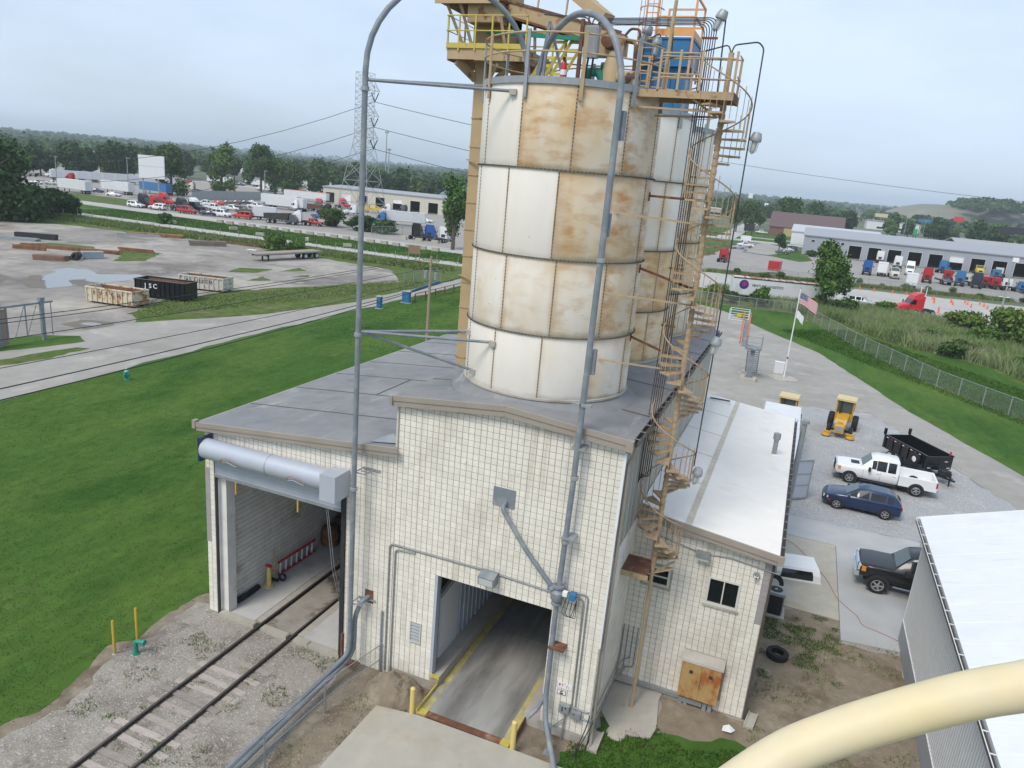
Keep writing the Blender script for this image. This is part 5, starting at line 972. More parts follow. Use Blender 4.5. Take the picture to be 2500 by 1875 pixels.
# ================================================================ RIGHT METAL BUILDING
mbd = thing('metal_building', 'grey corrugated metal building with a white roof in the right foreground', 'building', (6.28,11.75,0))
def loc(mb, n, m, **k): mb.v = [(x-6.28,y-11.75,z) for x,y,z in mb.v]; return mb.obj(n, m, mbd, **k)
loc(MB().box(6.28,-14,0,6.5,11.75,5.3), 'side_wall', M['sidingd']); loc(MB().prismx([(6.3,0),(22,0),(22,5.3),(14.2,8.1),(6.3,5.3)],11.6,11.75), 'end_wall', M['sidingd'])
rb = MB(); y = 11.7
while y > -13: rb.add([(6.28,y,1.0),(6.255,y-.03,1.0),(6.255,y-.07,1.0),(6.28,y-.1,1.0),(6.28,y,5.25),(6.255,y-.03,5.25),(6.255,y-.07,5.25),(6.28,y-.1,5.25)],[(0,1,5,4),(1,2,6,5),(2,3,7,6)]); y -= .2
loc(rb, 'siding_ribs', M['sidingd'], kind='stuff')
loc(MB().box(6.245,-14,-.1,6.28,11.75,.98), 'base_panel', M['sidingb']); loc(MB().box(6.235,-14,.98,6.275,11.76,1.02).box(6.25,11.74,0,6.3,11.79,4.98), 'trim_strip', M['white'])
rf = MB()
for xa, za, xb, zb in ((5.98,5.42,14.2,8.29),(14.2,8.29,22.4,5.42)): rf.add([(xa,-14,za-.12),(xb,-14,zb-.12),(xb,12.1,zb-.12),(xa,12.1,za-.12),(xa,-14,za),(xb,-14,zb),(xb,12.1,zb),(xa,12.1,za)],[(0,3,2,1),(4,5,6,7),(0,1,5,4),(1,2,6,5),(2,3,7,6),(3,0,4,7)])
roof2 = loc(rf, 'roof', M['roofn'])
rm_ = MB()
for k in range(45): rm_.add([(6.0,12.06-.58*k,5.428),(14.2,12.06-.58*k,8.293),(14.2,12.02-.58*k,8.293),(6.0,12.02-.58*k,5.428),(6.0,12.04-.58*k,5.438),(14.2,12.04-.58*k,8.303)],[(0,4,5,1),(4,3,2,5)]) if k % 2 == 0 else None
loc(rm_, 'roof_ribs', M['roofn'], kind='stuff')
loc(MB().box(5.86,-14,5.22,5.98,12.1,5.24).box(5.86,-14,5.24,5.875,12.1,5.35), 'gutter', M['gutter']); loc(MB().box(5.84,-14,5.35,5.86,12.12,5.37).bar((5.9,12.12,5.36),(14.2,12.12,8.26),.03,.1), 'gutter_lip', M['white'])
hm = MB().box(0,-.015,0,.16,.015,.018).mesh('gutter_strap', M['white'])
for k in range(31): link('gutter_strap', hm, mbd, (5.85-6.28, .3-.82*k, 5.375))
loc(MB().box(6.26,11.75,0,6.4,11.85,5.0).tube(fillet([(6.7,11.85,.2),(6.7,11.85,3.2),(7.2,11.85,3.3)],.2),.025,6), 'end_trim', M['white'])
blk = MB().box(6.38,11.95,.15,7.2,12.15,1.5); blk.v = [(x,y,z) for x,y,z in blk.v]; t = lay('dock_bumper', 'black rubber sheet hanging outside the white roofed building door', 'bumper', (0,0,0), blk, M['navy'])
# ---- foreground handrail of the platform the camera stands on
hr = thing('platform_guardrail', 'thick cream yellow bent guardrail pipe in the near right foreground', 'railing', (.1,-18.6,16.6))
pts = [(-.19,-18.86,15.4),(-.18,-18.84,16.2),(-.12,-18.77,16.46),(-.035,-18.685,16.556),(.043,-18.62,16.627),(.096,-18.596,16.666),(.174,-18.579,16.718),(.219,-18.576,16.746),(.268,-18.578,16.777),(.42,-18.58,16.84),(.8,-18.6,16.9),(1.6,-18.7,16.92)]
rail_m = mat('cream_rail', (.70,.60,.40), .5, .05, 30, col2=[((.72,.60,.32),(.45,.7),6),((.5,.4,.25),(.68,.74),60)], spec=.3)
sp = []
P = [Vector(p) for p in pts]
for i in range(len(P)-1):
    p0, p1, p2, p3 = P[max(i-1,0)], P[i], P[i+1], P[min(i+2,len(P)-1)]
    for k in range(6):
        u = k/6; sp.append(.5*((2*p1)+(p2-p0)*u+(2*p0-5*p1+4*p2-p3)*u*u+(3*p1-p0-3*p2+p3)*u**3))
MB().tube([p-Vector((.1,-18.6,16.6)) for p in sp], .0188, 24).obj('rail', rail_m, hr, True)
MB().tube([(1.5,-.1,.32),(1.5,-.1,-1.2)],.0215,12).obj('post', rail_m, hr, True)
# ================================================================ VEHICLES
def loft(stations):
    """stations: (x, zbot, zbelt, ztop, w, wt); returns verts, faces and the face index grid"""
    V = []; F = []
    for x, z0, zb, zt, w, wt in stations:
        zs = z0+.3*(zb-z0)
        V += [(x,-w*.9,z0),(x,-w,zs),(x,-w,zb-.06),(x,-w*.965,zb),(x,-wt-.0,zt-.07 if zt-zb > .3 else zt-.015),(x,-wt*.86,zt),(x,wt*.86,zt),(x,wt,zt-.07 if zt-zb > .3 else zt-.015),(x,w*.965,zb),(x,w,zb-.06),(x,w,zs),(x,w*.9,z0)]
    n = 12; g = {}
    for i in range(len(stations)-1):
        for j in range(n):
            k = (j+1) % n; g[(i,j)] = len(F); F.append((i*n+j, (i+1)*n+j, (i+1)*n+k, i*n+k))
    F.append(tuple(range(n))); F.append(tuple((len(stations)-1)*n+j for j in range(n-1,-1,-1)))
    return V, F, g
def quad_on(V, F, g, i, j, u0=.06, u1=.94, v0=.1, v1=.92, off=.012):
    q = [Vector(V[t]) for t in F[g[(i,j)]]]        # i,j -> (i,j),(i+1,j),(i+1,j+1),(i,j+1)
    a, b, c, d = q
    P = lambda u, v: (a.lerp(b,u)).lerp(d.lerp(c,u), v)
    nrm = (b-a).cross(d-a).normalized(); 
    ctr = (a+b+c+d)/4
    if nrm.dot(Vector((ctr.x*0, ctr.y, ctr.z-.9))) < 0: nrm = -nrm
    return [tuple(P(u,v)+nrm*off) for u, v in ((u0,v0),(u1,v0),(u1,v1),(u0,v1))]
def wheel_parts(t, spots, r_, w, rimm=None, spokes=5, detail=True):
    tm = MB().lathe([(r_*.58,-w/2),(r_*.9,-w/2),(r_,-w*.3),(r_,w*.3),(r_*.9,w/2),(r_*.58,w/2)], n=20 if detail else 12).xf(Matrix.Rotation(PI/2,4,'X')).mesh('wheel', M['rubber'], True)
    rb = MB()
    if detail:
        rb.lathe([(r_*.6,.0),(r_*.64,.012),(r_*.58,.02),(r_*.52,-.03)], n=20)
        for k in range(spokes):
            a = 2*PI*k/spokes; rb.bar((0,0,.005),(r_*.57*cos(a),r_*.57*sin(a),-.005),r_*.17,.03)
        rb.lathe([(r_*.14,.0),(r_*.13,.03),(0,.03)], n=10)
    else: rb.lathe([(r_*.6,.0),(r_*.5,-.03),(r_*.15,.0),(0,.01)], n=12)
    rm = rb.xf(Matrix.Translation((0,-w/2,0)) @ Matrix.Rotation(PI/2,4,'X')).mesh('rim', rimm or M['rim'])
    dk = MB().lathe([(r_*.6,-.06),(0,-.06)], n=14).xf(Matrix.Translation((0,-w/2,0)) @ Matrix.Rotation(PI/2,4,'X')).mesh('brake_disc', M['blackm'])
    for x, y in spots:
        o = link('wheel', tm, t, (x,y,r_)); 
        if y > 0: o.rotation_euler = (0,0,PI)
        link('rim', rm, o)
        if detail: link('brake_disc', dk, o)
def arches(t, xs, w, r_, m):
    mb = MB()
    for x in xs:
        for s in (-1,1):
            n = 12; v = []
            for k in range(n+1):
                a = PI*k/n; v += [(x+r_*1.2*cos(a), s*(w+.006), r_*1.0+r_*1.2*sin(a)), (x+r_*.7*cos(a), s*(w+.006), r_*1.0+r_*.7*sin(a))]
            b = len(mb.v); mb.add(v, [(2*k,2*k+1,2*k+3,2*k+2) for k in range(n)])
            mb.add([(x-r_*1.0,s*(w+.006),.55*r_),(x+r_*1.0,s*(w+.006),.55*r_),(x+r_*1.2,s*(w+.006),r_),(x-r_*1.2,s*(w+.006),r_)],[(0,1,2,3)])
    return mb.obj('wheel_arch', m, t)
SHAPES = {
 'hatch': dict(L=[(-2.1,.38,.8,.82,.74,.62),(-2.04,.3,.92,.98,.84,.7),(-1.62,.27,.94,1.36,.88,.55),(-1.25,.25,.94,1.45,.89,.58),(-.35,.25,.93,1.48,.89,.60),(.25,.25,.92,1.42,.89,.58),(.95,.25,.92,.96,.89,.74),(1.6,.27,.84,.88,.86,.72),(1.98,.32,.74,.77,.8,.64),(2.1,.36,.6,.62,.7,.56)], wh=((1.3,-1.28),.325,.21), side=((2,),(3,),(4,5)), ws=5, rw=1),
 'sedan': dict(L=[(-2.3,.38,.85,.87,.76,.64),(-2.2,.3,.92,.95,.86,.72),(-1.6,.26,.95,1.0,.9,.76),(-1.0,.25,.94,1.38,.91,.58),(-.3,.25,.93,1.44,.91,.60),(.2,.25,.92,1.40,.91,.58),(.95,.25,.92,.96,.91,.76),(1.7,.27,.83,.87,.88,.74),(2.2,.34,.72,.75,.8,.64),(2.3,.38,.6,.62,.72,.58)], wh=((1.4,-1.4),.33,.21), side=((3,),(4,)), ws=5, rw=2),
 'suv': dict(L=[(-2.35,.45,.98,1.0,.8,.7),(-2.28,.38,1.05,1.55,.9,.66),(-2.1,.35,1.06,1.76,.94,.7),(-1.0,.33,1.06,1.82,.95,.72),(.0,.33,1.06,1.81,.95,.72),(.35,.33,1.05,1.76,.95,.70),(1.0,.33,1.05,1.1,.95,.8),(1.8,.36,1.0,1.04,.93,.78),(2.25,.42,.92,.95,.86,.7),(2.35,.45,.75,.77,.8,.66)], wh=((1.45,-1.4),.38,.25), side=((2,),(3,),(4,)), ws=5, rw=0),
 'van': dict(L=[(-2.6,.45,1.15,1.2,.9,.8),(-2.55,.4,1.18,2.0,.97,.82),(-1.2,.38,1.18,2.08,1.0,.84),(.3,.38,1.17,2.06,1.0,.84),(1.0,.38,1.16,1.98,1.0,.8),(1.65,.38,1.14,1.2,1.0,.86),(2.3,.42,1.0,1.05,.95,.82),(2.6,.46,.8,.83,.85,.72)], wh=((1.75,-1.6),.36,.24), side=((1,),(2,),(3,)), ws=4, rw=0),
}
def make_car(kind, label, col, loc=(0,0,0), rz=0, group=None, detail=False, cat='car', name=None):
    d = SHAPES[kind]; t = thing(name or {'hatch':'parked_car','sedan':'parked_car','suv':'parked_suv','van':'parked_van'}[kind], label, cat, loc, rz, group)
    V, F, g = loft(d['L']); mb = MB(); mb.v = V; mb.f = F; mb.obj('body', col, t, True)
    for st in d['side']:
        for j in (3, 7):
            for i in st: MB().add(quad_on(V,F,g,i,j,.07 if i != st[0] or len(st) == 1 else .07,.93,.12,.9), [(0,1,2,3)]).obj('window', M['glass'], t)
    i = d['ws']; MB().add(quad_on(V,F,g,i,5,.04,.9,-.02,1.02,.014), [(0,1,2,3)]).obj('windscreen', M['wind'], t)
    i = d['rw']; MB().add(quad_on(V,F,g,i,5,.15,.92,.0,1.0,.014), [(0,1,2,3)]).obj('rear_window', M['wind'], t)
    (xf, xr), r_, ww = d['wh']; w = max(s[4] for s in d['L']); arches(t, (xf,xr), w, r_, M['blackm'])
    wheel_parts(t, [(x, s*(w-.07)) for x in (xf,xr) for s in (-1,1)], r_, ww, detail=detail)
    L0 = d['L'][-1][0]; Lr = d['L'][0][0]; zf = d['L'][-2][2]; zr = d['L'][1][2]
    for s in (-1,1):
        MB().cbox((L0-.2,s*.66,zf-.1),(.3,.28,.14),-s*.35).obj('headlight', M['lamp'], t); MB().cbox((Lr+.1,s*.7,zr-.14),(.2,.2,.2),s*.25).obj('taillight', M['red'], t)
        if detail: MB().cbox((.75,s*.98,1.0),(.16,.2,.13)).obj('mirror', col, t); 
    MB().cbox((L0-.1,0,.45),(.26,1.2,.16)).obj('grille', M['blackm'], t)
    if detail:
        for s in (-1,1):
            ds = MB()
            for x in (-1.3,-.28,.82): ds.bar((x,s*.896,.34),(x,s*.897,.9),.012,.008)
            ds.obj('door_gap', M['black'], t)
            hd = MB().cbox((-.12,s*.9,.8),(.16,.03,.03)).cbox((-1.1,s*.9,.82),(.16,.03,.03)).obj('door_handle', col, t)
            MB().cbox((1.75,s*.83,.5),(.14,.04,.05)).obj('side_reflector', M['red'], t)
        MB().bar((-1.55,-.52,1.47),(-1.7,-.52,1.55),.03).obj('aerial', M['blackm'], t)
    return t
def make_pickup(label, col, loc=(0,0,0), rz=0, group=None, detail=False, crew=True, lift=0.0, chrome=False, cat='pickup', wr=.39):
    t = thing('pickup_truck', label, cat, loc, rz, group); z = lift; W_ = .98
    cabr = -.75 if crew else -.05
    fr = [(cabr,.5+z,1.12+z,1.16+z,W_,.84),(cabr+.02,.5+z,1.12+z,1.86+z,W_,.70),(cabr+.13,.48+z,1.12+z,1.93+z,W_,.72),(.55,.48+z,1.12+z,1.92+z,W_,.72),(.85,.48+z,1.12+z,1.84+z,W_,.69),(1.45,.5+z,1.14+z,1.2+z,W_,.86),(2.3,.52+z,1.12+z,1.17+z,W_,.84),(2.78,.55+z,1.08+z,1.12+z,.93,.8),(2.9,.58+z,.95+z,1.0+z,.86,.74)]
    V, F, g = loft(fr); mb = MB(); mb.v = V; mb.f = F; mb.obj('cab', col, t, True)
    for i, u in (((2,(.05,.44)),(2,(.52,.99))) if crew else ((2,(.2,.95)),)):
        for j in (3,7): MB().add(quad_on(V,F,g,i,j,u[0],u[1],.1,.92), [(0,1,2,3)]).obj('window', M['glass'], t)
    for j in (3,7): MB().add(quad_on(V,F,g,3,j,.05,.9,.1,.85), [(0,1,2,3)]).obj('quarter_window', M['glass'], t)
    MB().add(quad_on(V,F,g,4,5,.05,.86,-.03,1.03,.015), [(0,1,2,3)]).obj('windscreen', M['wind'], t)
    MB().add([(cabr-.012,-.6,1.22+z),(cabr-.012,.6,1.22+z),(cabr+.0,.56,1.74+z),(cabr+.0,-.56,1.74+z)],[(3,2,1,0)]).obj('rear_window', M['glass'], t)
    b0, b1 = -2.95, cabr-.04
    bd = MB()
    for s in (-1,1): bd.box(b0, min(s*W_,s*.80), .52+z, b1, max(s*W_,s*.80), 1.14+z)
    bd.box(b0,-.8,.52+z,b0+.09,.8,1.14+z).box(b1-.06,-.8,.52+z,b1,.8,1.14+z).box(b0+.09,-.8,.55+z,b1-.06,.8,.66+z)
    bd.obj('cargo_bed', col, t)
    MB().box(b0-.01,-W_,1.14+z,b0+.1,W_,1.165+z).box(b0,-W_,1.14+z,b1,-.86,1.16+z).box(b0,.86,1.14+z,b1,W_,1.16+z).obj('bed_rail', col if not detail else M['white' if col == M['white'] else 'black'], t)
    arches(t, (2.0,-1.85), W_, wr, M['blackm']); wheel_parts(t, [(x,s*(W_-.10)) for x in (2.0,-1.85) for s in (-1,1)], wr, .27, detail=detail)
    MB().box(2.84,-.9,.5+z,3.02,.9,.74+z).box(-3.08,-.88,.48+z,-2.95,.88,.66+z).obj('bumper', M['chrome'] if chrome or detail else M['galv'], t)
    MB().cbox((2.87,0,.9+z),(.12,1.15,.28)).obj('grille', M['blackm'] if not chrome else M['chrome'], t)
    for s in (-1,1):
        MB().cbox((2.8,s*.76,.93+z),(.2,.28,.26),-s*.25).obj('headlight', M['lamp'], t); MB().cbox((2.68,s*.925,.93+z),(.18,.06,.24),-s*.18).obj('turn_signal', M['amber'], t)
        MB().cbox((-2.93,s*.9,.95+z),(.1,.17,.34)).obj('taillight', M['red'], t); MB().cbox((.95,s*1.1,1.22+z),(.14,.22,.24)).obj('mirror', M['blackm'], t)
        if detail:
            MB().tube([(-.7,s*1.02,.42+z),(1.4,s*1.02,.42+z)],.05,8).obj('running_board', M['chrome'] if chrome else M['blackm'], t)
            ds = MB()
            for x in (cabr+.02,.28,1.28): ds.bar((x,s*(W_+.002),.55+z),(x,s*(W_+.002),1.1+z),.014,.008)
            ds.obj('door_gap', M['blackm'], t)
            for x in ((cabr+.25),.42): MB().cbox((x,s*(W_+.015),1.02+z),(.17,.03,.04)).obj('door_handle', M['chrome'] if chrome else col, t)
    MB().box(-2.6,-.7,.35+z*.5,2.6,.7,.52+z).obj('chassis', M['blackm'], t)
    return t
hb = make_car('hatch', 'dark blue hatchback parked nearest on the gravel', M['navy'], (5.43,25.85,0.02), R(180-2), detail=True)
wp = make_pickup('white crew cab pickup with chrome steps beside the blue hatchback', M['white'], (6.95,30.95,.02), R(180), detail=True)
MB().cbox((1.75,0,1.205),(.5,.62,.03)).obj('hood_vent', M['blackm'], wp)
t = MB().prism([(-.55,-.12),(.55,-.08),(.5,.12),(-.5,.1)],0,.14).obj('yellow_load', M['yellow']); tag(t, 'yellow bundle lying in the bed of the white pickup', 'bundle'); t.location = (8.75,30.7,.69); t.rotation_euler = (0,0,R(-12))
bp_ = make_pickup('black lifted pickup half hidden behind the metal building', M['black'], (7.62,16.35,.08), R(180), detail=True, chrome=True, lift=.14, wr=.43)
# ---- dump trailer
dt = thing('dump_trailer', 'black tandem dump trailer with open top behind the white pickup', 'trailer', (9.35,36.1,.02), R(123))
bx = MB(); L2_, W2_ = 2.15, 1.0
for s in (-1,1): bx.box(-L2_, min(s*W2_,s*(W2_-.05)), .75, L2_, max(s*W2_,s*(W2_-.05)), 1.62)
bx.box(-L2_,-W2_,.7,L2_,W2_,.76).box(-L2_,-W2_+.05,.76,-L2_+.05,W2_-.05,1.62).box(L2_-.05,-W2_+.05,.76,L2_,W2_-.05,1.62); bx.obj('body', M['black'], dt)
rbm = MB().box(-.04,-.04,.75,.04,.04,1.6).mesh('side_rib', M['black'])
for k in range(6):
    for s in (-1,1): link('side_rib', rbm, dt, (-1.9+.76*k, s*(W2_+.04), 0))
MB().box(-L2_,-W2_-.05,1.6,L2_,-W2_+.03,1.68).box(-L2_,W2_-.03,1.6,L2_,W2_+.05,1.68).obj('top_rail', M['black'], dt)
for s in (-1,1): MB().box(L2_-.1,s*W2_-.08,1.68,L2_+.04,s*W2_+.08,2.1).obj('corner_post', M['black'], dt)
MB().box(-L2_-.02,-.02,.9,-L2_,.02,1.5).box(-L2_-.03,-.9,.95,-L2_-.0,.9,1.02).obj('tailgate_bar', M['blackm'], dt)
MB().box(-2.6,-.45,.45,2.4,-.35,.6).box(-2.6,.35,.45,2.4,.45,.6).bar((-2.6,-.4,.52),(-3.7,0,.5),.1).bar((-2.6,.4,.52),(-3.7,0,.5),.1).obj('drawbar', M['black'], dt)
MB().box(-3.0,-.3,.5,-2.5,.3,.9).obj('pump_box', M['blackm'], dt); MB().cyl((-3.3,0,.0),(-3.3,0,.9),.05,8).obj('jack', M['blackm'], dt)
wheel_parts(dt, [(x,s*.98) for x in (.3,1.15) for s in (-1,1)], .37, .22, M['white'])
sp_ = link('spare_wheel', tyre_mb(.37,.2,.22).xf(Matrix.Rotation(PI/2,4,'X')).mesh('spare_wheel', M['rubber'], True), dt, (-1.35,1.2,1.15)); MB().lathe([(.2,0),(.08,.02),(0,.02)], n=12).xf(Matrix.Translation((0,.1,0)) @ Matrix.Rotation(-PI/2,4,'X')).obj('rim', M['white'], sp_)
for i in range(9): MB().box(-1.6+.4*i,W2_+.082,1.52,-1.42+.4*i,W2_+.088,1.57).obj('reflective_strip', M['red'] if i % 2 else M['white'], dt)
for y, z in ((-.75,.8),(.75,.8),(-.5,1.25),(.1,.62)): MB().box(-L2_-.03,y-.12,z,-L2_-.02,y+.12,z+.05).obj('reflective_strip', M['white'], dt)
MB().cyl((-L2_+.1,-.8,1.68),(-L2_+.1,-.8,1.95),.05,8).obj('beacon', M['redp'], dt)
# ---- yellow tractors
def tractor_mower(label, loc, rz):
    yl = paint('tractor_yellow', (.56,.31,.03), .45, var=.1, col2=(.35,.2,.05), t=(.6,.78), scale2=2); t = thing('yellow_tractor', label, 'tractor', loc, rz)
    MB().prismx([(-.3,.75),(1.5,.7),(1.75,.75),(1.75,1.25),(1.6,1.42),(-.3,1.5)],-.42,.42).obj('hood', yl, t); MB().prismx([(1.35,.38),(2.0,.42),(2.0,.95),(1.76,1.1),(1.35,1.1)],-.34,.34).obj('nose', yl, t)
    MB().box(2.0,-.24,.52,2.02,.24,.94).obj('grille', M['galv'], t)
    for s in (-1,1): MB().cyl((1.74,s*.3,1.2),(1.8,s*.3,1.2),.11,12).obj('headlight', M['lamp'], t)
    cb_ = MB().box(-1.55,-.62,.8,-.3,.62,1.45)
    for x in (-1.52,-.34):
        for y in (-.6,.6): cb_.box(x-.05,y-.05,1.45,x+.05,y+.05,2.45)
    cb_.obj('cab', yl, t); MB().box(-1.68,-.72,2.45,-.15,.72,2.6).obj('cab_roof', paint('cab_roof_cream', (.62,.5,.25)), t)
    MB().box(-.36,-.55,1.48,-.34,.55,2.42).obj('windscreen', M['wind'], t); MB().box(-1.5,-.61,1.48,-.36,-.6,2.42).box(-1.5,.6,1.48,-.36,.61,2.42).obj('side_window', M['wind'], t); MB().box(-1.54,-.55,1.48,-1.52,.55,2.42).obj('rear_window', M['wind'], t)
    MB().cyl((.1,-.28,1.45),(.1,-.28,2.3),.06,8).cyl((.1,-.28,1.75),(.1,-.28,2.15),.1,10).obj('exhaust', M['blackm'], t)
    wheel_parts(t, [(1.1,-.78),(1.1,.78)], .42, .28, yl); wheel_parts(t, [(-1.1,-.88),(-1.1,.88)], .62, .42, yl)
    MB().box(1.0,-.7,.35,1.2,.7,.5).obj('axle', M['blackm'], t)
    for s, x in ((-1,1.9),(1,1.6)): MB().lathe([(.0,.3),(.28,.26),(.34,.12),(.34,.08)],(x,s*.85,0),14).box(x-.1,min(s*.5,s*1.0),.3,x+.1,max(s*.5,s*1.0),.42).obj('mower_deck', yl, t)
    return t
tractor_mower('yellow cab tractor with mower decks facing the camera on the gravel', (4.75,41.6,.02), R(-97)); tractor_mower('yellow tractor mostly hidden behind the white container, only its cab roof showing', (.55,39.2,.02), R(-95))
# ---- shipping container with an open door
ct = thing('shipping_container', 'white shipping container behind the annex with one grey door swung open', 'container', (.28,30.7,.05))
MB().box(-1.22,-6.0,.1,1.22,6.1,2.55).obj('shell', M['trailer'], ct); rbm = MB().box(-.02,-.09,.25,.03,.09,2.45).mesh('corrugation', M['trailer'])
for k in range(38): link('corrugation', rbm, ct, (1.22,-5.7+.31*k,0))
MB().box(-1.24,-6.04,2.52,1.24,6.12,2.6).box(1.18,-6.06,.05,1.26,-5.95,2.6).box(1.18,6.02,.05,1.26,6.14,2.6).box(-1.24,-6.04,.0,1.24,6.12,.12).obj('frame', M['trailer'], ct)
dd = link('door', MB().box(0,-.05,.1,1.18,.0,2.5).mesh('door', M['rollup']), ct, (1.26,-5.98,0), R(40)); MB().box(0,-.07,.08,.07,.02,2.54).box(1.12,-.07,.08,1.19,.02,2.54).box(.07,-.07,.08,1.12,.02,.16).box(.07,-.07,2.44,1.12,.02,2.54).box(.07,-.065,.9,1.12,-.05,.97).box(.07,-.065,1.62,1.12,-.05,1.69).obj('door_frame', M['galv'], dd)
# ---- trucks
def make_tractor(label, col, loc=(0,0,0), rz=0, group='lorry tractors', sleeper=True, roofcol=None, detail=False):
    """conventional bonneted highway tractor, +X forward, origin under its middle"""
    t = thing('lorry_tractor', label, 'truck', loc, rz, group)
    MB().box(-3.7,-.45,.75,2.6,-.3,1.0).box(-3.7,.3,.75,2.6,.45,1.0).box(-3.7,-.3,.8,-3.6,.3,1.0).obj('chassis', M['blackm'], t)
    xb = -1.0 if sleeper else .0
    hd = [(1.1,.95,1.75,1.95,1.05,.85),(2.2,.85,1.6,1.75,1.0,.75),(2.95,.75,1.4,1.5,.85,.6),(3.1,.7,1.2,1.25,.8,.55)]
    V, F, g = loft(hd); a = MB(); a.v = V; a.f = F; a.obj('hood', col, t, True)
    cbn = MB().add([(xb,-1.12,.9),(1.15,-1.08,.9),(1.15,-1.08,1.9),(.75,-1.02,2.75),(xb,-1.12,2.75),(xb,1.12,.9),(1.15,1.08,.9),(1.15,1.08,1.9),(.75,1.02,2.75),(xb,1.12,2.75)],[(0,1,2,3,4),(9,8,7,6,5),(0,5,6,1),(1,6,7,2),(2,7,8,3),(3,8,9,4),(4,9,5,0)])
    cbn.obj('cab', col, t)
    if sleeper: MB().add([(xb,-1.12,2.75),(.75,-1.02,2.75),(.45,-.9,3.3),(-.3,-.92,3.75),(xb,-1.0,3.85),(xb,1.12,2.75),(.75,1.02,2.75),(.45,.9,3.3),(-.3,.92,3.75),(xb,1.0,3.85)],[(0,1,2,3,4),(9,8,7,6,5),(1,6,7,2),(2,7,8,3),(3,8,9,4),(4,9,5,0)]).obj('roof_fairing', roofcol or col, t)
    MB().add([(1.14,-.95,1.92),(1.14,.95,1.92),(.77,.92,2.68),(.77,-.92,2.68)],[(0,1,2,3)]).xf(Matrix.Translation((.03,0,.02))).obj('windscreen', M['wind'], t)
    for s in (-1,1):
        q = [(.15,s*1.105,1.85),(1.05,s*1.09,1.85),(.75,s*1.06,2.6),(.15,s*1.105,2.6)]; MB().add(q,[(0,1,2,3) if s < 0 else (3,2,1,0)]).xf(Matrix.Translation((0,s*.012,0))).obj('window', M['glass'], t)
        MB().cyl((-.4 if sleeper else .3,s*.7,.55),(.9,s*.9,.55),.28,10).obj('fuel_tank', M['chrome'] if detail else M['galv'], t); MB().cbox((1.2,s*1.3,2.1),(.12,.2,.5)).obj('mirror', M['blackm'], t)
        MB().cbox((2.9,s*.72,1.1),(.3,.22,.25)).obj('headlight', M['lamp'], t); MB().box(1.5,min(s*.85,s*1.12),.6,2.7,max(s*.85,s*1.12),1.15).obj('front_fender', col, t)
        if sleeper: MB().box(xb-.3,min(s*1.02,s*1.1),1.0,xb,max(s*1.02,s*1.1),3.3).obj('side_extender', col, t)
    MB().box(2.95,-1.1,.4,3.25,1.1,.75).obj('bumper', M['chrome'] if detail else M['galv'], t); MB().box(3.05,-.5,.8,3.14,.5,1.35).obj('grille', M['chrome'] if detail else M['blackm'], t)
    MB().lathe([(.48,1.05),(.48,1.12),(0,1.14)],(-2.5,0,0),12).obj('fifth_wheel', M['blackm'], t); MB().box(xb-.04,-.5,1.2,xb-.01,.5,1.9).obj('catwalk_box', M['blackm'], t)
    wheel_parts(t, [(2.1,-.98),(2.1,.98)], .5, .28, detail=False); wheel_parts(t, [(x,s*.85) for x in (-1.9,-3.15) for s in (-1,1)], .5, .5, detail=False)
    return t
def make_trailer(label, loc, rz, L=16, m=None, h0=1.15, h1=4.05, wheels=True, roofm=None, group='box trailers', name='box_trailer'):
    m = m or M['trailer']; t = thing(name, label, 'trailer', loc, rz, group); h = L/2
    MB().box(-h,-1.28,h0,h,1.28,h1).obj('box', m, t); MB().box(-h-.01,-1.3,h1-.05,h+.01,1.3,h1+.03).obj('roof', roofm or M['trailer'], t); MB().box(-h,-1.3,h0-.08,h,1.3,h0+.08).obj('bottom_rail', M['galv'], t)
    for y0, y1 in ((-1.22,-.03),(.03,1.22)): MB().box(-h-.04,y0,h0+.12,-h,y1,h1-.12).obj('rear_door', m, t)
    if wheels:
        wheel_parts(t, [(x,s*.85) for x in (-h+1.2,-h+2.5) for s in (-1,1)], .5, .5, detail=False)
        if L > 9: MB().box(h-3,-.9,0,h-2.8,-.7,h0).box(h-3,.7,0,h-2.8,.9,h0).obj('landing_gear', M['blackm'], t)
        MB().box(-h-.02,-1.1,.5,-h+.06,1.1,.62).obj('rear_guard', M['galv'], t)
    return t
def make_boxtruck(label, col, loc, rz, group=None, L=6.0):
    t = thing('box_truck', label, 'truck', loc, rz, group)
    MB().prismx([(L/2+.1,.6),(L/2+2.0,.6),(L/2+2.0,1.2),(L/2+1.5,1.35),(L/2+1.05,2.3),(L/2+.1,2.35)],-1.0,1.0).obj('cab', col, t); MB().add([(L/2+1.51,-.85,1.4),(L/2+1.51,.85,1.4),(L/2+1.1,.8,2.22),(L/2+1.1,-.8,2.22)],[(0,1,2,3)]).xf(Matrix.Translation((.02,0,.01))).obj('windscreen', M['wind'], t)
    for s in (-1,1): MB().box(L/2+.4,min(s*1.0,s*1.012),1.45,L/2+1.2,max(s*1.0,s*1.012),2.15).obj('window', M['glass'], t)
    MB().box(-L/2,-1.2,1.0,L/2,1.2,3.5).obj('box', M['trailer'], t); MB().box(-L/2-.03,-1.05,1.15,-L/2,1.05,3.3).obj('rear_door', M['white'], t); MB().box(-L/2-.02,-1.22,3.45,L/2+.02,1.22,3.53).obj('roof', M['trailer'], t)
    MB().box(-L/2,-.5,.6,L/2+1.5,.5,1.0).box(-L/2-.1,-1.1,.45,-L/2,1.1,.6).obj('chassis', M['blackm'], t)
    wheel_parts(t, [(L/2+1.2,-.9),(L/2+1.2,.9),(-L/2+1.5,-.85),(-L/2+1.5,.85)], .45, .35, detail=False)
    return t
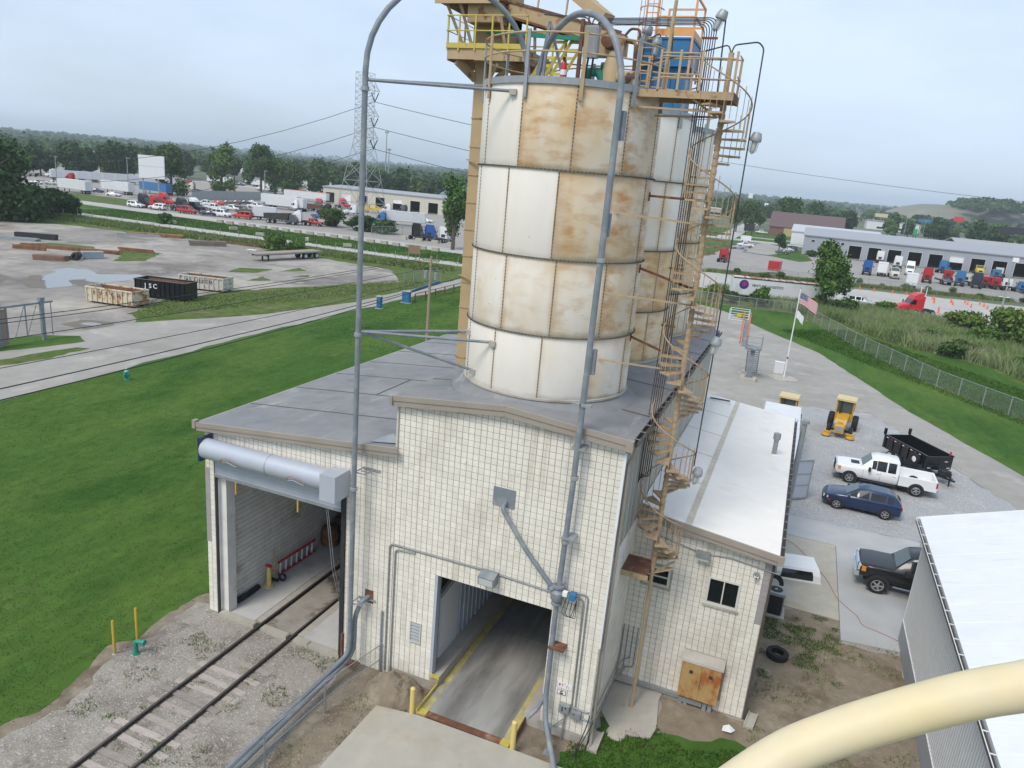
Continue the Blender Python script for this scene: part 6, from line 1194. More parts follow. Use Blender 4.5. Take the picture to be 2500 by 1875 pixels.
CP = dict(white=M['white'], red=paint('lorry_red', (.42,.02,.025), coat=.2), red2=paint('bright_red', (.55,.04,.03), coat=.2), black=M['black'], blue=paint('lorry_blue', (.02,.1,.34), coat=.2), blue2=paint('mid_blue', (.04,.17,.36), coat=.2), navy=paint('lorry_navy', (.02,.035,.07), coat=.2), grey=paint('lorry_grey', (.09,.095,.11), coat=.2), silver=paint('car_silver', (.4,.42,.43), metal=.4), green=paint('car_green', (.06,.09,.08), coat=.2), cream=paint('lorry_cream', (.58,.55,.45)), yellow=paint('lorry_yellow', (.65,.45,.03)), brown=paint('lorry_brown', (.13,.07,.05)), orange=paint('lorry_orange', (.6,.15,.05)))
_t = {}
def tractor(label, c, x, y, deg, roof=None, group='lorry tractors', sleeper=True):
    k = ('t', sleeper, roof)
    if k not in _t:
        _t[k] = make_tractor(label, CP[c], (x,y,.02), R(deg), group, sleeper, CP[roof] if roof else None); _t[(k,'c')] = CP[c].name; return _t[k]
    return copy_tree(_t[k], (x,y,.02), R(deg), label, group, {_t[(k,'c')]: CP[c]})
def car(kind, label, c, x, y, deg, group='cars in the truck lot'):
    k = ('car', kind)
    if k not in _t:
        _t[k] = make_pickup(label, CP[c], (x,y,.02), R(deg), group) if kind == 'pickup' else make_car(kind, label, CP[c], (x,y,.02), R(deg), group, cat='van' if kind == 'van' else 'car'); _t[(k,'c')] = CP[c].name; return _t[k]
    return copy_tree(_t[k], (x,y,.02), R(deg), label, group, {_t[(k,'c')]: CP[c]})
LT = 'lorry tractors in the left lot'; RT_ = 'lorries outside the repair building'; CG = 'cars in the left truck lot'
# left lot
for a in (('black sleeper tractor behind the white SUV at the left end of the lot','black',-176,139.5,0),('dark red tractor standing beside the bright red one near the road','red',-170.5,138.5,0),('bright red tractor with a sloping roof behind the dark red one','red2',-180.5,151,15),
          ('black tractor with tall sleeper next to the white roofed one','black',-163,140.5,0),('white tractor facing the drums behind the box truck','white',-160.5,187,170),('dark red tractor beyond the brown flat deck','red',-164,203.5,-60),
          ('black tractor turned towards the road left of the pylon','black',-146.5,184,200),('dark red tractor deep in the lot in front of the garage','red',-167,223,0),('white tractor just right of the pylon foot','white',-144.5,196,200),
          ('white tractor parked in front of the garage doors','white',-147,222,200),('dark grey tractor with a big sleeper before the open garage door','grey',-141,223,180),('blue tractor coupled ahead of the long white trailer','blue2',-121,176,200),
          ('black tractor leftmost of the three parked by the roadside barriers','black',-92.3,147,100),('blue tractor in the middle of the three by the roadside barriers','blue',-88.8,147.4,100),('white tractor rightmost of the three by the roadside barriers','white',-84.6,147,95),
          ('white day tractor hooked to a red dump body','white',-127.2,144.2,205),('red tractor far left beyond the parked trailers','red',-274,193,200),('cream tractor seen between the two near lot trees','cream',-240,221,200),('white tractor at the end of the far trailer row','white',-305,209,200),('orange tractor next to the white one far left','orange',-299,207,20)):
    tractor(a[0], a[1], a[2], a[3], a[4], None, LT)
tractor('black tractor with a white roof fairing in the front row','black',-162.5,144.5,0,'white',LT)
car('suv','white SUV at the left end of the front row','white',-175.2,135.9,10,CG); car('suv','white SUV between the red and black tractors','white',-168.3,136.8,190,CG); car('van','red and white van below the white roofed tractor','red',-158.2,137.3,10,CG); car('sedan','dark car in front of the white passenger van','navy',-152,138.4,200,CG)
car('van','white passenger van in the front row','white',-148.4,139.8,5,CG); car('van','red and white van standing alone near the box truck','red2',-143,141.6,190,CG); car('pickup','white pickup parked at the back by the grey fence','white',-178.6,165.3,200,CG); car('sedan','white car at the left of the back row','white',-177.9,160.8,200,CG)
for x, y, c, l in ((-182.2,174,'red2','bright red car in the back row by the grey fence'),(-184,179.5,'green','dark green car next to the red one in the back row'),(-184.4,184.4,'brown','dark brown car in the middle of the back row'),(-184.7,188.9,'navy','dark blue car in the back row near its right end'),(-185,193.2,'silver','silver car at the right end of the back row')): car('sedan', l, c, x, y, 195, CG)
car('pickup','white pickup leftmost of the two in the middle row','white',-165.9,155.4,190,CG); car('pickup','white pickup rightmost of the two in the middle row','white',-163,159.5,10,CG); car('suv','dark green SUV right of the white pickups','green',-159.5,160.5,10,CG); car('pickup','small white pickup behind the dark truck frames','white',-169.4,177.5,0,CG)
car('pickup','red pickup beside the white day tractor','red',-124,146.5,10,CG); car('pickup','blue pickup in front of the hedge by the pylon','blue2',-138,169.5,10,CG); car('sedan','white car behind the three roadside tractors','white',-119.7,202,10,CG); car('sedan','white car beside the second long trailer on the left','white',-212,160,20,CG); car('sedan','dark car between the two long trailers','navy',-227,166,20,CG)
for i, (x, y) in enumerate(((-262,170),(-259,174),(-264,178))): car('sedan', ('white car nearest the big dark tree','pale car second from the big dark tree','white car third from the big dark tree')[i], 'white' if i != 1 else 'silver', x, y, 20, CG)
# trailers of the left lot
TG = 'box trailers in the left lot'; TA = make_trailer('long white trailer with open rear doors nearest the big tree', (-225,156.5,.02), R(176), 14, group=TG)
def trailer(label, x, y, deg, swap=None, group=TG): return copy_tree(TA, (x,y,.02), R(deg), label, group, swap)
trailer('long white trailer in the second row right of the first', -223,171,176); trailer('blue trailer partly behind the lot tree', -223,187,176,{'trailer_white':CP['blue2']})
FT = 'row of white trailers along the trees'
for k in range(8): trailer(('first','second','third','fourth','fifth','sixth','seventh','last')[k]+' from the left in the long row of white trailers before the trees', -287+2.6*k, 203+3.9*k, 62 if k else 66, None, FT)
for k in range(9): trailer('white trailer among those parked beyond the lot trees', -294+rng.uniform(-14,14)+ (k%3)*18, 300+11*k, rng.choice((10,60,100)), None, 'far white trailers')
for k in range(14):
    c = rng.choice(('white','white','red2','yellow','blue','cream','black')); tractor('small distant tractor among the far lorries beyond the lot trees', c, -300+rng.uniform(-20,110), 262+rng.uniform(0,110), rng.choice((20,200,110)), None, 'distant lorries')
for k in range(12): car(rng.choice(('sedan','suv','pickup')), 'small distant car among the far lorries beyond the lot trees', rng.choice(('white','silver','red','navy')), -285+rng.uniform(-10,90), 235+rng.uniform(0,90), rng.choice((20,200,110)), 'distant cars')
trailer('white box trailer behind the parked cars, left of the orange rack', -174.5,196,8); trailer('shorter white trailer in front of the other by the parked cars', -165,187,8); orr = make_trailer('white slatted trailer carrying an orange rack', (-197,240,.02), R(5), 20, roofm=CP['orange'], group=TG, name='slatted_trailer')
make_boxtruck('white box truck backed up to the dark dump body', CP['white'], (-138.8,145.5,.02), R(30)); trailer('long white trailer in front of the garage, nearest to the hedge', -116.5,181,20)
db = thing('dump_truck', 'dark steel dump body truck beside the white box truck', 'truck', (-131,141,.02), R(20)); MB().prismx([(-3.2,1.1),(3,1.1),(3.4,2.9),(-3.3,2.5)],-1.2,1.2).obj('body', M['dark'], db); MB().prismx([(3.5,.7),(5.4,.7),(5.4,1.6),(4.6,2.6),(3.5,2.6)],-1.1,1.1).obj('cab', CP['grey'], db); wheel_parts(db,[(x,s) for x in (-2.2,-1,4.5) for s in (-.9,.9)],.5,.4,detail=False)
yl_ = thing('yellow_crane_truck', 'yellow truck in the lot in front of the garage', 'truck', (-150.5,218,.02), R(200)); MB().box(-3,-1.2,.9,1.4,1.2,1.9).obj('deck', CP['yellow'], yl_); MB().prismx([(1.5,.7),(3.4,.7),(3.4,1.7),(2.7,2.8),(1.5,2.8)],-1.1,1.1).obj('cab', CP['yellow'], yl_); MB().bar((-2.5,0,1.9),(1.2,0,3.4),.3).obj('boom', CP['yellow'], yl_); wheel_parts(yl_,[(x,s) for x in (-2.2,2.4) for s in (-.9,.9)],.5,.4,detail=False)
fd = thing('flat_deck_truck', 'brown flat deck loaded behind the white tractor', 'trailer', (-158.5,195,.02), R(5)); MB().box(-4,-1.2,1.0,4,1.2,1.25).box(-3.5,-1.0,1.25,2,1.0,2.4).obj('deck', CP['brown'], fd); wheel_parts(fd,[(x,s) for x in (-3,-1.8) for s in (-.9,.9)],.5,.4,detail=False)
# right lot
bt_ = tractor('bright blue tractor standing tail on, leftmost outside the repair bays','blue',15.2,200,85,None,RT_); make_boxtruck('white box truck tail on, third from the left outside the bays', CP['white'], (18.9,201,.02), R(85), RT_); tractor('pale cream day truck facing the fence outside the bays','cream',21.6,198,-88,None,RT_,False)
tractor('white tractor nosing into the second repair bay','white',22.2,256,85,None,RT_); tractor('white tractor standing before the third repair bay','white',25.8,237,88,None,RT_); tractor('white tractor behind the small white box truck','white',27.0,215,-95,None,RT_)
make_boxtruck('small white box truck nearest to the weedy fence', CP['white'], (23.0,173,.02), R(86), RT_, 5.2); tractor('red sleeper tractor tail on in front of the blank wall','red',29.2,197,84,None,RT_); tractor('blue tractor angled in front of the fifth bay','blue2',39,240,60,None,RT_); tractor('mid blue tractor beside the wrecker deck','blue2',37,199,80,None,RT_)
tractor('dark navy tractor right of the mid blue one','navy',40.6,198.5,84,None,RT_); tractor('cream day truck behind the navy tractor','cream',39.3,205,84,None,RT_,False); tractor('red cab over truck left of the red pair','red',43.4,203,95,None,RT_,False); tractor('red cab over truck right of the red pair','red',45.6,202,95,None,RT_,False)
tractor('white work truck towards the right edge of the lot','white',48.3,203,95,None,RT_,False); tractor('blue flat truck at the right edge of the lot','blue2',51,199,95,None,RT_,False); tractor('yellow truck inside the dark seventh bay','yellow',50.6,253,-90,None,RT_,False); tractor('tan truck inside the eighth bay','cream',56,252,90,None,RT_,False); tractor('small blue truck between the right bays','blue2',53,240,90,None,RT_,False); tractor('small red truck behind the wrecker deck','red',36,211,85,None,RT_,False)
wk = thing('wrecker_deck', 'grey low flatbed wrecker deck among the lorries', 'trailer', (33.2,197.5,.02), R(100)); MB().box(-3.4,-1.2,.8,3.4,1.2,1.05).box(-3.4,-1.25,1.05,3.4,-1.15,1.3).box(-3.4,1.15,1.05,3.4,1.25,1.3).obj('deck', CP['grey'], wk); wheel_parts(wk,[(x,s) for x in (-2,-.8) for s in (-.9,.9)],.5,.4,detail=False)
tractor('red tractor driving away on the yard behind the spiral stair','red',-20.8,186.5,85,None,'lorries on the far drive'); rb_ = make_trailer('red box body standing on the fence line above the white trailer', (-7.0,170,.02), R(85), 4.5, CP['red'], .8, 3.0, False, CP['red'], None, 'red_container')
car('pickup','white pickup on the drive behind the spiral stair','white',-21.5,258,200,'cars on the far drive'); car('sedan','grey green car parked below the white pickup on the drive','silver',-22.6,244.5,200,'cars on the far drive'); car('sedan','dark green car under the round tree','green',-8.2,243.6,170,'cars on the far drive'); car('sedan','pale car behind the round tree','silver',-7,258.5,170,'cars on the far drive'); car('suv','navy vehicle furthest back behind the round tree','navy',-6.5,266,170,'cars on the far drive'); car('pickup','white pickup far off on the main road','white',-24,379,180,'cars on the far drive')
car('suv','grey blue car half hidden in weeds left of the red tractor unit','silver',10.3,126.5,-10,'cars by the training lot')
rt = make_tractor('bright red aerodynamic sleeper tractor beyond the reeds', paint('cherry_red', (.55,.02,.03), coat=.4), (18.3,124.5,.02), R(203), None, True, None, True)
vt = make_trailer('long white trailer lettered VENTURE LOGISTICS behind the bushes', (-3.85,113.9,.02), R(195.5), 15.5, roofm=mat('rusty_trailer_roof', (.6,.52,.46), .7, .2, .8, col2=(.3,.12,.06), t=(.46,.54), scale2=.9, stretch=(1.6,.25,1)), group=None)
MB().box(-7.75,1.29,3.85,7.75,1.31,4.03).obj('blue_band', CP['navy'], vt)
lgm = MB().cyl((5.9,1.29,2.9),(5.9,1.31,2.9),.78,28).obj('round_logo', paint('logo_purple', (.04,.03,.2)), vt); MB().cyl((5.85,1.312,2.98),(5.85,1.322,2.98),.42,20).obj('logo_swirl', paint('logo_magenta', (.32,.03,.12)), lgm)
text('VENTURE LOGISTICS', .56, M['blackm'], 'lettering', vt, (2.0,1.30,2.85), (PI/2,0,PI), .006)
# traffic cones
cn = thing('traffic_cone', 'orange traffic cone standing on the training lot', 'cone', (0,0,0), group='cones on the training lot'); MB().lathe([(.17,.04),(.035,.72),(0,.73)], n=10).obj('body', M['cone'], cn); MB().box(-.2,-.2,0,.2,.2,.04).obj('base', M['cone'], cn); MB().lathe([(.115,.3),(.09,.42)], n=10).obj('band', M['white'], cn)
cones = [(9.3,156.8),(11.5,156.1),(14.3,156.0),(18,156.7),(20.7,157.2),(22.7,158),(23.4,158.3),(11.6,135.2),(11.7,131.4),(12.2,131),(14.8,133.7),(14.6,129.8),(25.5,155),(25.5,152.8),(24.8,147.7),(28.8,154.5),(28.5,152),(28.2,148.3),(31.5,155.5),(31.5,152.7),(31.4,148.3),(34.3,156.2),(34.3,152.3),(34.3,148.9),(37.7,152.4),(40.7,152.3),(24,135.4),(23.4,131.2)]
cn.location = (*cones[0], .014); cn.scale = (1.15,)*3
for x, y in cones[1:]: copy_tree(cn, (x,y,.014))
for i, (x, y) in enumerate(((23.6,159),(24.6,158.6))): t = thing('marker_pole', ('left','right')[i]+' of two short white poles by the weedy fence', 'pole', (x,y,0)); MB().cyl((0,0,0),(0,0,2.0),.07,8).obj('pole', M['white'], t)
# flatbed trailer and roll-off bins in the yard
fb = thing('flatbed_trailer', 'wooden decked flatbed trailer standing alone in the gravel yard', 'trailer', (-83.8,85.6,0), R(80)); MB().box(-7,-1.25,1.2,7.2,1.25,1.3).obj('frame_deck', M['galv'], fb)
pk = MB().box(-6.9,-.11,1.3,7.1,.11,1.335).mesh('deck_plank', M['wood'])
for k in range(10): link('deck_plank', pk, fb, (0,-1.08+.24*k,0))
MB().box(-7,-.5,.85,7,-.38,1.2).box(-7,.38,.85,7,.5,1.2).box(-7.0,-1.28,1.1,7.2,-1.22,1.32).box(-7.0,1.22,1.1,7.2,1.28,1.32).obj('chassis', M['galv'], fb); MB().box(-4.6,-.85,0,-4.4,-.65,1.0).box(-4.6,.65,0,-4.4,.85,1.0).box(-4.6,-.85,.7,-4.4,.85,.85).obj('landing_gear', M['blackm'], fb)
wheel_parts(fb, [(x,s*.9) for x in (3.4,6.0) for s in (-1,1)], .5, .55, M['white'])
def rolloff(label, loc, rz, L, h, m, inner, letters, lm, group='roll-off bins in the yard'):
    t = thing('rolloff_bin', label, 'dumpster', loc, rz, group); w = 1.2
    mb = MB()
    for s in (-1,1): mb.box(-L/2,min(s*w,s*(w-.06)),.2,L/2,max(s*w,s*(w-.06)),h)
    mb.box(-L/2,-w+.06,.2,-L/2+.06,w-.06,h).box(L/2-.06,-w+.06,.2,L/2,w-.06,h); mb.obj('walls', m, t); MB().box(-L/2+.07,-w+.07,.2,L/2-.07,w-.07,.28).box(-L/2+.061,w-.075,.28,L/2-.061,w-.061,h-.02).box(-L/2+.061,-w+.061,.28,L/2-.061,-w+.075,h-.02).obj('lining', inner, t)
    rb = MB().box(-.05,-.05,.2,.05,.05,h-.1).mesh('rib', m); n = int(L/.62)
    for k in range(n+1):
        for s in (-1,1): link('rib', rb, t, (-L/2+.1+(L-.2)*k/n, s*(w+.05), 0))
    for s in (-1,1): MB().box(-L/2-.03,s*w-.1,h-.1,L/2+.03,s*w+.1,h+.04).obj('top_rail', m, t)
    for x in (-L/2-.02,L/2+.02):
        MB().box(x-.06,-w,h-.1,x+.06,w,h+.04).obj('top_rail', m, t)
        for z in (.6,1.15): MB().box(x-.05,-w,z,x+.05,w,z+.1).obj('end_bar', m, t)
    MB().box(-L/2,-.5,0,L/2,-.38,.2).box(-L/2,.38,0,L/2,.5,.2).obj('skid', M['rusty'], t)
    if letters:
        n = len(letters)
        for i, c in enumerate(letters): text(c, .75 if n < 4 else .58, lm, 'letter', t, (letters_x(i,n,L),-w-.112,h*.68), (PI/2,0,0), .01)
    return t
def letters_x(i, n, L): return (-1.75+.62*i) if n < 4 else (-L*.36+L*.72*i/max(1,n-1))*.72-.3
rolloff('rusty cream roll-off bin with worn lettering, nearest of the three', (-69.3,39.1,0), R(8), 6.0, 1.75, M['binw'], M['rusty'], 'FUSCO', M['rustb'])
rolloff('black roll-off bin lettered JSC in white, in the middle', (-68.8,45.3,0), R(12), 6.4, 2.1, M['black'], M['rusty'], 'JSC', M['white'])
rolloff('cream roll-off bin lettered in black, furthest of the three', (-70.2,53.0,0), R(15), 6.0, 1.75, mat('bin_pale_rust', (.55,.52,.46), .7, .15, 3, col2=[((.3,.15,.07),(.56,.68),1.6)]), M['rusty'], 'PILUSCO', M['blackm'])
# steel stock and pipe piles
def pile(label, x0, y0, x1, y1, n, sec, m, cat='steel stack', name='steel_stack', z=.0, part='beam'):
    a = Vector((x0,y0,0)); b = Vector((x1,y1,0)); d = b-a; L = d.length; t = thing(name, label, cat, (*a.lerp(b,.5)[:2], 0), math.atan2(d.y,d.x)); r = random.Random(int(x0*3+y0))
    per = max(1,(n+1)//2); me = MB().box(-L/2,-sec/2,0,L/2,sec/2,sec*.9).mesh(part, m)
    for k in range(n):
        row = k//per; link(part, me, t, (r.uniform(-.04,.04)*L, (k%per-per/2)*sec*1.15+r.uniform(-.03,.03), row*sec*.92+z), R(r.uniform(-1.5,1.5)))
    return t
pile('dark square steel tubes lying left in the yard', -126,67.6,-119.8,70.4,4,.5,M['blackm']); pile('pale galvanised bars lying beside the dark tubes', -128,62.5,-119.5,66.6,5,.28,M['galv']); pile('short rusty beam lying flat on the sandy patch', -113.6,58.3,-109,60.2,2,.35,M['rusty']); pile('long rusty beams lying end to end through the weeds', -115.5,61,-101,66.6,5,.3,M['rusty'])
pile('thick rusty timbers stacked by the black tyres', -102.2,53.6,-98.6,55.7,6,.4,mat('brown_beam', (.21,.125,.08), .8, .2, 2)); pile('rusty beams lying right of the weeds in the yard', -105,70.2,-99.6,72.1,5,.3,M['rusty']); pile('orange and rusty pipes stacked near the road fence', -122.4,86.6,-114.4,92.6,7,.35,mat('orange_pipe', (.33,.17,.06), .7, .2, 2, col2=(.2,.1,.05), t=(.5,.6))); pile('grey pipes lying in front of the orange stack', -123,85.2,-117,89.6,4,.25,M['galv'])
pile('old boards and scrap lying in the yard beyond the puddle', -105.6,85.3,-101.4,90,4,.5,mat('grey_boards', (.2,.17,.14), .9, .3, 3), 'board pile', 'board_pile'); pile('long dark rail lying along the yard edge', -108.5,94.6,-98,95.4,1,.4,M['rustb'])
for k, (x, y) in enumerate(((-99.8,57.3),(-98.8,57.1),(-99.4,58.0))): lay('scrap_tyre', ('black scrap tyre lying flat by the timbers','black scrap tyre standing by the timbers','black scrap tyre tilted against the blue crate')[k], 'tyre', (x,y,.45 if k else .2), tyre_mb(.7,.35,.4).xf(Matrix.Rotation(R((0,70,50)[k]),4,'X')), M['rubber'])
cr_ = thing('metal_crate', 'pale blue grey sheet metal crate by the scrap tyres', 'crate', (-99.3,60.4,0), R(62)); MB().box(-1.4,-.7,.05,1.4,.7,.95).obj('box', paint('crate_blue', (.3,.36,.4)), cr_); MB().box(-1.45,-.75,.95,1.45,.75,1.0).box(-1.42,-.72,.45,1.42,.72,.52).obj('lid', M['galv'], cr_)
lay('white_sheet', 'white sheet lying on the yard near the flatbed trailer', 'sheet', (-95,90,.03), MB().box(-.9,-.5,0,.9,.5,.08), M['white'], R(10))
# ================================================================ BUILDINGS FURTHER OFF
def bays_building(name, label, cat_loc, L, D, h, rise, wallm, roofm, bays, bw, bh, cols=(), windows=(), inside=None, closed=()):
    """long shed facing -Y: wall with real openings, roof, dark inside; bays are centre positions along X"""
    t = thing(name, label, 'building', cat_loc); holes = [(x-bw/2,0,x+bw/2,bh) for x in bays]
    mb = MB(); wall_strips(mb, 0, L, -.1, lambda u: h, holes, YW(0), .3); mb.obj('front_wall', wallm, t)
    MB().box(0,.3,-.1,.3,D,h).box(L-.3,.3,-.1,L,D,h).box(.3,D-.3,-.1,L-.3,D,h).obj('side_wall', wallm, t); MB().box(.3,14,0,L-.3,14.2,h).obj('inner_wall', M['dark'], t); MB().box(.3,.3,.03,L-.3,14,.05).obj('floor', M['base'], t)
    MB().add([(-.4,-.4,h),(L+.4,-.4,h),(L+.4,D/2,h+rise),(-.4,D/2,h+rise),(-.4,D+.4,h),(L+.4,D+.4,h),(-.4,-.4,h+.35),(L+.4,-.4,h+.35),(L+.4,D/2,h+rise+.35),(-.4,D/2,h+rise+.35),(-.4,D+.4,h+.35),(L+.4,D+.4,h+.35)],
             [(6,7,8,9),(9,8,11,10),(0,1,7,6),(4,10,11,5),(0,6,9,3),(3,9,10,4),(1,2,8,7),(2,5,11,8),(0,3,2,1),(3,4,5,2)]).obj('roof', roofm, t)
    fm = MB().box(-bw/2-.12,-.06,0,-bw/2,.1,bh+.12).box(bw/2,-.06,0,bw/2+.12,.1,bh+.12).box(-bw/2,-.06,bh,bw/2,.1,bh+.12).mesh('door_frame', M['frame'])
    for x in bays: link('door_frame', fm, t, (x,0,0))
    for x, f in closed: MB().box(x-bw/2,.1,bh*(1-f),x+bw/2,.18,bh).obj('bay_door', M['white'], t)
    for x in cols: MB().box(x-.06,-.05,0,x+.06,0,h).obj('pilaster', wallm, t)
    for x, z, w_, hh in windows:
        f = MB().box(x-w_/2-.08,-.05,z-.08,x+w_/2+.08,-.01,z+hh+.08).obj('window', M['frame'], t); MB().box(x-w_/2,-.07,z,x+w_/2,-.05,z+hh).obj('pane', M['glass'], f)
    return t
crm = paint('garage_cream', (.56,.53,.44), .7); gsd = paint('repair_siding', (.34,.36,.40), .5); gro = paint('grey_metal_roof', (.33,.34,.36), .5); nvr = paint('blue_grey_roof', (.16,.19,.23), .5)
bays_building('truck_garage', 'long cream truck garage with open bays beyond the pylon', (-194.6,248,0), 78, 26, 6.3, .7, crm, gro, [3.5+8.2*k for k in range(9)], 4.4, 4.3, [8+8.2*k for k in range(8)], closed=((11.7,1),(36.3,.4),(60.9,.45)))
bays_building('blue_roof_shed', 'grey shed with a blue grey gabled roof behind the cream garage', (-166,300,0), 52, 26, 6.0, 4.5, paint('shed_grey', (.3,.32,.34)), nvr, [6+8*k for k in range(5)], 5, 3.4)
gb_ = bays_building('repair_building', 'long grey metal truck repair building with a row of open bays', (-2.4,256,0), 92, 40, 6.3, 1.9, gsd, gro, [16.5+5.35*k+(.7*k if k else 0) for k in range(10)], 3.9, 4.5, [6.2*k for k in range(1,14)], [(3.0,4.4,1.0,.7),(6.6,4.4,1.0,.7),(9.0,4.4,1.0,.7),(12.4,4.4,1.0,.7),(2.6,.6,1.3,.9)], closed=((16.5+6.05*5,.42),(16.5+6.05*9,1)))
bays_building('white_shed', 'white gabled building behind the left end of the repair building', (-8,312,0), 34, 40, 5.2, 2.2, M['trailer'], paint('pale_roof', (.5,.5,.52)), [], 3, 3)
bays_building('brown_roof_building', 'brick building with a steep brown roof', (-20.5,376,0), 34, 22, 4.2, 7.0, paint('brick_brown', (.2,.1,.075)), paint('brown_roof', (.13,.085,.08)), [], 3, 3); MB().box(7,-.3,.2,30,-.05,4.0).obj('yellow_panel', paint('tan_wall', (.45,.37,.18)), bpy.data.objects['brown_roof_building'])
bays_building('tan_shed', 'low tan gabled building behind the repair building', (58,345,0), 70, 40, 5, 2.4, paint('tan_siding', (.42,.38,.32)), paint('tan_roof', (.36,.35,.34)), [], 3, 3, (), [(2+3*k,1.5,1.2,2) for k in range(5)])
hedge_m = None
gen = random.Random(23)
rm_cols = [paint('far_roof_%s' % n, c, .6) for n, c in (('white',(.7,.7,.7)),('brick',(.25,.12,.09)),('grey',(.3,.31,.32)),('tan',(.45,.38,.28)))]
for k in range(30):     # shops and sheds out towards the horizon
    side = k % 3
    if side == 0: az = R(gen.uniform(-58,-28)); d = gen.uniform(560,1100)
    elif side == 1: az = R(gen.uniform(-8,1.5)); d = gen.uniform(520,1300)
    else: az = R(gen.uniform(2,20)); d = gen.uniform(700,1300)
    x, y = d*sin(az), d*cos(az)-19; w_, dd, h = gen.uniform(14,45), gen.uniform(12,25), gen.uniform(4,8); c = gen.choice(rm_cols)
    t = thing('distant_building', 'small distant flat roofed building among the far trees', 'building', (x,y,0), gen.uniform(-.3,.3), 'distant buildings'); MB().box(-w_/2,-dd/2,0,w_/2,dd/2,h).obj('wall', gen.choice(rm_cols), t); MB().box(-w_/2-.4,-dd/2-.4,h,w_/2+.4,dd/2+.4,h+.5).obj('roof', c, t); MB().box(-w_*.3,-dd/2-.06,1,w_*.3,-dd/2-.02,2.6).obj('window', M['glass'], t)
ht_ = thing('house', 'tan gabled house among the trees on the far left', 'house', (-520,395,0), .3); MB().box(-14,-6,0,14,6,5).obj('wall', paint('house_tan', (.45,.36,.25)), ht_); MB().prism([(0,0),(1,0),(1,1)],0,.01) ; MB().add([(-15,-7,5),(15,-7,5),(15,7,5),(-15,7,5),(-15,0,10),(15,0,10)],[(0,1,5,4),(2,3,4,5),(0,4,3),(1,2,5)]).obj('roof', paint('house_roof', (.2,.15,.12)), ht_)
# ================================================================ TREES
leafm = [mat('leaf_%s' % n, c, .75, .15, .5, coord='Object', rnd=.45, island=True, spec=.2) for n, c in (('mid',(.055,.105,.024)),('bright',(.085,.15,.03)),('dark',(.032,.07,.019)),('poplar',(.08,.15,.032)),('lime',(.115,.175,.035)))]
bark = mat('bark', (.11,.085,.065), .95, .3, 6)
def crown_mesh(name, m, lobes, leaf, n, seed, shell=.5):
    r = np.random.RandomState(seed); V = []; vol = np.array([l[3]*l[4]*l[5] for l in lobes])**.67; vol = vol/vol.sum()
    k = r.choice(len(lobes), n, p=vol); L = np.array(lobes)[k]; u = r.randn(n,3); u /= np.linalg.norm(u,axis=1)[:,None]; rad = (shell+(1-shell)*r.rand(n))[:,None]
    cc = L[:,:3]+u*rad*L[:,3:6]*(1+.18*r.randn(n,1)); nrm = u+.7*r.randn(n,3); nrm /= np.linalg.norm(nrm,axis=1)[:,None]
    a = np.cross(nrm, r.randn(n,3)); a /= np.linalg.norm(a,axis=1)[:,None]; b = np.cross(nrm,a); s = (leaf*(.5+.9*r.rand(n)))[:,None]
    V = np.stack([cc-a*s-b*s*.45, cc+a*s*.2-b*s*.6, cc+a*s+b*s*.3, cc-a*s*.25+b*s*.6],1)
    me = bpy.data.meshes.new(name); me.vertices.add(n*4); me.vertices.foreach_set('co', V.reshape(-1)); me.loops.add(n*4); me.loops.foreach_set('vertex_index', np.arange(n*4,dtype=np.int32)); me.polygons.add(n); me.polygons.foreach_set('loop_start', (np.arange(n)*4).astype(np.int32)); me.polygons.foreach_set('loop_total', np.full(n,4,np.int32)); me.update(); me.validate(); me.materials.append(m); return me
def lobes_round(h, w, r, n=9, base=.28):
    out = [(0,0,h*.62,w*.62,w*.62,h*.30)]
    for _ in range(n):
        a = r.uniform(0,6.28); z = r.uniform(base,.86); q = w*(.62 if z < .7 else .34)*r.uniform(.5,1); s = r.uniform(.24,.42); out.append((q*cos(a),q*sin(a),h*z,w*s,w*s,h*s*.42))
    return out
def trunk_mesh(h, r_, seed, spread):
    r = random.Random(seed); mb = MB(); mb.tube([(0,0,-.1),(.05,0,h*.3),(0,.05,h*.55),(0,0,h*.85)],[r_*1.25,r_,r_*.7,r_*.2],8)
    for k in range(6):
        a = r.uniform(0,6.28); z = h*r.uniform(.25,.55); mb.tube([(0,0,z),(cos(a)*spread*.35,sin(a)*spread*.35,z+h*.14),(cos(a)*spread*.75,sin(a)*spread*.75,z+h*.25)],[r_*.5,r_*.33,r_*.1],6)
    return mb.mesh('trunk', bark)
def make_tree(label, loc, h, w, m, leaf, n, seed, group=None, cat='tree', name='tree', lobes=None, base=.28, shell=.5):
    r = random.Random(seed); t = thing(name, label, cat, loc, r.uniform(0,6.28) if not lobes else 0, group)
    link('crown', crown_mesh('crown', m, lobes or lobes_round(h,w,r,base=base), leaf, n, seed, shell), t); link('trunk', trunk_mesh(h*.9, max(.05,h*.022), seed, w), t); return t
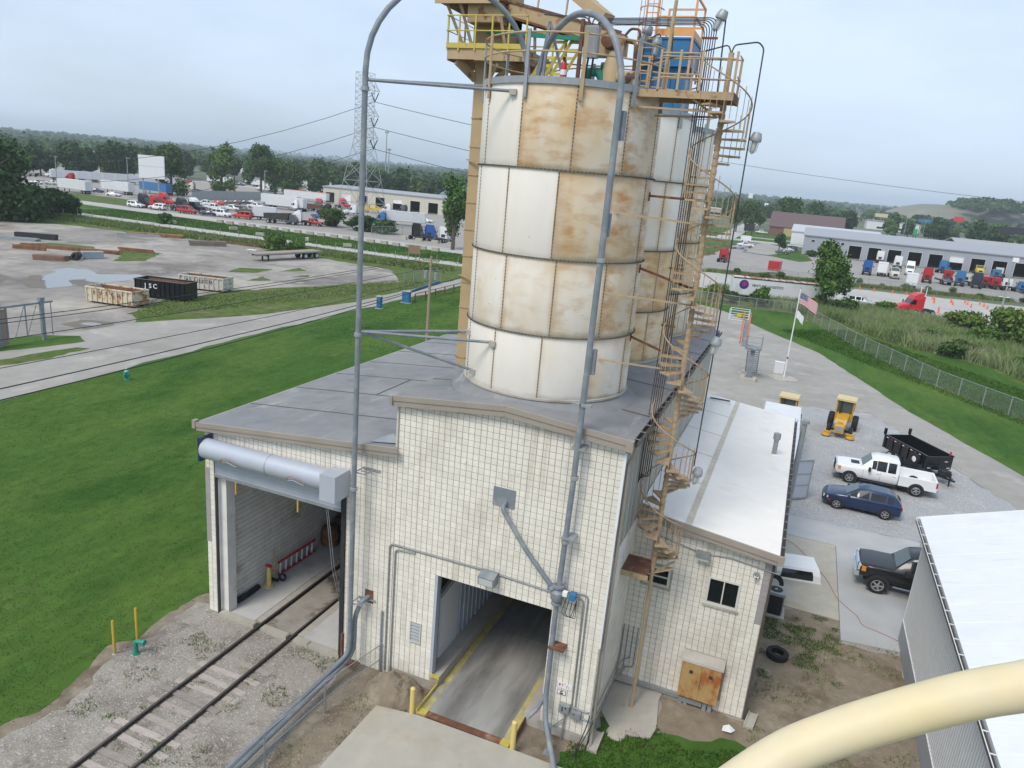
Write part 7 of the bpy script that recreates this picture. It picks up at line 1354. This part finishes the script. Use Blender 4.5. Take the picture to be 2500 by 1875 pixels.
# near and middle trees
make_tree('broad light green tree beside the long white trailer, left of the red tractor', (3.75,110.8,0), 11.6, 3.9, leafm[3], .25, 9500, 3, base=.1)
make_tree('tall slender poplar at the end of the road verge, beside the tan elevator leg', (-75,132.5,0), 17.5, 4.4, leafm[3], .36, 5200, 4, base=.12)
big = [(-4,0,9,7,7,7),(0,2,6,5,5,5),(-6,5,11,7,7,6),(-3,-3,13,4.5,4.5,4),(3,5,3.8,5,5,3.8),(-3,-6,4.5,5,5,4.5)]
make_tree('huge dark tree at the left edge of the yard', (-152,80,0), 22, 9, leafm[2], .55, 15000, 5, lobes=big)
make_tree('dark round tree mass right of the huge one beside the road', (-154,95,0), 6.8, 5.2, leafm[2], .4, 7000, 6, base=.12); make_tree('dense low dark tree at the roadside corner of the yard', (-159,103,0), 4.8, 3.4, leafm[2], .36, 4200, 7, base=.1)
for i, (x, y, h, w) in enumerate(((-219.6,191,19,7),(-227.8,225,20,8),(-229,250,22,8.5),(-236,268,18,8),(-224,268,15,7))): make_tree(('tall tree hiding the end of the blue trailer','first tree behind the grey lot fence, left of the pole','second tree behind the grey lot fence, right of the pole','third tree behind the grey lot fence','thin tree rightmost behind the grey lot fence')[i], (x,y,0), h, w, leafm[i%2], .5, 4200, 20+i, base=.12)
make_tree('round clipped tree on the island by the repair building', (-10,259,0), 6.4, 2.6, leafm[2], .28, 2500, 31, base=.3)
make_tree('rounded tree left of the brown roofed building', (-34,420,0), 16, 9, leafm[0], .6, 3000, 32); make_tree('big round tree behind the brown roofed building', (-14,425,0), 20, 11, leafm[0], .7, 3600, 33); make_tree('tall grey green tree beside the far road sign', (-36,372,0), 14, 5, leafm[0], .5, 2600, 34)
def shrub(label, loc, h, w, m, leaf, n, seed, group=None, name='bush'): return make_tree(label, loc, h, w, m, leaf, n, seed, group, 'bush', name, base=.08)
shrub('round bush growing at the far edge of the yard behind the flatbed', (-92.4,93.2,0), 3.6, 2.6, leafm[1], .22, 3200, 41); shrub('low bush right of the round one behind the flatbed', (-90.5,97,0), 2.0, 2.6, leafm[1], .2, 1800, 42); shrub('small bush on the grass between the two roads', (-137.5,110.5,0), 2.6, 2.4, leafm[0], .22, 1800, 43)
shrub('large leafy bush at the pylon foot, left part', (-120,150,0), 5, 5.5, leafm[0], .32, 4200, 44); shrub('leafy bush at the pylon foot, right part', (-110,149,0), 4.4, 5, leafm[2], .32, 3600, 45); shrub('bush hugging the chain link corner by the pylon', (-104,150,0), 3.6, 4.6, leafm[0], .32, 3000, 46)
for i, (x, y, h, w, mi) in enumerate(((23.5,106,4.2,3.4,4),(28,104,5.0,4.2,4),(33,102,5.2,4.6,4),(38.5,99,5.2,4.8,1),(30,97,3.6,4.2,1),(37,93,3.6,4.8,0),(25,99,3.0,3.2,1))): shrub(('pale green bush left end of the big thicket','lime bush in the top of the big thicket','lime bush crowning the middle of the thicket','bush at the right end of the thicket','bush at the front of the thicket','darker bush low on the right of the thicket','bush at the front left foot of the thicket')[i], (x,y,0), h, w, leafm[mi], .26, 3400, 50+i, 'thicket right of the red tractor')
shrub('dark bush under the broad tree by the trailer', (7.2,110,0), 3.2, 2.6, leafm[0], .24, 2600, 61); shrub('yellow green bush at the left end of the reeds', (-13.4,106.8,0), 3.0, 2.1, leafm[4], .2, 2200, 62); shrub('leafy bush in front of the round trailer logo', (-6.0,107,0), 3.3, 1.9, leafm[1], .22, 2600, 63); shrub('small green bush beside the round logo bush', (-10.6,106.8,0), 2.2, 2.0, leafm[0], .22, 2000, 64); shrub('low bush behind the reeds left of the red tractor', (13.5,118,0), 2.6, 2.4, leafm[1], .22, 1800, 65)
for i in range(14): shrub('scrubby weed clump growing among the reeds', (14+2.6*i+gen.uniform(-3,6), 92-3.1*i+gen.uniform(-5,8), 0), gen.uniform(1.5,2.2), gen.uniform(1.6,2.8), leafm[0], .16, 1100, 130+i, 'weed clumps among the reeds')
for i in range(13): shrub('small weed bush growing along the fence before the lorries', (-14+5*i+gen.uniform(-1,1), 157+.9*i+(4.5 if i > 3 else 0), 0), gen.uniform(.9,1.9), gen.uniform(.9,1.6), leafm[i%2], .16, 700, 80+i, 'weed bushes along the lorry fence')
shrub('clipped dark hedge in front of the repair building', (1.0,247,0), 2.0, 3.2, leafm[2], .24, 1600, 95)
# reeds between the right fence and the training lot
reedm = mat('reed_blade', (.24,.29,.13), .9, .2, .12, coord='World', col2=[((.12,.21,.05),(.42,.62),.09),((.36,.32,.22),(.58,.72),.15)], rnd=.4, island=True)
def in_reeds(r):
    u = r.rand(); y = 58+64*u**.8; xl = np.interp(y, [58,66,72.5,81,85.4,87.4,93,102.6,105.5,122], [39,28,24,22,17.6,12.6,9,5,-1,-18]); x = xl+1.2+r.rand()*(np.interp(y,[58,80,105,122],[30,34,30,34])); return (x, y) if y < 121-.16*max(0,x) else None
blades('reeds', reedm, 26000, in_reeds, 1.5, .07, 101, .28, 4, .25)
blades('tall_weeds', weed, 15000, lambda r: (lambda t, u: (25+52*t+u*16, 60-55*t+u*20+r.randn()*2))(r.rand(), r.rand()), .9, .09, 102, .4, 3, .3)
blades('fence_weeds', weed, 5000, lambda r: (lambda t: (-21+64*t+r.randn()*.5, 155.6+16*t+r.randn()*.6))(r.rand()), .7, .12, 103, .4, 3, .3)
# belts of trees: every tree its own thing, sharing a few crowns
proto = []
for i in range(5):
    h, w = ((15,6.5),(17,7.5),(13,6),(18,7),(14,7.5))[i]
    proto.append((crown_mesh('crown', leafm[(0,2,1,0,2)[i]], lobes_round(h,w,random.Random(200+i),8), .85, 1500, 300+i), trunk_mesh(h*.8,.3,400+i,w)))
def belt_tree(x, y, s, group, label):
    cm_, tm_ = gen.choice(proto); t = thing('belt_tree', label, 'tree', (x,y,0), gen.uniform(0,6.28), group); t.scale = (s,s,s*gen.uniform(.85,1.15)); link('crown', cm_, t); link('trunk', tm_, t)
for k in range(150):
    u = gen.random(); az = R(-62+36*u); d = float(np.interp(-62+36*u,[-62,-52,-46,-38,-30,-26],[360,375,440,490,430,420]))+(gen.uniform(8,45) if k % 3 else gen.uniform(45,170)); belt_tree(d*sin(az), d*cos(az)-19, gen.uniform(.6,1.05), 'trees beyond the truck lots', 'dark leafy tree in the belt beyond the truck lots')
for k in range(16): az = R(gen.uniform(-40,-25)); d = gen.uniform(380,430); belt_tree(d*sin(az), d*cos(az)-19, gen.uniform(.7,1.0), 'trees behind the blue roofed shed', 'leafy tree behind the blue roofed shed')
for k in range(80):
    az = R(gen.uniform(-1,24)); d = gen.uniform(470,640); belt_tree(d*sin(az), d*cos(az)-19, gen.uniform(.55,1.05), 'trees beyond the repair building', 'leafy tree in the belt beyond the repair building')
for k in range(24): az = R(gen.uniform(-9,0)); d = gen.uniform(480,900); belt_tree(d*sin(az), d*cos(az)-19, gen.uniform(.6,1.2), 'trees by the far main road', 'leafy tree near the far main road')
# far-off woods as one mass, and the hills they stand on
def hill(x, y): 
    d = math.hypot(x, y); az = math.degrees(math.atan2(x, y)); b = max(0, min(1, (d-1300)/1600)); h = 26*b*(.6+.6*mnoise.noise(Vector((x*.0009,y*.0009,3))))
    h += 60*max(0,min(1,(d-4000)/2500))*(.5+.6*mnoise.noise(Vector((x*.0004,y*.0004,8))))
    return max(0, h)
tb = MB(); NA, ND = 90, 34
for j in range(ND):
    d = 700*(12.5)**(j/(ND-1))
    for i in range(NA+1):
        az = R(-80+125*i/NA); x, y = d*sin(az), d*cos(az); tb.v.append((x, y, hill(x,y)-.6))
tb.f = [(j*(NA+1)+i, (j+1)*(NA+1)+i, (j+1)*(NA+1)+i+1, j*(NA+1)+i+1) for j in range(ND-1) for i in range(NA)]
tb.f = [tuple(reversed(f)) for f in tb.f]; tb.obj('hills', mat('hill_ground', (.06,.085,.035), .95, .25, .004, coord='World', col2=(.14,.15,.08), t=(.6,.75), scale2=.004), None, True, kind='structure')
lf = MB(); NX, NY = 40, 16         # the bare landfill mound with its wooded end
for j in range(NY):
    for i in range(NX):
        u, v = i/(NX-1), j/(NY-1); x = 60+560*u; y = 1120+420*v; e = min(1, 6*u, 5*(1-u))*min(1, 3*v, 3*(1-v)); e = e*e*(3-2*e); lf.v.append((x, y, 31*e*(1+.14*mnoise.noise(Vector((x*.012,y*.012,2))))-1))
lf.f = [(j*NX+i, j*NX+i+1, (j+1)*NX+i+1, (j+1)*NX+i) for j in range(NY-1) for i in range(NX-1)]
lf.obj('landfill_hill', mat('landfill', (.23,.215,.17), .95, .15, .02, coord='World', col2=(.15,.165,.1), t=(.45,.65), scale2=.012), None, True, kind='structure')
def woods(name, pts, m, leaf, per, hh):
    r = np.random.RandomState(77); N = len(pts); P = np.repeat(np.array(pts), per, 0); n = len(P); s = np.repeat(hh*(.6+.7*r.rand(N)), per)
    u = r.randn(n,3); u /= np.linalg.norm(u,axis=1)[:,None]; u[:,2] = np.abs(u[:,2]); cc = P+np.stack([u[:,0]*s*.55,u[:,1]*s*.55,s*(.15+u[:,2]*.8)],1)
    nrm = u+.5*r.randn(n,3); nrm /= np.linalg.norm(nrm,axis=1)[:,None]; a = np.cross(nrm,r.randn(n,3)); a /= np.linalg.norm(a,axis=1)[:,None]; b = np.cross(nrm,a); q = (leaf*(.6+.8*r.rand(n)))[:,None]
    V = np.stack([cc-a*q-b*q*.6,cc+a*q*.3-b*q*.8,cc+a*q+b*q*.4,cc-a*q*.3+b*q*.8],1)
    me = bpy.data.meshes.new(name); me.vertices.add(n*4); me.vertices.foreach_set('co',V.reshape(-1)); me.loops.add(n*4); me.loops.foreach_set('vertex_index',np.arange(n*4,dtype=np.int32)); me.polygons.add(n); me.polygons.foreach_set('loop_start',(np.arange(n)*4).astype(np.int32)); me.polygons.foreach_set('loop_total',np.full(n,4,np.int32)); me.update(); me.validate(); me.materials.append(m); link(name, me, kind='stuff')
wp_ = []
while len(wp_) < 5200:
    az = R(gen.uniform(-68,34)); d = 760*(7.0)**(gen.random()); x, y = d*sin(az), d*cos(az)-19
    if 40 < x < 640 and 1090 < y < 1560: continue
    if -12 < math.degrees(az) < 22 and d < 1000 and gen.random() < .72: continue
    wp_.append((x,y,hill(x,y)))
woods('distant_woods', wp_, leafm[0], 2.4, 70, 12)
woods('landfill_wood', [(x, y, 27+3*gen.random()) for x, y in ((gen.uniform(185,272), gen.uniform(1150,1330)) for _ in range(150))], leafm[0], 2.2, 70, 13)
# ================================================================ PYLON, MASTS, POLES AND WIRES
py = thing('pylon', 'grey steel lattice transmission pylon behind the left fill pipe', 'pylon', (-117.8,160.5,0)); lat = paint('lattice_steel', (.36,.37,.38), .5)
def lattice(mb, lv, w):
    for (z0, a0), (z1, a1) in zip(lv, lv[1:]):
        c0 = [(-a0,-a0,z0),(a0,-a0,z0),(a0,a0,z0),(-a0,a0,z0)]; c1 = [(-a1,-a1,z1),(a1,-a1,z1),(a1,a1,z1),(-a1,a1,z1)]
        for k in range(4):
            k2 = (k+1) % 4; mb.bar(c0[k],c1[k],w*1.5); mb.bar(c0[k],c1[k2],w); mb.bar(c0[k2],c1[k],w); mb.bar(c1[k],c1[k2],w)
tw = MB(); lattice(tw, [(0,5.6),(6.5,4.6),(12.5,3.7),(17.5,2.9),(21.5,2.2),(24,1.85)], .085); tw.obj('lower_tower', lat, py)
tw = MB(); lattice(tw, [(24+1.64*k,1.85-.004*k) for k in range(11)], .06); tw.obj('upper_tower', lat, py)
for z in (23.8,29.4,35.8):
    ar = MB(); tip = (4.6,0,z)
    for y in (-1.6,1.6): ar.bar((1.6,y,z+.3),tip,.12).bar((1.6,y,z+3.0),tip,.11).bar((2.6,y*.65,z+.2),(1.6,y,z+1.7),.08).bar((3.6,y*.4,z+.1),(2.6,y*.65,z+2.0),.08)
    ar.obj('cross_arm', lat, py)
    for x in (2.0,4.3): MB().cyl((x,0,z-.3),(3.1,0,z-2.6),.13,6).obj('insulator', M['blackm'], py)
def wire(label, a, b, sag, r_=.05, group='power lines', n=20):
    a, b = Vector(a), Vector(b); t = MB().tube([(a.lerp(b,k/n)-a)-Vector((0,0,4*sag*(k/n)*(1-k/n))) for k in range(n+1)], r_, 5).obj('power_line', M['blackm']); t.location = a; tag(t, label, 'power line', group)
for z, l in ((21.2,'lowest'),(26.8,'middle'),(33.2,'top')): wire(l+' power line running left from the pylon to the frame edge', (-114.7,160.5,z), (-420,160.5,z+2), 26, .07); wire(l+' power line running right from the pylon behind the silos', (-114.7,160.5,z), (-40,160.5,z-9.5), .6, .07)
lpz = thing('line_pole', 'tall pole taking the power lines behind the silos', 'utility pole', (-40,160.5,0)); MB().tube([(0,0,0),(0,0,25)],[.4,.2],8).obj('pole', M['galv'], lpz)
wire('single high power line crossing the sky on the right', (-60,300,32), (140,300,23), 2.5, .07)
for i, (x, y, h) in enumerate(((-314.5,491.8,42.5),(-312.6,492.9,30))): m_ = thing('radio_mast', ('taller of two slim radio masts beyond the pylon','shorter of two slim radio masts beyond the pylon')[i], 'mast', (x,y,0)); MB().tube([(0,0,0),(0,0,h)],[.55,.3],8).obj('pole', M['galv'], m_); MB().box(-1.3,-.7,h-1.6,1.3,.7,h-.3).obj('antenna', M['galv'], m_)
up = thing('utility_pole', 'wooden utility pole on the lawn beyond the shed roof', 'utility pole', (-35,46.9,0)); MB().tube([(0,0,0),(0,0,8.75)],[.17,.12],8).obj('pole', M['wood'], up); MB().box(-.9,-.06,8.2,.9,.06,8.35).obj('crossarm', M['wood'], up); MB().cyl((-.6,.2,6.4),(-.6,.2,7.2),.2,8).cyl((.5,.2,6.4),(.5,.2,7.1),.18,8).obj('transformer', M['galv'], up)
for i, (z, dx) in enumerate(((8.7,0),(8.3,-.8),(7.9,.8),(6.3,0))): wire(('topmost','second','third','fourth')[i]+' thin cable dropping left from the utility pole across the lane', (-35+dx,46.9,z), (-36+dx,-40,z+1.4), 1.0, .022, 'cables from the utility pole')
wire('thick black cable sagging along the lane edge, upper of the two', (-48.5,90,2.0), (-47.2,-20,1.4), .9, .045, 'low cables beside the lane'); wire('thick black cable sagging along the lane edge, lower of the two', (-46.5,75,2.2), (-44.2,-20,1.6), .9, .045, 'low cables beside the lane')
lp = thing('street_light', 'grey lamp pole with two arms rising from the thicket on the right', 'lamp post', (37,150.5,0)); MB().tube([(0,0,0),(0,0,9.6)],[.16,.1],8).obj('pole', M['galv'], lp); MB().bar((-.9,0,2.6),(.9,0,2.6),.12).obj('crossarm', M['white'], lp); MB().box(-.3,-.3,9.5,.7,.3,10.3).obj('lamp_head', M['white'], lp)
for i, (x, y, h) in enumerate(((-226,178,12),(-205,224,11),(-259,176,10),(44,420,14),(60,480,13),(-6,430,12))): q = thing('light_pole', ('slim lamp pole before the white billboard','wooden pole behind the grey lot fence','thin lamp pole at the far left lot','thin pole behind the tan shed','slim pole right of the green sign','slim pole behind the brown roofed building')[i], 'pole', (x,y,0)); MB().tube([(0,0,0),(0,0,h)],[.18,.12],6).obj('pole', M['galv'], q); MB().box(-.2,-.15,h-.1,1.4,.15,h+.1).obj('lamp_head', M['galv'], q)
# signs
bb = thing('billboard', 'large blank white billboard before the left trees', 'billboard', (-213.5,177,0), R(28)); MB().box(-4.2,-.3,6.0,4.2,.3,13.6).obj('panel', M['white'], bb); MB().box(-4.25,-.34,9.98,4.25,-.3,10.04).obj('joint', M['galv'], bb); MB().cyl((-3,0,0),(-3,0,6),.25,10).cyl((2,0,0),(2,0,6),.25,10).obj('post', M['galv'], bb)
sgnp = thing('board_sign', 'brown board sign on two posts beside the road', 'sign', (-68.7,103.6,0), R(25)); MB().box(-1.1,-.05,1.6,1.1,.05,3.2).obj('panel', mat('brown_board', (.3,.2,.12), .8, .1), sgnp); MB().box(-1.1,-.06,0,-1.0,.06,1.6).box(1.0,-.06,0,1.1,.06,1.6).obj('post', M['wood'], sgnp)
rs = thing('road_sign', 'white rectangular road sign at the end of the lane', 'sign', (-49.5,86,0), R(40)); MB().box(-.45,-.03,1.5,.45,.03,2.9).obj('panel', M['white'], rs); MB().cyl((0,.05,0),(0,.05,2.9),.05,6).obj('post', M['galv'], rs); MB().box(-.12,-.04,1.8,.12,-.03,2.5).obj('symbol', M['blackm'], rs)
for i, (x, y, w_) in enumerate(((-48.0,58.5,.5),(-47.7,64.6,1.0))): b = thing('blue_barrier', ('small blue post beside the lane','blue barrier box beside the lane at the head of the low fence')[i], 'barrier', (x,y,0)); MB().box(-w_/2,-.3,0,w_/2,.3,1.5).obj('box', M['blue'], b); MB().box(-w_/2-.08,-.35,1.5,w_/2+.08,.35,1.58).box(-w_/2-.15,-.4,0,w_/2+.15,.4,.08).obj('cap', M['conc'], b)
MB().bar((0,0,1.3),(-2.5,14,1.15),.12,.3).obj('barrier_arm', M['blue'], bpy.data.objects['blue_barrier.001'])
fence('board_fence', 'low dark red rail fence running away along the lane', [(-47.2,66),(-47.6,84),(-47.9,112)], 1.1, 3.0, .09, M['rustb'], True, False, None, True)
ro = [((-25,310,0),'black signboard on a tall post by the drive',6.6,3.6,4.2,M['blackm']),((-24,289,0),'low white sign at the drive entrance',2.6,.7,4.0,M['white']),((-72.5,878,0),'tall motel sign with a red emblem far beyond the stair',22,16.5,4.8,M['white']),((-48,779,0),'small red and white restaurant sign among the far trees',13.4,10.6,3.6,M['white']),((54,729,0),'wide cream shop sign beyond the far trees',13.4,10.2,10.5,paint('sign_cream',(.6,.5,.3))),((66,728,0),'tall white sign in front of the landfill',12.2,7.2,3.4,M['white']),((50,428,0),'round green sign on a pole behind the repair building',8.6,5.6,2.0,paint('sign_green',(.03,.3,.12))),((77,626,0),'blue fascia sign among the far trees',12.6,10.2,9,CP['blue2']),((106,673,0),'red and green sign in front of the landfill slope',16.6,12.6,7,CP['red2']),((88,392,0),'black double post billboard seen from behind at the right edge',14.2,11.2,15,M['blackm'])]
for (l, lab, zt, zb, w_, m_) in ro: s_ = thing('roadside_sign', lab, 'sign', l); MB().box(-w_/2,-.3,zb,w_/2,.3,zt).obj('panel', m_, s_); MB().box(-w_*.3-.2,-.2,0,-w_*.3+.2,.2,zb).box(w_*.3-.2,-.2,0,w_*.3+.2,.2,zb).obj('post', M['blackm'], s_); (MB().lathe([(0,-.36),(1.5,-.34)],n=12).xf(Matrix.Translation((0,0,zt-2)) @ Matrix.Rotation(PI/2,4,'X')).obj('emblem', CP['red2'], s_) if 11 < zt-zb or zt == 22 else None)
# fences
fence('chain_fence', 'chain link fence curving along the right lawn in front of the reeds', [(-22,104.2),(-8.9,102.8),(-1,104.6),(1.5,101),(8.4,79.4),(14.5,64.9),(19.4,57.4),(30,43),(42,27)], 1.8, 3.1, .05)
fence('chain_fence', 'chain link fence between the training lot and the lorries', [(-22,155.4),(9,163),(45.4,172.9),(70,179)], 1.9, 5.0, .05)
fence('yard_fence', 'thin wire fence along the road beyond the gravel yard', [(-158,100.8),(-118,101.4),(-90,102.4),(-60,104.8)], 1.8, 4.6, .05, rail=False, wire=False)
fence('chain_fence', 'chain link fence corner beside the pylon bushes', [(-102,141),(-99,156),(-90,162)], 2.2, 3.5, .06); fence('yard_fence', 'wire fence stub at the right end of the gravel yard', [(-56.8,79.6),(-53.8,86)], 1.8, 2.0, .05)
gf = thing('board_wall', 'grey corrugated boundary wall behind the parked cars', 'wall', (-200.5,181.5,0)); bm2 = MB().box(-.05,0,0,.05,2.3,3.2).mesh('wall_panel', paint('wall_grey', (.3,.32,.32)))
for k in range(18): link('wall_panel', bm2, gf, (.08*(k%2)+.1*k*.0,2.35*k,0))
bk = thing('barrier_block', 'pale concrete barrier block in the row along the second road', 'barrier', (0,0,0), group='concrete blocks along the road'); MB().prismx([(-.9,0),(.9,0),(.85,.75),(-.85,.75)],-.35,.35).obj('block', M['conco'], bk); bk.location = (-136,125.8,0)
for k in range(1,19): copy_tree(bk, (-136+3.35*k,125.8+gen.uniform(-.3,.3),0), R(gen.uniform(-8,8)))
for k in range(5): copy_tree(bk, (-93+4.4*k,141.3,0), 0, 'larger concrete block in front of the three roadside tractors', 'concrete blocks before the three tractors')
for k, (x, y) in enumerate(((-137,112.5),(-123,116),(-112,112),(-101,114),(-90,113))): copy_tree(bk, (x,y,-.1), gen.uniform(0,3), 'concrete lump scattered on the grass between the roads', 'concrete lumps on the verge')
# sliding gate at the left edge of the yard
gt_ = thing('sliding_gate', 'grey steel sliding gate frame with a brown mesh panel at the left edge', 'gate', (-60.2,20,0)); pm = MB().box(-.14,-.14,0,.14,.14,3.6).box(-.2,-.2,3.45,.2,.2,3.75).mesh('post', M['pipe'])
for y in (0,3.8): link('post', pm, gt_, (0,y,0))
MB().box(-.08,-2.5,3.2,.08,4.8,3.36).obj('track_beam', M['pipe'], gt_); MB().bar((-.1,4.7,.3),(-.1,4.7,3.2),.06).bar((-.1,2.4,.3),(-.1,2.4,3.2),.08).bar((-.1,.75,.2),(-.1,.75,3.2),.14).bar((-.1,2.4,.5),(-.1,3.4,3.1),.05).bar((-.1,1.3,.4),(-.1,2.3,3.1),.05).obj('gate_frame', M['pipe'], gt_); MB().box(-.12,-4.0,.1,-.06,.7,3.1).obj('mesh_panel', mat('brown_mesh', (.3,.23,.17), .8, .05), gt_)
# ---- flagpole, monument, loading stair
fpz = thing('flagpole', 'white flagpole on a round plinth in the apron', 'flagpole', (-.1,57.5,0)); MB().tube([(0,0,0),(0,0,9.05)],[.075,.045],10).obj('pole', M['white'], fpz); MB().lathe([(0,9.0),(.09,9.08),(.09,9.16),(0,9.24)], n=10).obj('finial', M['galv'], fpz); MB().box(-.06,-.1,2.0,.06,-.06,2.2).obj('cleat', M['blackm'], fpz)
def flag_mat():
    m = bpy.data.materials.new('stars_and_stripes'); m.use_nodes = True; n = m.node_tree; L = n.links.new; b = n.nodes['Principled BSDF']; b.inputs['Roughness'].default_value = .8
    uv = n.nodes.new('ShaderNodeUVMap'); uv.uv_map = 'UVMap'; sp = n.nodes.new('ShaderNodeSeparateXYZ'); L(uv.outputs[0], sp.inputs[0])
    def mt(op, a, c):
        k = n.nodes.new('ShaderNodeMath'); k.operation = op
        for i, v in enumerate((a,c)):
            if hasattr(v,'is_linked'): L(v,k.inputs[i])
            else: k.inputs[i].default_value = v
        return k.outputs[0]
    def mix(f, a, c):
        k = n.nodes.new('ShaderNodeMix'); k.data_type = 'RGBA'; L(f,k.inputs[0])
        for i, v in ((6,a),(7,c)):
            if hasattr(v,'is_linked'): L(v,k.inputs[i])
            else: k.inputs[i].default_value = (*v,1)
        return k.outputs[2]
    st = mt('LESS_THAN', mt('MODULO', mt('MULTIPLY', sp.outputs['Y'], 13.0), 2.0), 1.0); col = mix(st, (.7,.68,.66), (.38,.015,.03))
    can = mt('MULTIPLY', mt('LESS_THAN', sp.outputs['X'], .4), mt('GREATER_THAN', sp.outputs['Y'], 6/13))
    sx = mt('SUBTRACT', mt('FRACT', mt('MULTIPLY', sp.outputs['X'], 15.0), 0), .5); sy = mt('SUBTRACT', mt('FRACT', mt('MULTIPLY', sp.outputs['Y'], 16.7), 0), .5); star = mt('LESS_THAN', mt('ADD', mt('MULTIPLY', sx, sx), mt('MULTIPLY', sy, sy)), .06)
    col = mix(can, col, mix(star, (.02,.03,.13), (.7,.7,.7))); L(col, b.inputs['Base Color']); return m
def flag(name, label, loc, L, H, m, droop, rz):
    nx, ny = 20, 12; mb = MB(); uvs = []
    for j in range(ny+1):
        for i in range(nx+1):
            u, v = i/nx, j/ny; mb.v.append((L*u*(1-.18*u*droop), .12*u*sin(7*u+2*v), H*(v-1)-droop*L*.75*u**1.3+.05*sin(9*u)*u)); uvs.append((u,v))
    mb.f = [(j*(nx+1)+i,j*(nx+1)+i+1,(j+1)*(nx+1)+i+1,(j+1)*(nx+1)+i) for j in range(ny) for i in range(nx)]
    me = mb.mesh(name, m, True); ul = me.uv_layers.new(name='UVMap')
    for lp_ in me.loops: ul.data[lp_.index].uv = uvs[lp_.vertex_index]
    o = link(name, me, None, loc, rz, label=label, cat='flag'); sd_ = o.modifiers.new('cloth', 'SOLIDIFY'); sd_.thickness = .012; return o
flag('national_flag', 'stars and stripes flag flying from the flagpole', (-.03,57.5,8.7), 1.95, 1.15, flag_mat(), .62, R(-8)); flag('small_flag', 'small drooping white flag below the stars and stripes', (-.03,57.5,6.9), .85, .75, mat('white_flag', (.7,.7,.7), .8, .03, 3, col2=(.3,.05,.12), t=(.6,.64), scale2=1.2), 1.0, R(-15))
mo = thing('monument_block', 'white rectangular slab standing behind the flagpole plinth', 'monument', (-.75,59.4,0)); MB().box(-.45,-.25,0,.5,.25,1.15).obj('slab', M['trailer'], mo); MB().box(-.47,-.27,1.15,.52,.27,1.2).obj('cap', M['white'], mo)
sr = thing('loading_stair', 'grey loading gangway stair on a column in the apron', 'staircase', (-3.3,54.0,0)); MB().box(-.75,-.75,0,.75,.6,.3).obj('footing', M['conco'], sr); MB().box(-.2,-.2,.3,.2,.2,3.2).box(-.35,-.35,.3,.35,.35,.38).obj('column', M['pipe'], sr); MB().box(-.75,-.6,3.1,.75,.9,3.3).obj('platform', M['pipe'], sr)
MB().box(-.9,2.8,0,.9,3.8,.12).obj('footing', M['conco'], sr); MB().bar((-.55,3.4,.1),(-.55,.8,3.2),.06,.2).bar((.55,3.4,.1),(.55,.8,3.2),.06,.2).obj('stringer', M['pipe'], sr)
sm_ = MB().box(-.55,-.14,0,.55,.14,.04).mesh('step', M['pipe'])
for k in range(13): link('step', sm_, sr, (0,3.3-.192*k,.28+.225*k))
for x in (-.7,.7): MB().bar((x,-.55,3.2),(x,-.55,4.4),.05).bar((x,.85,3.2),(x,.85,4.4),.05).bar((x,-.55,4.35),(x,.85,4.35),.05).bar((x,-.55,3.8),(x,.85,3.8),.04).obj('railing', M['pipe'], sr)
MB().bar((-.7,-.55,4.35),(.7,-.55,4.35),.04).bar((-.7,-.55,3.8),(.7,-.55,3.8),.04).obj('railing', M['pipe'], sr)
gw = MB().bar((-.95,.2,3.2),(-1.15,2.6,5.4),.5,.07).obj('gangway', M['pipe'], sr)
for x in (-.7,-1.35): MB().bar((x,.2,4.0),(x-.2,2.6,6.2),.06,.05).bar((x,.2,3.3),(x,.2,4.0),.05).bar((x-.2,2.6,5.5),(x-.2,2.6,6.2),.05).bar((x-.0,.2,3.55),(x-.2,2.6,5.8),.12,.3).obj('gangway_rail', CP['orange'], sr)
cg = thing('safety_cage', 'white railed safety cage hanging beyond the gangway', 'cage', (-4.9,58.2,5.0))
for y in (0,1.5):
    for z in (0,.5,1.0): MB().bar((-1.5,y,z),(.4,y,z),.05).obj('cage_rail', M['trailer'], cg)
for x in (-1.5,.4):
    for z in (0,.5,1.0): MB().bar((x,0,z),(x,1.5,z),.05).obj('cage_rail', M['trailer'], cg)
    for y in (0,1.5): MB().bar((x,y,0),(x,y,1.0),.06).obj('cage_post', M['trailer'], cg)
MB().box(-.75,-.03,.35,-.3,0,.65).obj('warning_plate', CP['yellow'], cg)
# ================================================================ AIR
hz = MB().box(-9500,-60,-3,9500,9400,130).mesh('haze', M['white']); hm_ = bpy.data.materials.new('haze_air'); hm_.use_nodes = True; hn = hm_.node_tree; hn.nodes.remove(hn.nodes['Principled BSDF'])
pv = hn.nodes.new('ShaderNodeVolumePrincipled'); pv.inputs['Color'].default_value = (.82,.9,1,1); pv.inputs['Density'].default_value = .0002; pv.inputs['Anisotropy'].default_value = .2; hn.links.new(pv.outputs['Volume'], hn.nodes['Material Output'].inputs['Volume'])
hz.materials[0] = hm_; link('haze', hz, kind='stuff')
